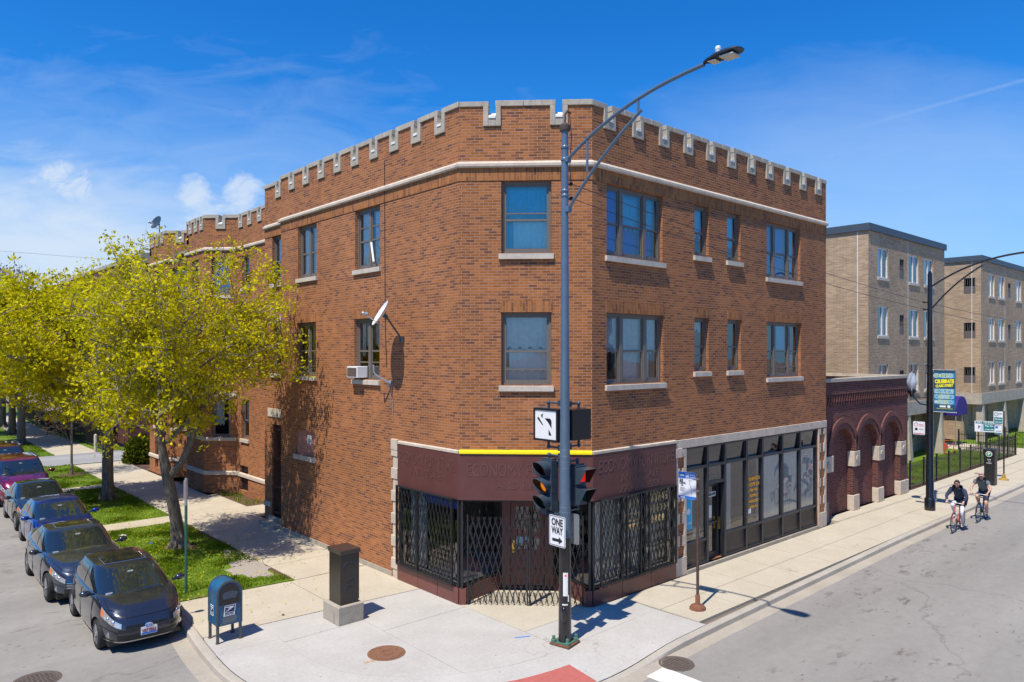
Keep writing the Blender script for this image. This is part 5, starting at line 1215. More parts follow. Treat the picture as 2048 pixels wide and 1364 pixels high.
b = MB(); b.tube([(QX, QY+.05, 7.95), (QX, QY+.2, 7.95)], .02, 6); b.tube([(QX, QY+.05, 7.68), (QX, QY+.2, 7.68)], .02, 6)
for z in (7.95, 7.68): b.ball((QX, QY+.2, z), .045, 8, 6)
b.build('wire_bracket', M['black'], lp2)
# banner
FB_ = Frame(QX, 9.53, -1, 0); bn = thing('banner', 'blue street banner with bright patterns and yellow CELEBRATE CLARK STREET lettering on the lamp post', 'banner', (QX, 9.53, 4.56))
bw, bh = .74, 1.57; zc = 4.565
M['navy'] = mat('banner blue', (.012, .07, .14), .7); M['ban_cy'] = mat('banner cyan', (.04, .32, .58), .7); M['ban_lt'] = mat('banner pale', (.5, .66, .66), .7); M['ban_ye'] = mat('banner yellow', (.85, .78, .02), .7)
b = MB(); b.fbox(FB_, -bw/2, bw/2, zc-bh/2, zc+bh/2, -.004, .004); cl_ = b.build('cloth', M['navy'], bn)
b = MB(); bl = MB(); by = MB(); rr_ = random.Random(4)
for (z0, z1) in ((zc+.49, zc+.67), (zc-.1, zc+.08), (zc-.3, zc-.125), (zc-.5, zc-.325)):
    b.fquad(FB_, -bw/2+.03, bw/2-.03, z0, z1, .0055); x = -bw/2+.03; i = 0; h = z1-z0; zm = (z0+z1)/2
    while x < bw/2-.1:
        w_ = rr_.uniform(.1, .16); tgt = (bl, by)[i % 2]; k = rr_.randrange(4); cx = x+w_/2
        if k == 0:
            for r0, r1, tg in ((.5*h, .38*h, tgt), (.26*h, .12*h, (by, bl)[i % 2])):
                P = [(cx+r0*math.cos(a), zm+r0*math.sin(a)) for a in [2*math.pi*q/18 for q in range(18)]]; Q = [(cx+r1*math.cos(a), zm+r1*math.sin(a)) for a in [2*math.pi*q/18 for q in range(18)]]
                tg.add([FB_.p(*p, .007) for p in P+Q], [(q, (q+1) % 18, 18+(q+1) % 18, 18+q) for q in range(18)])
        elif k == 1:
            for q in range(8): a = 2*math.pi*q/8; tgt.add([FB_.p(cx+.15*h*math.cos(a), zm+.15*h*math.sin(a), .007), FB_.p(cx+.5*h*math.cos(a-.22), zm+.5*h*math.sin(a-.22), .007), FB_.p(cx+.5*h*math.cos(a+.22), zm+.5*h*math.sin(a+.22), .007)], [(0, 1, 2)])
        elif k == 2:
            for q in range(3):
                s = x+w_*q/3; tgt.add([FB_.p(s, z0+.004, .007), FB_.p(s+w_*.2, z0+.004, .007), FB_.p(s+w_*.35, z1-.004, .007), FB_.p(s+w_*.15, z1-.004, .007)], [(0, 1, 2, 3)])
        else:
            P = [(cx+.42*h*math.cos(a), zm+.28*h*math.sin(a)) for a in [2*math.pi*q/16 for q in range(16)]]; tgt.add([FB_.p(*p, .007) for p in P], [tuple(range(16))])
        x += w_; i += 1
b.build('pattern_ground', M['ban_cy'], cl_); bl.build('pale_pattern', M['ban_lt'], cl_); by.build('lime_pattern', mat('banner lime', (.62, .66, .25), .7), cl_)
b = MB(); ftext(b, FB_, 0, zc+.36, .008, 'CELEBRATE', .19, fit=.66, bold=.012, shear=.03); ftext(b, FB_, .0, zc+.2, .008, 'CLARK STREET', .13, fit=.6, bold=.008, shear=.09); ftext(b, FB_, 0, zc-.66, .008, 'rogersparkbusiness', .05, fit=.55); b.build('lettering', M['ban_ye'], cl_)
b = MB(); b.lathe([(0, 0), (.055, 0), (.055, .002), (0, .002)], FB_.p(.15, zc-.58, .006), 16, (-1, 0, 0)); b.fquad(FB_, -.16, .05, zc-.615, zc-.545, .007); b.build('emblem', M['white'], cl_)
b = MB(); b.tube([(QX, QY, zc+bh/2+.01), (QX, 9.13, zc+bh/2+.01)], .014, 6); b.tube([(QX, QY, zc-bh/2-.01), (QX, 9.13, zc-bh/2-.01)], .014, 6)
for z in (zc+bh/2+.01, zc-bh/2-.01): b.ball((QX, 9.13, z), .025, 8, 6)
b.build('rod', M['galv'], bn)
def panel_sign(name, label, F, z, w, h, base, mats_lines, pole=None):
    t = thing(name, label, 'sign', base); plate(F, z, w, h, .03).build('plate', M['sign_white'], t)
    for m_, kind_, args in mats_lines:
        b = MB()
        if kind_ == 'rect':
            for a, e, z0, z1 in args: b.fbox(F, a, e, z+z0, z+z1, .0042, .0065)
        elif kind_ == 'text':
            for s, zz, tx, sz, ft in args: ftext(b, F, s, z+zz, .0095, tx, sz, fit=ft, bold=.003)
        elif kind_ == 'ring':
            for s, zz, r0, r1 in args:
                P = [(s+r0*math.cos(2*math.pi*q/20), z+zz+r0*math.sin(2*math.pi*q/20)) for q in range(20)]; Q = [(s+r1*math.cos(2*math.pi*q/20), z+zz+r1*math.sin(2*math.pi*q/20)) for q in range(20)]
                b.add([F.p(*p, .0075) for p in P+Q], [(q, (q+1) % 20, 20+(q+1) % 20, 20+q) for q in range(20)])
        b.build('marking' if kind_ != 'text' else 'lettering', m_, t)
    if pole: b = MB(); b.tube([(pole[0], pole[1], 0), (pole[0], pole[1], pole[2])], .032, 8); b.build('post', M['black'], t)
    return t
M['sign_red'] = mat('sign red', (.55, .04, .05), .5, var=.05); M['sign_teal'] = mat('sign teal', (.01, .2, .22), .5, var=.05); M['sign_blue'] = mat('sign blue', (.02, .17, .62), .45, var=.05)
FN = Frame(QX-.16, QY+.33, -1, 0)
panel_sign('no_parking_sign', 'small white and red no-parking sign on the black lamp post', FN, 3.12, .42, .5, (QX-.16, QY+.33, 3.1), [(M['sign_red'], 'ring', [(-.1, .13, .07, .055)]), (M['sign_red'], 'rect', [(-.18, .18, -.225, -.2), (.0, .17, .12, .14), (.0, .17, .07, .085)]), (M['black'], 'rect', [(-.14, -.05, -.09, .0), (.0, .15, -.05, -.03)])])
FP = Frame(40.3, 10.8, -1, -.25)
panel_sign('pay_to_park_sign', 'wide white and teal pay-to-park sign on a black post by the parking pay box', FP, 2.47, .92, .52, (40.4, 10.83, 0), [(M['sign_teal'], 'rect', [(-.42, .42, .13, .235), (-.1, .42, -.21, .11)]), (M['white'], 'text', [(0, .185, 'PAY TO PARK', .09, .74), (.16, .03, 'Pay Box', .08, .4), (.16, -.14, '2 HR LIMIT', .06, .4)]), (M['black'], 'text', [(-.28, -.05, 'P', .2, None)])], (40.37, 10.82, 2.3))
FP2 = Frame(40.25, 10.28, -1, -.1)
panel_sign('parking_sign', 'narrow white and teal parking sign, upper plate on the post behind the pay box', FP2, 2.92, .38, .62, (40.3, 10.1, 0), [(M['sign_teal'], 'rect', [(-.17, .17, -.28, .03)]), (M['sign_teal'], 'ring', [(-.08, .17, .09, .065)]), (M['white'], 'text', [(0, -.06, 'Pay Box', .07, .28), (0, -.2, '9AM-9PM', .05, .28)]), (M['black'], 'text', [(.09, .2, 'HOUR', .05, .14)])], (40.28, 10.06, 3.25))
panel_sign('parking_sign', 'small pale and green parking sign, lower plate on the post behind the pay box', FP2, 2.36, .3, .42, (40.25, 10.28, 2.36), [(M['sign_blue'], 'rect', [(-.12, -.01, .06, .17)]), (M['sign_teal'], 'rect', [(-.14, .14, -.2, -.14), (-.1, .12, -.08, -.05)])])
b = MB(); b.lathe([(.22, 0), (.2, .05), (.09, .1), (.06, .28), (.05, .3)], (40.28, 10.06, 0), 12); tag(b.build('post_base', mat('ochre post base', (.35, .22, .04), .6), smooth=True), 'ochre flared foot of the narrow parking sign post', 'post base')
pb = thing('pay_box', 'tall black parking pay box with a round green P sign', 'parking meter', (38.45, 10.1, 0))
b = MB(); b.box(38.2, 38.62, 9.9, 10.32, 0, 1.35); b.hexa([(38.17, 9.88, 1.351), (38.65, 9.88, 1.351), (38.65, 10.34, 1.351), (38.17, 10.34, 1.351), (38.17, 9.88, 1.62), (38.6, 9.88, 1.66), (38.6, 10.34, 1.66), (38.17, 10.34, 1.62)]); b.build('cabinet', M['black'], pb, bev=.02)
FQ = Frame(38.165, 10.11, -1, 0); b = MB(); b.lathe([(0, 0), (.13, 0), (.13, .003), (0, .003)], FQ.p(0, 1.42, .003), 20, (-1, 0, 0)); em = b.build('emblem', M['white'], pb)
b = MB(); b.lathe([(0, 0), (.105, 0), (.105, .003), (0, .003)], FQ.p(0, 1.42, .007), 20, (-1, 0, 0)); b.build('disc', mat('parking green', (.01, .2, .1), .5), em)
b = MB(); ftext(b, FQ, 0, 1.42, .013, 'P', .17, bold=.008); ftext(b, FQ, 0, 1.16, -.03, 'PAY', .08, fit=.14); ftext(b, FQ, 0, 1.08, -.03, 'TO', .07, fit=.1); ftext(b, FQ, 0, 1.0, -.03, 'PARK', .08, fit=.2); b.build('lettering', M['white'], em)
hr = thing('hose_reel', 'orange framed hose reel cart with a red hose on the lawn by a concrete column', 'hose reel', (48.3, 15.0, 0))
b = MB(); FH = Frame(48.3, 14.85, -1, -.4)
b.tube([FH.p(-.24, .05, 0), FH.p(-.24, .8, 0), FH.p(.24, .8, 0), FH.p(.24, .05, 0), FH.p(-.24, .05, 0)], .03, 8); b.tube([FH.p(-.24, .2, 0), FH.p(.24, .65, 0)], .02, 6); b.build('frame', mat('orange red tube', (.5, .12, .04), .5), hr, smooth=True)
b = MB(); b.lathe([(.14, 0), (.24, .02), (.24, .22), (.14, .24)], FH.p(-.28, .42, -.25), 16, (FH.n[0], FH.n[1], 0)); b.build('hose', mat('red hose', (.42, .06, .06), .6), hr, smooth=True)
b = MB(); b.lathe([(.12, -.02), (.12, .02)], FH.p(-.3, .12, -.1), 14, (FH.a[0], FH.a[1], 0)); b.lathe([(.12, -.02), (.12, .02)], FH.p(.3, .12, -.1), 14, (FH.a[0], FH.a[1], 0)); b.build('wheel', M['rubber'], hr)

# ------------------------------------------------------------------ bus stop, mailbox, cabinet, lids
bx, by_ = 14.65, 9.79
bsn = thing('bus_stop_sign', 'blue and white bus stop sign on a rusty brown post near the kerb', 'bus stop', (bx, by_, 0))
b = MB(); b.lathe([(.19, 0), (.19, .04), (.15, .09), (.07, .12), (.055, .16), (.055, .32), (.04, .34)], (bx, by_, 0), 20); b.build('base', M['rust'], bsn, smooth=True)
b = MB(); b.tube([(bx, by_, .3), (bx, by_, 3.12)], .034, 10); b.build('post', mat('brown rusty post', (.075, .045, .035), .6, var=.3, worn=((.17, .07, .04), 14, .55)), bsn, smooth=True)
b = MB()
for z in (3.04, 2.76): b.lathe([(.042, 0), (.042, .02)], (bx, by_, z), 12); b.tube([(bx, by_, z+.01), (bx-.02, by_+.12, z+.01)], .012, 5)
b.build('clamp', M['galv'], bsn)
FBs = Frame(bx-.02, by_+.27, -1, -.12); z = 2.86
plate(FBs, z, .46, .64, .04).build('plate', M['sign_white'], bsn)
b = MB(); b.fbox(FBs, -.228, .228, z+.165, z+.315, .0042, .0065); b.fbox(FBs, -.228, .228, z-.315, z-.25, .0042, .0065); pl = b.build('blue_band', M['sign_blue'], bsn)
b = MB(); ftext(b, FBs, .13, z+.265, .009, 'bus', .075, fit=.13); ftext(b, FBs, .14, z+.2, .009, 'stop', .075, fit=.15)
b.fprism(FBs, [(.0+x*.9, z+.245+y*.9) for x, y in rrect(.09, .1, .03)], .0066, .009); b.fbox(FBs, -.035, -.015, z+.17, z+.2, .0066, .009); b.fbox(FBs, .015, .035, z+.17, z+.2, .0066, .009)
b.fprism(FBs, [(-.14+.065*math.cos(a)*(1), z+.235+.022*math.sin(a)) for a in [2*math.pi*q/14 for q in range(14)]], .0066, .009); b.fbox(FBs, -.17, -.06, z-.298, z-.268, .0066, .009); b.build('lettering', M['white'], pl)
b = MB(); b.fprism(FBs, [(x, z+.26+y*.5) for x, y in rrect(.06, .06, .01)], .0092, .0105); b.build('window_mark', M['sign_blue'], pl)
b = MB(); ftext(b, FBs, -.155, z+.115, .009, '22', .085, fit=.1, bold=.004); ftext(b, FBs, -.125, z+.055, .009, 'Clark', .075, fit=.17, bold=.002); b.fprism(FBs, [(-.17, z-.02), (-.1, z-.02), (-.135, z+.02)], .0045, .007)
for k in range(4): b.fbox(FBs, -.19, -.19+(.12, .14, .1, .11)[k], z-.065-.025*k, z-.057-.025*k, .0045, .006)
for p, q in (((.05, .12), (.06, .03)), ((.06, .03), (.1, -.07)), ((.1, -.07), (.11, -.2))): b.fprism(FBs, [(p[0], z+p[1]), (q[0], z+q[1]), (q[0]+.008, z+q[1]), (p[0]+.008, z+p[1])], .0045, .006)
b.fbox(FBs, .03, .12, z+.118, z+.124, .0045, .006); b.build('lettering', M['black'], bsn)

mb_ = thing('mailbox', 'worn blue street mailbox with a rounded top on four legs', 'mailbox', (5.78, 15.42, 0))
X0, X1, Y0, Y1 = 5.5, 6.02, 15.2, 15.68; cx = (X0+X1)/2; r = (X1-X0)/2; zsp = 1.0
M['mail'] = mat('worn mailbox blue', (.012, .095, .2), .4, var=.25, vs=5, worn=((.11, .11, .10), 9, .56)); M['mail_edge'] = mat('worn grey blue edge', (.085, .10, .105), .45, .3, var=.25, vs=14)
b = MB(); P = [(X1, .36), (X1, zsp)]+[(cx+r*math.cos(math.pi*i/18), zsp+r*math.sin(math.pi*i/18)) for i in range(1, 18)]+[(X0, zsp), (X0, .36)]
n = len(P); b.add([(x, Y0, z) for x, z in P]+[(x, Y1, z) for x, z in P], [tuple(range(n-1, -1, -1)), tuple(range(n, 2*n))]+[(i, (i+1) % n, n+(i+1) % n, n+i) for i in range(n)]); bd = b.build('body', M['mail'], mb_, smooth=True, angle=30)
b = MB()
for yy in (Y0-.012, Y1-.02):
    Q = [(cx+(x-cx)*1.03, z if z < .5 else zsp+(z-zsp)*1.04) for x, z in P]; S = [(cx+(x-cx)*.9, z if z < .5 else zsp+(z-zsp)*.88) for x, z in P]
    for i in range(n-1): b.hexa([(Q[i][0], yy, Q[i][1]), (Q[i+1][0], yy, Q[i+1][1]), (S[i+1][0], yy, S[i+1][1]), (S[i][0], yy, S[i][1]), (Q[i][0], yy+.03, Q[i][1]), (Q[i+1][0], yy+.03, Q[i+1][1]), (S[i+1][0], yy+.03, S[i+1][1]), (S[i][0], yy+.03, S[i][1])])
b.build('rim', M['mail_edge'], mb_)
for lx, ly in ((X0, Y0), (X1-.05, Y0), (X0, Y1-.05), (X1-.05, Y1-.05)):
    b = MB(); b.box(lx, lx+.05, ly, ly+.05, .012, .37); b.box(lx-.012, lx+.062, ly-.012, ly+.062, 0, .014, 1); b.build('leg', [M['mail_edge'], M['rust']], mb_)
b = MB()
F1_ = Frame(cx, Y0-.004, 0, -1); F2_ = Frame(X0-.004, (Y0+Y1)/2, -1, 0)
for sx in (-1, 1): b.fprism(F1_, [(sx*.235, .37), (sx*.235, .3), (sx*.21, .36), (sx*.16, .37)], -.02, .0)
b.fbox(F1_, -.2, .2, .355, .4, -.02, .003); b.build('apron', M['mail'], mb_)
b = MB(); P2_ = [(.2, .78), (.2, zsp)]+[(.2*math.cos(math.pi*i/14), zsp+.2*math.sin(math.pi*i/14)) for i in range(1, 14)]+[(-.2, zsp), (-.2, .78)]; b.fprism(F1_, P2_, .003, .012); dk = b.build('drop_door', mat('scuffed black door', (.02, .018, .017), .5, var=.3), mb_)
b = MB(); b.fprism(F1_, [(x+.01, .97+z) for x, z in ((-.15, -.06), (-.08, -.075), (.03, -.06), (.1, -.085), (.13, -.03), (.17, .03), (.1, .07), (-.02, .085), (-.12, .07), (-.16, .02))], .0125, .014); b.build('paint_patch', mat('grey cover paint', (.06, .08, .11), .6, var=.15), dk)
b = MB(); b.fprism(F1_, [(x, .475+z) for x, z in rrect(.3, .17, .06)], .004, .006); b.build('paint_patch', mat('pale grey cover paint', (.11, .14, .16), .6, var=.2), mb_)
def eagle(F, z, w, h, parent, sk=.12):
    b = MB(); sh = lambda P: [(x+sk*y, z+y) for x, y in P]
    b.fprism(F, sh([(-w/2, -h/2), (w/2, -h/2), (w/2, h/2), (-w/2, h/2)]), .006, .0085); d = b.build('decal', M['white'], parent)
    b = MB(); b.fprism(F, sh([(-w*.43, -h*.16), (w*.43, -h*.16), (w*.43, h*.43), (-w*.43, h*.43)]), .0086, .0105)
    for a, e, c, g in ((-.4, -.05, -.3, -.22), (.0, .4, -.3, -.22), (-.4, .38, -.42, -.35)): b.fprism(F, sh([(w*a, h*c), (w*e, h*c), (w*e, h*g), (w*a, h*g)]), .0086, .0095)
    b.build('emblem_ground', mat('decal navy', (.02, .03, .1), .5), d)
    b = MB(); b.fprism(F, sh([(-w*.43, -h*.15), (w*.2, h*.17), (w*.38, h*.3), (w*.3, h*.33), (-w*.2, h*.34), (-w*.42, h*.38), (-w*.3, h*.28), (w*.02, h*.24), (-w*.12, h*.1)]), .0106, .0125); b.build('eagle', M['white'], d)
eagle(F1_, .655, .23, .22, mb_); eagle(F2_, .655, .17, .22, mb_, 0)
cb = thing('control_cabinet', 'tall dark brown metal control cabinet on a concrete plinth', 'utility cabinet', (8.18, 14.78, 0))
b = MB(); b.box(7.85, 8.48, 14.42, 15.14, 0, .40); b.build('plinth', M['found'], cb, bev=.015)
M['cab'] = mat('dark brown cabinet paint', (.028, .023, .02), .32, var=.2, vs=3); b = MB(); b.box(7.95, 8.4, 14.52, 15.04, .40, 1.54); b.build('cabinet', M['cab'], cb, bev=.008)
b = MB(); b.hexa([(7.94, 14.5, 1.52), (8.45, 14.5, 1.52), (8.45, 15.06, 1.52), (7.94, 15.06, 1.52), (7.92, 14.48, 1.62), (8.42, 14.48, 1.62), (8.42, 15.08, 1.62), (7.92, 15.08, 1.62)]); b.build('lid', mat('brown cabinet lid', (.045, .03, .027), .35), cb)
b = MB(); b.box(8.4, 8.428, 14.54, 15.0, .46, 1.5); b.box(8.428, 8.45, 14.6, 14.63, .95, 1.15); b.build('door', M['cab'], cb)
b = MB()
Fcb = Frame(8.17, 14.519, 0, -1); pts_ = [(-.1, .75), (-.05, .85), (.08, .82), (.12, .95), (.02, .98), (-.08, .93)]
b.tube([Fcb.p(s, z, .004) for s, z in pts_], .006, 4); b.tube([Fcb.p(.15*math.cos(a)-.01, 1.22+.12*math.sin(a), .004) for a in [i*.35 for i in range(12)]], .006, 4); b.build('chalk_scrawl', mat('faded blue chalk', (.028, .036, .06), .8), cb)
def manhole(label, x, y, z, r, m, grate=False):
    t = thing('manhole_cover', label, 'manhole cover', (x, y, z)); b = MB(); b.lathe([(r+.05, -.02), (r+.05, .006), (r, .008), (r-.005, .002), (0, .002)], (x, y, z), 32); b.build('frame', m, t)
    b = MB(); b.lathe([(0, .003), (r-.015, .003), (r-.015, .01), (r-.04, .012), (r-.06, .008), (0, .008)], (x, y, z), 32)
    if grate:
        k = -r+.08
        while k < r-.05: w_ = math.sqrt(max(0, (r-.06)**2-k*k)); b.box(x-w_, x+w_, y+k-.012, y+k+.012, z+.008, z+.018); b.box(x+k-.012, x+k+.012, y-w_, y+w_, z+.0081, z+.016); k += .07
    else:
        for rr in (.09, .13): b.lathe([(rr-.012, .008), (rr-.012, .014), (rr, .014), (rr, .008)], (x, y, z), 24, cap=False)
        for a in (0, 90, 180, 270): b.lathe([(.014, .0), (.014, .02), (0, .02)], (x+(r-.09)*math.cos(R(a)), y+(r-.09)*math.sin(R(a)), z), 8)
    b.build('lid', m, t)
M['rustlid'] = mat('rusty lid', (.20, .095, .05), .85, var=.25, vs=30, worn=((.3, .16, .07), 8, .6)); M['ironlid'] = mat('worn iron lid', (.11, .085, .068), .7, var=.3, vs=25)
manhole('rusty round manhole cover in the pale pavement', 7.87, 12.51, 0, .33, M['rustlid']); manhole('dark gridded drain cover in the road by the crosswalk', 12.02, 8.52, RZ+.004, .3, M['ironlid'], True); manhole('round gridded cover in the side street, bottom left', 2.5, 16.1, RZ, .36, M['ironlid'], True)
b = MB(); b.add([(7.25, 12.36, .0015), (7.55, 12.33, .0015), (7.58, 12.44, .0015), (7.3, 12.41, .0015)], [(0, 1, 2, 3)]); b.build('rust_stain', mat('rust stain', (.42, .31, .18), .9, var=.3, vs=12), kind='structure')
gp = thing('sign_post', 'thin green street-sign post with an edge-on plate on the corner verge', 'sign post', (6.1, 18.95, 0))
b = MB(); b.tube([(6.1, 18.95, 0), (6.1, 18.95, 2.2)], .036, 8); b.build('post', mat('weathered green post', (.03, .13, .09), .6, var=.2), gp, smooth=True)
b = MB(); b.tube([(6.1, 18.95, 2.2), (6.1, 18.95, 2.88)], .034, 8); b.build('upper_post', M['galv'], gp, smooth=True)
FG = Frame(6.12, 18.90, -.82, .55); plate(FG, 2.62, .3, .45, .03, .03, .035, .03).build('plate', M['sign_white'], gp); b = MB()
for z in (2.5, 2.7): b.fbox(FG, -.08, .14, z, z+.03, .0352, .037)
b.build('marking', M['sign_red'], gp)

# ------------------------------------------------------------------ dishes, air conditioner and wires
def dish(name, label, base, c, n, rad, wallpt, lnb, extra):
    t = thing(name, label, 'satellite dish', base); b = MB(); A = Vector(n).normalized(); Cc = Vector(c)
    b.lathe([(rad, .10), (rad*.8, .055), (rad*.5, .02), (0, 0), ], Cc, 28, A, cap=False); b.lathe([(rad, .112), (rad*.8, .067), (rad*.5, .032), (0, .012)], Cc, 28, A, cap=False); b.lathe([(rad, .10), (rad+.006, .105), (rad, .112)], Cc, 28, A, cap=False)
    b.build('reflector', M[extra], t, smooth=True)
    b = MB(); b.tube([Cc-A*.0, Cc-A*.12], .05, 8); b.tube([Cc-A*.1, Vector(wallpt)], .025, 8); b.obox(wallpt, .05, .14, .16); b.build('mount', M['signal'], t, smooth=True, angle=30)
    b = MB(); b.tube([Cc-A*.02+Vector((0, 0, -rad*.8)), Vector(lnb)], .018, 6); b.ball(lnb, (.06, .06, .05), 8, 6); b.tube([Vector(lnb), Vector(lnb)+(Cc-Vector(lnb)).normalized()*.12], .035, 8); b.build('feed_arm', M['galv'], t, smooth=True)
dish('satellite_dish', 'large pale satellite dish bracketed off the left brick wall beside a window', (10.7, 16.2, 6.34), (10.13, 16.25, 6.98), (-.84, .34, .55), .37, (10.66, 16.2, 6.36), (9.66, 16.46, 7.02), 'sign_white')
dish('satellite_dish', 'dark round satellite dish standing up from the far parapet above the tree', (11.45, 39.75, 11.9), (11.4, 39.75, 12.62), (-.75, -.25, .35), .36, (11.5, 39.75, 12.0), (10.95, 39.6, 12.6), 'signal')
b = MB(); b.obox((10.67, 16.75, 5.16), .06, .12, .2, 0); b.tube([(10.65, 16.75, 5.18), (10.35, 16.95, 5.4), (10.3, 17.0, 5.48), (10.3, 17.02, 5.68)], .024, 8); b.tube([(10.66, 16.7, 5.1), (10.62, 16.68, 4.7), (10.66, 16.74, 4.55), (10.68, 16.66, 4.75), (10.66, 16.64, 4.4)], .007, 5)
tag(b.build('mast_bracket', M['galv'], smooth=True), 'bare bent-pipe dish bracket on the brick wall below the large satellite dish', 'bracket')
ac = thing('air_conditioner', 'white window air conditioner on the sill of the second-floor window', 'air conditioner', (10.6, 18.45, 5.27)); b = MB(); b.box(10.44, 10.78, 18.12, 18.70, 5.30, 5.62); b.build('casing', M['white'], ac, bev=.012)
b = MB(); b.box(10.43, 10.439, 18.16, 18.66, 5.34, 5.58); b.build('grille', M['ironlid'], ac)
b = MB(); b.tube([(10.74, 17.86, 9.1), (10.60, 17.5, 8.52)], .03, 6); tag(b.build('wooden_prop', M['white']), 'white stick slanting across the open top-floor window', 'stick')
def wire(name, label, a, c, sag, r=.008, m='black', group=None):
    n = 26; b = MB(); b.tube([(a[0]+(c[0]-a[0])*i/n, a[1]+(c[1]-a[1])*i/n, a[2]+(c[2]-a[2])*i/n-sag*4*(i/n)*(1-i/n)) for i in range(n+1)], r, 5); tag(b.build(name, M[m]), label, 'cable', group)
wire('overhead_cable', 'upper thin cable from the corner pole past the brick facade to the next lamp post', (PX+.22, PY+.03, 9.53), (QX, QY+.2, 7.95), .12); wire('overhead_cable', 'lower thin cable from the corner pole past the brick facade to the next lamp post', (PX+.22, PY+.03, 9.23), (QX, QY+.2, 7.68), .16)
wire('overhead_cable', 'cables running on beyond the far lamp post across the beige blocks', (QX, QY+.2, 7.95), (64, 10.2, 7.3), .15, .01); wire('overhead_cable', 'second cable just below, beyond the far lamp post', (QX, QY+.2, 7.68), (64, 10.2, 7.0), .2, .01)
for i, (z0, z1, r_, lab) in enumerate(((11.83, 11.95, .009, 'topmost faint cable over the trees, upper left'), (10.76, 10.8, .013, 'middle pale cable across the bare tree, left edge'), (9.98, 9.97, .011, 'lowest pale cable across the bare tree, left edge'), (5.19, 5.15, .03, 'upper thick dark cable at the left edge in front of the trees'), (4.95, 4.95, .03, 'lower thick dark cable at the left edge in front of the trees'))):
    if i < 3: wire('overhead_cable', lab, (-25, 47.5, z0), (13.1, 51.6, z1), .1, r_, 'galv')
    else: wire('overhead_cable', lab, (-16, 42.0, z0), (6.6, 42.0, z1), .05, r_, 'black')
# litter
for i, (x, y, s, m_, lab) in enumerate(((6.45, 26.2, .11, 'white', 'scrap of white paper on the grass by the cross path'), (6.9, 28.9, .07, 'white', 'small white wrapper on the grass beyond the cross path'), (6.85, 24.6, .06, 'sign_blue', 'small blue wrapper on the grass near the street tree'), (7.25, 15.9, .04, 'rust', 'dry brown leaf on the beige pavement'))):
    b = MB(); r_ = random.Random(i); P = [(x+s*math.cos(a)*r_.uniform(.7, 1.3), y+s*math.sin(a)*r_.uniform(.7, 1.3), (.02 if i < 3 else .004)+r_.uniform(0, .05)*(s/.1)) for a in [2*math.pi*q/7 for q in range(7)]]
    b.add(P+[(x, y, .05*(s/.1)+.02)], [(q, (q+1) % 7, 7) for q in range(7)]); tag(b.build('litter', M[m_]), lab, 'litter')
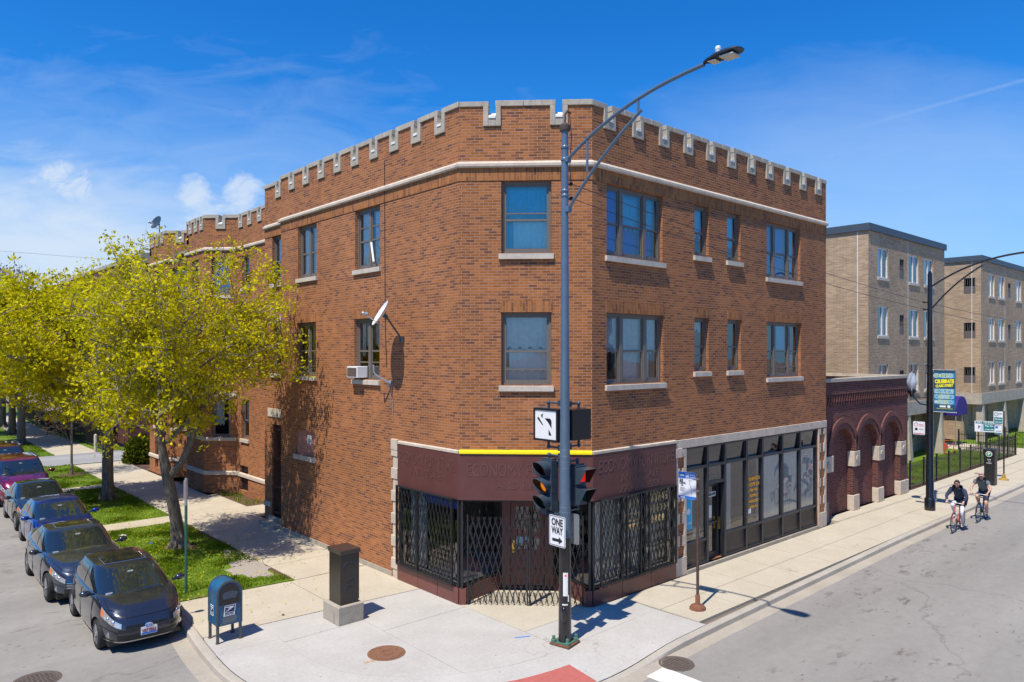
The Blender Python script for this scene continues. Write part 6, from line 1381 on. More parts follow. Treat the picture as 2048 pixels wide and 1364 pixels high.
# ------------------------------------------------------------------ cars (local: x across, y from nose 0 to tail L)
import bmesh
def car(name, label, cat_label, loc, P, paint, rz=0.0, plate_txt=None):
    L, W, H = P['L'], P['W'], P['H']; t = thing(name, label, cat_label, (0, 0, 0), 'cars parked along the side street')
    zs = lambda l: float(np.interp(l, P['hl'], P['hz'])); zb = .2
    T = [0, .06, .16, .3, .45, .6, .74, .85, .92, .965, 1.0]
    wt = [.90, .955, .985, 1, 1, .995, .985, .97, .95, .925, .89]
    lf = [.12, .05, .015, 0, .0, .008, .03, .06, .09, .135, .20]; lr = [.14, .07, .03, .01, 0, .0, .02, .04, .07, .11, .17]
    bl = P.get('blunt', 1.0)
    def lower(th, tt):
        w = np.interp(tt, T, wt)*W/2; a0 = np.interp(tt, T, lf)*bl; a1 = L-np.interp(tt, T, lr)*bl
        cl, ha = (a0+a1)/2, (a1-a0)/2; c, s = math.cos(th), math.sin(th)
        nF = 3.4 if c > 0 else 4.4
        l = cl-ha*math.copysign(abs(c)**(2/nF), c); x = w*math.copysign(abs(s)**(2/5.2), s)
        x *= 1-.05*max(0, (l/L-.55))-.06*max(0, .22-l/L)/.22
        # waist crease and sill tuck
        if .52 < tt < .7: x *= 1.006
        return Vector((x, l, zb+(zs(l)-zb)*tt))
    def lowert(th, z):        # point at absolute height
        a = lower(th, 1.0); return None
    nth = 72; ths = [2*math.pi*i/nth for i in range(nth)]
    rows = [[lower(th, tt) for th in ths] for tt in T]
    top = rows[-1]; lc = L*.5
    for k in (.96, .85, .65, .42, .2, .03):
        r = []
        for p in top:
            l = lc+(p.y-lc)*(1-(1-k)*.55) if k > .9 else lc+(p.y-lc)*(.25+.75*k)
            x = p.x*k; r.append(Vector((x, l, zs(l)+P.get('crown', .045)*(1-(x/(W/2))**2))))
        rows.append(r)
    b = MB(); b.grid([[tuple(p) for p in r] for r in rows], closed=True)
    b.add([tuple(p) for p in rows[0]], [tuple(range(nth))]); b.add([tuple(p) for p in rows[-1]], [tuple(range(nth-1, -1, -1))])
    body = b.build('body', paint, t, smooth=True, angle=0)
    bm = bmesh.new(); bm.from_mesh(body.data); bmesh.ops.remove_doubles(bm, verts=bm.verts, dist=1e-5); bmesh.ops.recalc_face_normals(bm, faces=bm.faces); bm.to_mesh(body.data); bm.free()
    # wheel arches
    wr = P['wr']; cb_ = MB()
    for ly in P['wl']:
        for sx in (-1, 1): cb_.lathe([(wr+.055, -.16), (wr+.055, .16)], (sx*(W/2-.09), ly, wr), 28, (1, 0, 0))
    cut = cb_.build('cutter', M['black'])
    bm = bmesh.new(); bm.from_mesh(cut.data); bmesh.ops.recalc_face_normals(bm, faces=bm.faces); bm.to_mesh(cut.data); bm.free()
    md = body.modifiers.new('arch', 'BOOLEAN'); md.operation = 'DIFFERENCE'; md.object = cut; md.solver = 'EXACT'
    body.data.materials.append(M['black'])
    dg = bpy.context.evaluated_depsgraph_get(); me = bpy.data.meshes.new_from_object(body.evaluated_get(dg)); body.modifiers.clear(); old = body.data; body.data = me; bpy.data.meshes.remove(old)
    mc = cut.data; bpy.data.objects.remove(cut); bpy.data.meshes.remove(mc)
    me.materials.clear(); me.materials.append(paint); me.materials.append(M['black'])
    for po in me.polygons:
        c = po.center; po.use_smooth = True; po.material_index = 0
        for ly in P['wl']:
            if math.hypot(c.y-ly, c.z-wr) < wr+.058 and W/2-.26 < abs(c.x) < W/2+.02 and abs(po.normal.x) < .35 or (abs(abs(c.x)-(W/2-.25)) < .01 and math.hypot(c.y-ly, c.z-wr) < wr+.05): po.material_index = 1
    try: me.set_sharp_from_angle(angle=R(42))
    except Exception: pass
    # greenhouse
    l0, l1, l2, l3 = P['gh']; w0, w1 = P.get('gw', (.89, .70)); zr = lambda l: H-.10*((l-(l2*.62+l3*.38))/(l3-l2))**2
    def green(th, tt):
        e = tt**.92; bow = .035*math.sin(math.pi*tt)
        a0 = l0+(l2-l0)*e-bow*1.2; a1 = l1+(l3-l1)*e+bow; w = (w0+(w1-w0)*tt**1.25)*W/2+bow*.5
        cl, ha = (a0+a1)/2, (a1-a0)/2; c, s = math.cos(th), math.sin(th)
        l = cl-ha*math.copysign(abs(c)**(2/4.6), c); x = w*math.copysign(abs(s)**(2/5.5), s)
        zb0 = zs(l)-.03; zt = zr(l)-.05; return Vector((x, l, zb0+(zt-zb0)*tt))
    TT = [0, .1, .25, .4, .55, .7, .82, .9, .95, 1.0]
    rows = [[green(th, tt) for th in ths] for tt in TT]; top = rows[-1]; lc2 = (l2+l3)/2
    for k in (.95, .82, .6, .35, .04):
        rows.append([Vector((p.x*k, lc2+(p.y-lc2)*(.3+.7*k), zr(lc2+(p.y-lc2)*(.3+.7*k))-.05*k**3)) for p in top])
    b = MB(); b.grid([[tuple(p) for p in r] for r in rows], closed=True); b.add([tuple(p) for p in rows[-1]], [tuple(range(nth-1, -1, -1))])
    b.build('roof', paint, t, smooth=True, angle=0)
    def surfpatch(mb, fn, u0, u1, v0, v1, off=.006, nu=14, nv=8, vlo=None, vhi=None):
        def pt(u, v):
            p = fn(u, v); du = fn(u+.01, v)-fn(u-.01, v); dv = fn(u, min(1, v+.01))-fn(u, max(0, v-.01)); n = du.cross(dv)
            n = n.normalized() if n.length > 1e-9 else Vector((0, 0, 1))
            if n.dot(Vector((p.x, p.y-L/2, .4))) < 0: n = -n
            return p+n*off
        rows = []
        for j in range(nv+1):
            r = []
            for i in range(nu+1):
                f = i/nu; a = vlo(f) if vlo else v0; c = vhi(f) if vhi else v1
                r.append(tuple(pt(u0+(u1-u0)*f, a+(c-a)*j/nv)))
            rows.append(r)
        mb.grid(rows)
    def th_at(l, tt):       # side angle (0..pi) on the greenhouse for a given y
        e = tt**.92; a0 = l0+(l2-l0)*e; a1 = l1+(l3-l1)*e; q = max(-.999, min(.999, ((a0+a1)/2-l)/((a1-a0)/2)))
        return math.acos(math.copysign(abs(q)**(4.6/2), q))
    gl = M['car_glass']
    b = MB(); surfpatch(b, green, -R(54), R(54), .05, .95, nu=24, nv=10); ws = b.build('windscreen', gl, t, smooth=True, angle=0)
    b = MB(); surfpatch(b, green, R(133), R(227), .12, .9, nu=24, nv=10); b.build('rear_window', gl, t, smooth=True, angle=0)
    wins = P['side']
    for sx in (1, -1):
        for (a, e, a2, e2) in wins:
            b = MB(); rows = []
            for j in range(9):
                v = .1+.78*j/8; r = []
                for i in range(13):
                    f = i/12; l = (a+(a2-a)*j/8)*(1-f)+(e+(e2-e)*j/8)*f; th = th_at(l, v); p = green(sx*th, v); r.append((p.x+sx*.006, p.y, p.z+.002))
                rows.append(r)
            b.grid(rows); b.build('side_window', gl, t, smooth=True, angle=0)
    # lamps, grille, bumper, plate
    for sx in (1, -1):
        h0, h1 = P['hlamp']; b = MB()
        surfpatch(b, lower, sx*R(h0), sx*R(h1), 0, 0, .008, 12, 6, vlo=lambda f: .60+.12*f, vhi=lambda f: .76+.17*f)
        hl = b.build('headlight', M['headlight'], t, smooth=True, angle=0)
        b = MB(); surfpatch(b, lower, sx*R(h1-6), sx*R(h1), 0, 0, .011, 4, 4, vlo=lambda f: .72+.02*f, vhi=lambda f: .87+.02*f); b.build('indicator', M['amberlens'], hl, smooth=True, angle=0)
        b = MB()
        for q in (.35, .62):
            p = lower(sx*R(h0+(h1-h0)*q), .72+.05*q); b.ball((p.x*.99, p.y-.0, p.z), (.05, .03, .05), 10, 6)
        b.build('bulb', M['chrome'], hl, smooth=True)
        b = MB(); surfpatch(b, lower, sx*R(148), sx*R(163), .66, .9, .008, 6, 6); b.build('tail_light', M['taillight'], t, smooth=True, angle=0)
        b = MB(); p = lower(sx*R(40), .3); b.lathe([(.0, .0), (.055, .0), (.065, -.02)], (p.x*.985, p.y-.012, p.z), 14, (sx*.45, -1, 0)); b.build('fog_lamp', M['silver'], t, smooth=True)
        # mirror
        b = MB(); yb = l0+.42; zz = zs(yb)+.07; b.ball((sx*(W/2+.1), yb, zz), (.115, .075, .07), 14, 10); b.tube([(sx*(W/2-.08), yb+.02, zz-.04), (sx*(W/2+.04), yb, zz-.02)], .025, 6); b.build('mirror', P.get('mirror', paint), t, smooth=True)
    b = MB(); surfpatch(b, lower, -R(24), R(24), .17, .36, .006, 16, 5); b.build('lower_grille', M['black'], t, smooth=True, angle=0)
    b = MB(); g0, g1, ga = P['grille']; surfpatch(b, lower, -R(ga), R(ga), g0, g1, .008, 16, 4); gr = b.build('grille', P.get('grillemat', M['black']), t, smooth=True, angle=0)
    if P.get('bars'):
        b = MB()
        for k in range(4): v = g0+(g1-g0)*(k+.5)/4; surfpatch(b, lower, -R(ga*.95), R(ga*.95), v-.012, v+.012, .02, 16, 1)
        b.build('chrome_bar', M['chrome'], gr, smooth=True, angle=0)
    b = MB(); surfpatch(b, lower, -R(56), R(56), .09, .145, .012, 24, 2); b.build('lip', M['silver'] if P.get('lip') else M['black'], t, smooth=True, angle=0)
    FPl = Frame(0, lower(0, .38).y-.012, 0, -1); zp = zb+(zs(.1)-zb)*.40
    b = MB(); b.fprism(FPl, [(x, zp+z) for x, z in rrect(.31, .16, .015)], 0, .012); pl = b.build('number_plate', M['white'], t)
    b = MB(); b.fbox(FPl, -.145, .145, zp-.07, zp-.035, .0122, .014); b.build('plate_band', M['sign_blue'], pl)
    if plate_txt: b = MB(); ftext(b, FPl, 0, zp+.0, .015, plate_txt, .085, fit=.27, bold=.003); b.build('lettering', mat('plate red', (.3, .03, .04), .5), pl)
    if P.get('emblem'):
        p = lower(0, .62); Fe = Frame(0, p.y-.035, 0, -1); b = MB(); ze = p.z
        def ring(cx, cz, rx, rz_, w_, d):
            n = 24; A = [(cx+rx*math.cos(2*math.pi*q/n), cz+rz_*math.sin(2*math.pi*q/n)) for q in range(n)]; B = [(cx+(rx-w_)*math.cos(2*math.pi*q/n), cz+(rz_-w_)*math.sin(2*math.pi*q/n)) for q in range(n)]
            b.add([Fe.p(*q, d) for q in A+B], [(q, (q+1) % n, n+(q+1) % n, n+q) for q in range(n)])
        ring(0, ze, .075, .05, .009, .006); ring(0, ze+.014, .042, .026, .008, .007); ring(0, ze-.004, .02, .042, .007, .008); eo = b.build('emblem', M['chrome'], t)
        b = MB(); b.fprism(Fe, [(.074*math.cos(a), ze+.049*math.sin(a)) for a in [2*math.pi*q/20 for q in range(20)]], -.03, .004); b.build('emblem_ground', M['sign_blue'], eo)
    # wipers, cowl, sunroof
    b = MB()
    for x0, x1 in ((-.52, .06), (.1, .6)):
        p0, p1 = green(math.asin(max(-.99, min(.99, x0/(w0*W/2)))), .04), green(math.asin(max(-.99, min(.99, x1/(w0*W/2)))), .09); b.tube([(x0, p0.y-.03, p0.z+.02), ((x0+x1)/2, (p0.y+p1.y)/2-.03, (p0.z+p1.z)/2+.03), (x1, p1.y-.02, p1.z+.03)], .01, 5)
    b.build('wiper', M['black'], t)
    if P.get('sunroof'):
        y0, y1 = l2+.18, l2+.72; b = MB(); b.grid([[(x, y, zr(y)-.05*(abs(x)/(w1*W/2))**3+.006) for x in np.linspace(-.40, .40, 9)] for y in np.linspace(y0, y1, 6)]); b.build('sunroof', gl, t, smooth=True, angle=0)
        b = MB(); Q = [(-.42, y0-.02), (.42, y0-.02), (.42, y1+.02), (-.42, y1+.02), (-.42, y0-.02)]; b.tube([(x, y, zr(y)-.045*(abs(x)/(w1*W/2))**3+.002) for x, y in Q], .008, 4); b.build('sunroof_trim', M['silver'], t)
    if P.get('rails'):
        for sx in (1, -1): b = MB(); b.tube([(sx*w1*W/2*.93, y, zr(y)+.01) for y in np.linspace(l2+.2, l3-.1, 8)], .022, 6); b.build('roof_rail', M['black'], t, smooth=True)
    # windscreen sticker, dashboard visor strip
    p = green(R(-24), .16); b = MB(); b.obox((p.x, p.y-.012, p.z), .13, .012, .06); b.build('sticker', M['white'], ws)
    p = green(R(0), .78); b = MB(); b.obox((p.x, p.y-.012, p.z), .11, .012, .045); b.build('tag', M['white'], ws)
    b = MB()
    for sx in (1, -1): b.tube([(sx*W/2*.80, l0+.05, zs(l0+.05)+.022), (sx*W/2*.80, l0*.6, zs(l0*.6)+.018), (sx*W/2*.70, .32, zs(.32)+.02)], .008, 4)
    q_ = [lower(R(a), .93) for a in range(-30, 31, 6)]; b.tube([(p.x, p.y-.006, p.z) for p in q_], .008, 4); b.build('bonnet_line', M['black'], t)
    b = MB(); surfpatch(b, lower, -R(62), R(62), .455, .47, .006, 24, 1); b.build('bumper_line', M['black'], t)
    # door shut lines and handles
    for sx in (1, -1):
        b = MB(); pts = []
        for l in P['doors']:
            pts = []
            for tt in (.12, .3, .5, .7, .85, .93):
                c_ = (L/2-l)/(L/2); th = math.acos(max(-.999, min(.999, math.copysign(abs(c_)**(4/2), c_)))); p = lower(sx*th, tt); pts.append((p.x+sx*.001, l, p.z))
            b.tube(pts, .007, 4)
        b.build('shut_line', M['black'], t)
        for l in P['handles']:
            c_ = (L/2-l)/(L/2); th = math.acos(math.copysign(abs(c_)**2, c_)); p = lower(sx*th, .80); b = MB(); b.obox((p.x+sx*.012, l, p.z), .03, .17, .03); b.build('handle', paint if not P.get('chromeh') else M['chrome'], t, bev=.008)
    for ly in P['wl']:
        for sx in (1, -1):
            wh = bpy.data.objects.new('wheel', None); COL.objects.link(wh); wh.parent = t
            cx = sx*(W/2-.125); b = MB(); rw = .098
            b.lathe([(wr*.70, -rw), (wr*.9, -rw), (wr*.985, -rw*.8), (wr, -rw*.5), (wr, rw*.5), (wr*.985, rw*.8), (wr*.9, rw), (wr*.70, rw)], (cx, ly, wr), 30, (sx, 0, 0), cap=False)
            b.build('tyre', M['rubber'], wh, smooth=True, angle=50)
            b = MB(); A = (sx, 0, 0); b.lathe([(wr*.71, rw*.4), (wr*.71, rw*.92), (wr*.66, rw*.9), (wr*.64, rw*.3)], (cx, ly, wr), 30, A, cap=False); b.lathe([(.075, rw*.75), (.06, rw*.9), (0, rw*.92)], (cx, ly, wr), 14, A, cap=False)
            b.lathe([(wr*.64, rw*.1), (0, rw*.1)], (cx, ly, wr), 24, A, cap=False, mi=1)
            for k in range(P.get('spokes', 5)):
                a = 2*math.pi*k/P.get('spokes', 5)+.3
                for da in (-.13, .13):
                    p0 = (cx+sx*rw*.82, ly+.04*math.cos(a), wr+.04*math.sin(a)); p1 = (cx+sx*rw*.72, ly+wr*.67*math.cos(a+da), wr+wr*.67*math.sin(a+da)); b.tube([p0, p1], [.036, .03], 6)
            b.build('rim', [M['silver'], M['black']], wh, smooth=True, angle=40)
    b = MB(); b.box(-W/2*.82, W/2*.82, .25, L-.25, .16, .24); b.build('underbody', M['black'], t)
    t.location = loc; t.rotation_euler = (0, 0, rz); return t
M['car_glass'] = mat('car window glass', (.012, .018, .022), .03, var=0, coat=1.0, spec=.9)
M['headlight'] = mat('headlight glass', (.48, .5, .53), .08, .35, var=.25, vs=25, coat=1.0)
M['amberlens'] = mat('amber side lens', (.75, .16, .03), .15, var=0, coat=1.0); M['taillight'] = mat('red tail lens', (.35, .01, .01), .12, var=0, coat=1.0)
def paint(name, c, metal=.55): return mat(name, c, .2, metal+.1, var=.05, vs=2, coat=1.0)
HATCH = dict(L=3.9, W=1.69, H=1.46, hl=[0, .1, .35, .85, 2.4, 3.5, 3.9], hz=[.72, .76, .86, 1.0, 1.0, 1.05, 1.0], gh=(.72, 3.83, 1.72, 3.42), wl=(.8, 3.32), wr=.30, side=[(1.08, 2.18, 1.7, 2.2), (2.26, 3.2, 2.28, 3.02)], hlamp=(17, 56), grille=(.50, .55, 22), lip=True, emblem=True, sunroof=True, doors=(1.12, 2.2, 3.05), handles=(1.98, 2.95), spokes=5)
SEDAN = dict(L=4.8, W=1.84, H=1.5, hl=[0, .12, .45, 1.3, 2.6, 3.9, 4.5, 4.8], hz=[.72, .78, .88, 1.0, 1.02, 1.06, 1.08, 1.0], gh=(1.22, 4.2, 2.12, 3.35), wl=(.87, 3.72), wr=.345, side=[(1.5, 2.52, 2.12, 2.56), (2.6, 3.65, 2.62, 3.28)], hlamp=(22, 56), grille=(.42, .66, 20), sunroof=True, doors=(1.45, 2.58, 3.6), handles=(2.35, 3.4), spokes=5, chromeh=True, mirror=None, bars=True, crown=.07)
SEDAN['mirror'] = mat('dark mirror shell', (.02, .02, .025), .2, coat=.8)
COMP = dict(L=4.05, W=1.72, H=1.47, hl=[0, .12, .4, 1.0, 2.3, 3.5, 4.05], hz=[.70, .76, .86, 1.0, 1.02, 1.06, 1.02], gh=(.92, 3.9, 1.8, 3.2), wl=(.82, 3.32), wr=.31, side=[(1.36, 2.22, 1.85, 2.26), (2.32, 3.15, 2.34, 3.0)], hlamp=(22, 54), grille=(.42, .56, 18), doors=(1.2, 2.27, 3.2), handles=(2.0, 3.0), spokes=7)
OLD = dict(L=4.4, W=1.74, H=1.45, hl=[0, .12, .4, 1.2, 2.4, 3.6, 4.2, 4.4], hz=[.68, .75, .85, .97, .99, 1.02, 1.02, .96], gh=(1.15, 3.95, 1.95, 3.15), wl=(.88, 3.52), wr=.31, side=[(1.5, 2.35, 1.98, 2.38), (2.44, 3.3, 2.46, 3.05)], hlamp=(26, 58), grille=(.5, .66, 18), doors=(1.35, 2.4, 3.3), handles=(2.15, 3.1), spokes=8, blunt=.8)
VAN = dict(L=5.0, W=1.96, H=1.76, hl=[0, .12, .4, 1.1, 2.6, 4.4, 5.0], hz=[.74, .84, 1.0, 1.16, 1.14, 1.16, 1.1], gh=(.95, 4.93, 1.85, 4.62), gw=(.9, .74), wl=(.92, 3.98), wr=.35, side=[(1.5, 2.45, 1.95, 2.5), (2.55, 3.55, 2.58, 3.5), (3.65, 4.45, 3.62, 4.3)], hlamp=(24, 56), grille=(.46, .72, 24), bars=True, rails=True, doors=(1.4, 2.5, 3.6), handles=(2.3, 3.4), spokes=6, blunt=.8)
car('hatchback', 'dark charcoal hatchback with a glass sunroof, nearest the corner and mailbox', 'car', (4.48, 16.2, RZ), HATCH, paint('charcoal metallic', (.05, .055, .075)), R(-1.0), 'V57 0563')
car('sedan', 'dark blue grey sedan with sunroof and big alloy wheels, second car from the corner', 'car', (4.34, 20.2, RZ), SEDAN, paint('dark slate blue metallic', (.06, .075, .11)), R(-.5))
car('compact_car', 'bright royal blue compact car parked between two dark cars', 'car', (4.76, 25.15, RZ), COMP, paint('royal blue metallic', (.008, .045, .30)), R(-.5))
car('sedan', 'older dark green black sedan parked in front of the red minivan', 'car', (4.88, 29.3, RZ), OLD, paint('dark green black', (.03, .042, .048), .4), R(-.5))
car('minivan', 'crimson minivan with chrome grille bars at the left edge', 'van', (5.02, 34.4, RZ), VAN, paint('crimson metallic', (.27, .012, .075), .45), R(-.5))
car('minivan', 'maroon minivan parked behind the crimson one, only its roof showing', 'van', (5.15, 39.75, RZ), VAN, paint('maroon metallic', (.13, .02, .04), .45), R(-.5))

# ------------------------------------------------------------------ people
def skin_mesh(name, pts, edges, rad, m, parent, T, sub=1):
    me = bpy.data.meshes.new(name); off = wloc(parent); keys = list(pts); ix = {k: i for i, k in enumerate(keys)}
    me.from_pydata([tuple(Vector(T(pts[k]))-off) for k in keys], [(ix[a], ix[c]) for a, c in edges], []); me.materials.append(m)
    o = bpy.data.objects.new(name, me); COL.objects.link(o); o.parent = parent
    sk = o.modifiers.new('skin', 'SKIN'); sk.use_smooth_shade = True; sk.branch_smoothing = .5
    for i, k in enumerate(keys):
        r = rad[k]; me.skin_vertices[0].data[i].radius = r if isinstance(r, tuple) else (r, r); me.skin_vertices[0].data[i].use_root = (i == 0)
    s = o.modifiers.new('sub', 'SUBSURF'); s.levels = sub; s.render_levels = sub
    dg = bpy.context.evaluated_depsgraph_get(); nme = bpy.data.meshes.new_from_object(o.evaluated_get(dg)); o.modifiers.clear(); o.data = nme; bpy.data.meshes.remove(me)
    for p in nme.polygons: p.use_smooth = True
    return o
def human(t, pose, T, skinm):
    """pose: dict of joints (local)"""
    P = dict(pose); E = [('pelvis', 'waist'), ('waist', 'chest'), ('chest', 'neck'), ('neck', 'head'), ('head', 'crown')]; Rr = dict(pelvis=(.15, .12), waist=(.13, .10), chest=(.11, .08), neck=.05, head=(.078, .092), crown=(.07, .08))
    for sd in 'LR':
        E += [('chest', 'sh'+sd), ('sh'+sd, 'el'+sd), ('el'+sd, 'wr'+sd), ('wr'+sd, 'pa'+sd), ('pelvis', 'hi'+sd), ('hi'+sd, 'kn'+sd), ('kn'+sd, 'an'+sd), ('an'+sd, 'to'+sd)]
        Rr.update({'sh'+sd: .055, 'el'+sd: .043, 'wr'+sd: .028, 'pa'+sd: (.034, .02), 'hi'+sd: .088, 'kn'+sd: .056, 'an'+sd: .037, 'to'+sd: .03})
        w_, pa = Vector(P['wr'+sd]), Vector(P['pa'+sd]); f = (pa-w_).normalized(); up = Vector((0, 0, 1)); sdv = f.cross(up).normalized(); dn = sdv.cross(f)
        if dn.z > 0: dn = -dn
        for k in range(4):
            o_ = sdv*((k-1.5)*.018); ln = (.055, .065, .06, .048)[k]
            P['f%d%s' % (k, sd)] = tuple(pa+o_+f*ln*.6+dn*.012); P['g%d%s' % (k, sd)] = tuple(pa+o_+f*ln*.75+dn*.05); E += [('pa'+sd, 'f%d%s' % (k, sd)), ('f%d%s' % (k, sd), 'g%d%s' % (k, sd))]; Rr['f%d%s' % (k, sd)] = .0095; Rr['g%d%s' % (k, sd)] = .008
        s_ = 1 if sd == 'R' else -1
        P['h'+sd] = tuple(w_+(pa-w_)*.55+sdv*s_*-.035+dn*.015); P['i'+sd] = tuple(w_+(pa-w_)*1.1+sdv*s_*-.05+dn*.035); E += [('wr'+sd, 'h'+sd), ('h'+sd, 'i'+sd)]; Rr['h'+sd] = .012; Rr['i'+sd] = .009
    return skin_mesh('body', P, E, Rr, skinm, t, T, 2), P
def lerp(a, c, t): return tuple(a[i]+(c[i]-a[i])*t for i in range(3))
def clothes(t, P, T, top, legs, shoe, sleeve=1.0, leglen=1.0, topname='shirt', legname='trousers', over=None):
    pts = {k: P[k] for k in ('waist', 'chest', 'shL', 'shR')}; pts['hem'] = lerp(P['pelvis'], P['waist'], .1); pts['col'] = lerp(P['chest'], P['neck'], .55)
    E = [('chest', 'waist'), ('waist', 'hem'), ('chest', 'col'), ('chest', 'shL'), ('chest', 'shR')]; Rr = dict(chest=(.195, .145), waist=(.155, .122), hem=(.168, .135), col=(.105, .085), shL=.095, shR=.095)
    pts = {'chest': pts['chest'], **pts}; E = [e for e in E if e[1] not in ('shL', 'shR')]; pts['chest'] = lerp(P['chest'], P['neck'], .18); Rr['chest'] = (.185, .14); pts['col'] = lerp(P['chest'], P['neck'], .66); Rr['col'] = (.092, .08)
    for s in 'LR': pts['m'+s] = lerp(pts['col'], P['sh'+s], .55); E += [('col', 'm'+s), ('m'+s, 'sh'+s)]; Rr['m'+s] = .082
    for s in 'LR':
        a, e, w_ = P['sh'+s], P['el'+s], P['wr'+s]
        if sleeve > .6: pts['se'+s] = e; pts['sw'+s] = lerp(e, w_, .92); E += [('sh'+s, 'se'+s), ('se'+s, 'sw'+s)]; Rr['se'+s] = .056; Rr['sw'+s] = .041
        else: pts['se'+s] = lerp(a, e, .55); E += [('sh'+s, 'se'+s)]; Rr['se'+s] = .068
    skin_mesh(topname, pts, E, Rr, top, t, T, 2)
    pts = {'pelvis': P['pelvis']}; E = []; Rr = {'pelvis': (.168, .135)}
    for s in 'LR':
        h, k, a = P['hi'+s], P['kn'+s], P['an'+s]; pts['h'+s] = h; E.append(('pelvis', 'h'+s)); Rr['h'+s] = .1
        if leglen > .6: pts['k'+s] = k; pts['a'+s] = lerp(k, a, .9); E += [('h'+s, 'k'+s), ('k'+s, 'a'+s)]; Rr['k'+s] = .064; Rr['a'+s] = .045
        else: pts['k'+s] = lerp(h, k, .85); E.append(('h'+s, 'k'+s)); Rr['k'+s] = .088
    skin_mesh(legname, pts, E, Rr, legs, t, T, 2)
    if over:
        pts = {'pelvis': P['pelvis']}; E = []; Rr = {'pelvis': (.178, .145)}
        for s in 'LR': pts['h'+s] = P['hi'+s]; pts['k'+s] = lerp(P['hi'+s], P['kn'+s], .6); E += [('pelvis', 'h'+s), ('h'+s, 'k'+s)]; Rr['h'+s] = .112; Rr['k'+s] = .09
        skin_mesh('shorts', pts, E, Rr, over, t, T, 2)
    for s in 'LR':
        a, to = Vector(P['an'+s]), Vector(P['to'+s]); d = (to-a); d.z = 0; d.normalize()
        pts = dict(a=tuple(a+Vector((0, 0, -.02))), b=tuple(a-d*.05+Vector((0, 0, -.07))), c=tuple(to+Vector((0, 0, -.0))), e=tuple(to+d*.04)); skin_mesh('shoe', pts, [('a', 'b'), ('a', 'c'), ('c', 'e')], dict(a=.05, b=.045, c=(.048, .04), e=(.036, .03)), shoe, t, T, 2)
def face(t, P, T, hairm, capm=None, glasses=True, fwd=(1, 0, 0)):
    h = Vector(lerp(P['head'], P['crown'], .45)); f = Vector(fwd).normalized(); sd = Vector((0, 0, 1)).cross(f)
    W_ = lambda a, c, z: T(tuple(h+f*a+sd*c+Vector((0, 0, z))))
    b = MB(); N_, NV = 14, 8; rows = []
    for i in range(NV+1):
        rows.append([(lambda ph: W_(.106*math.sin(ph)*math.cos(a)-.014, .09*math.sin(ph)*math.sin(a), .116*math.cos(ph)+.014))(math.pi*(.5-.2*math.cos(a))*i/NV) for a in [2*math.pi*k/N_ for k in range(N_)]])
    b.grid(rows, closed=True); b.build('hair' if not capm else 'cap', capm or hairm, t, smooth=True)
    b = MB()
    if capm: b.grid([[W_(.07+.13*q*math.cos(a), .1*math.sin(a), .035-.015*q) for a in np.linspace(-1.2, 1.2, 9)] for q in (0, .5, 1)]); b.build('cap_brim', capm, t, smooth=True)
    b = MB()
    if glasses:
        for s in (-1, 1): b.lathe([(0, 0), (.028, 0), (.028, .008), (0, .01)], W_(.093, s*.034, .0), 10, Vector(T(tuple(h+f)))-Vector(T(tuple(h))))
        b.tube([W_(.095, -.03, .01), W_(.095, .03, .01)], .005, 5); b.build('sunglasses', M['black'], t)
    b = MB(); b.add([W_(.085, 0, .005), W_(.118, 0, -.03), W_(.085, .016, -.035), W_(.085, -.016, -.035)], [(0, 1, 2), (0, 3, 1), (1, 3, 2)])
    for s in (-1, 1): b.ball(W_(-.005, s*.088, -.01), (.014, .014, .028), 8, 6)
    b.build('facial_feature', M['person_skin'], t, smooth=True)
    b = MB(); b.tube([W_(.086, -.024, -.065), W_(.092, 0, -.066), W_(.086, .024, -.065)], .006, 5); b.build('mouth', mat('lips', (.35, .12, .1), .5, var=0), t)
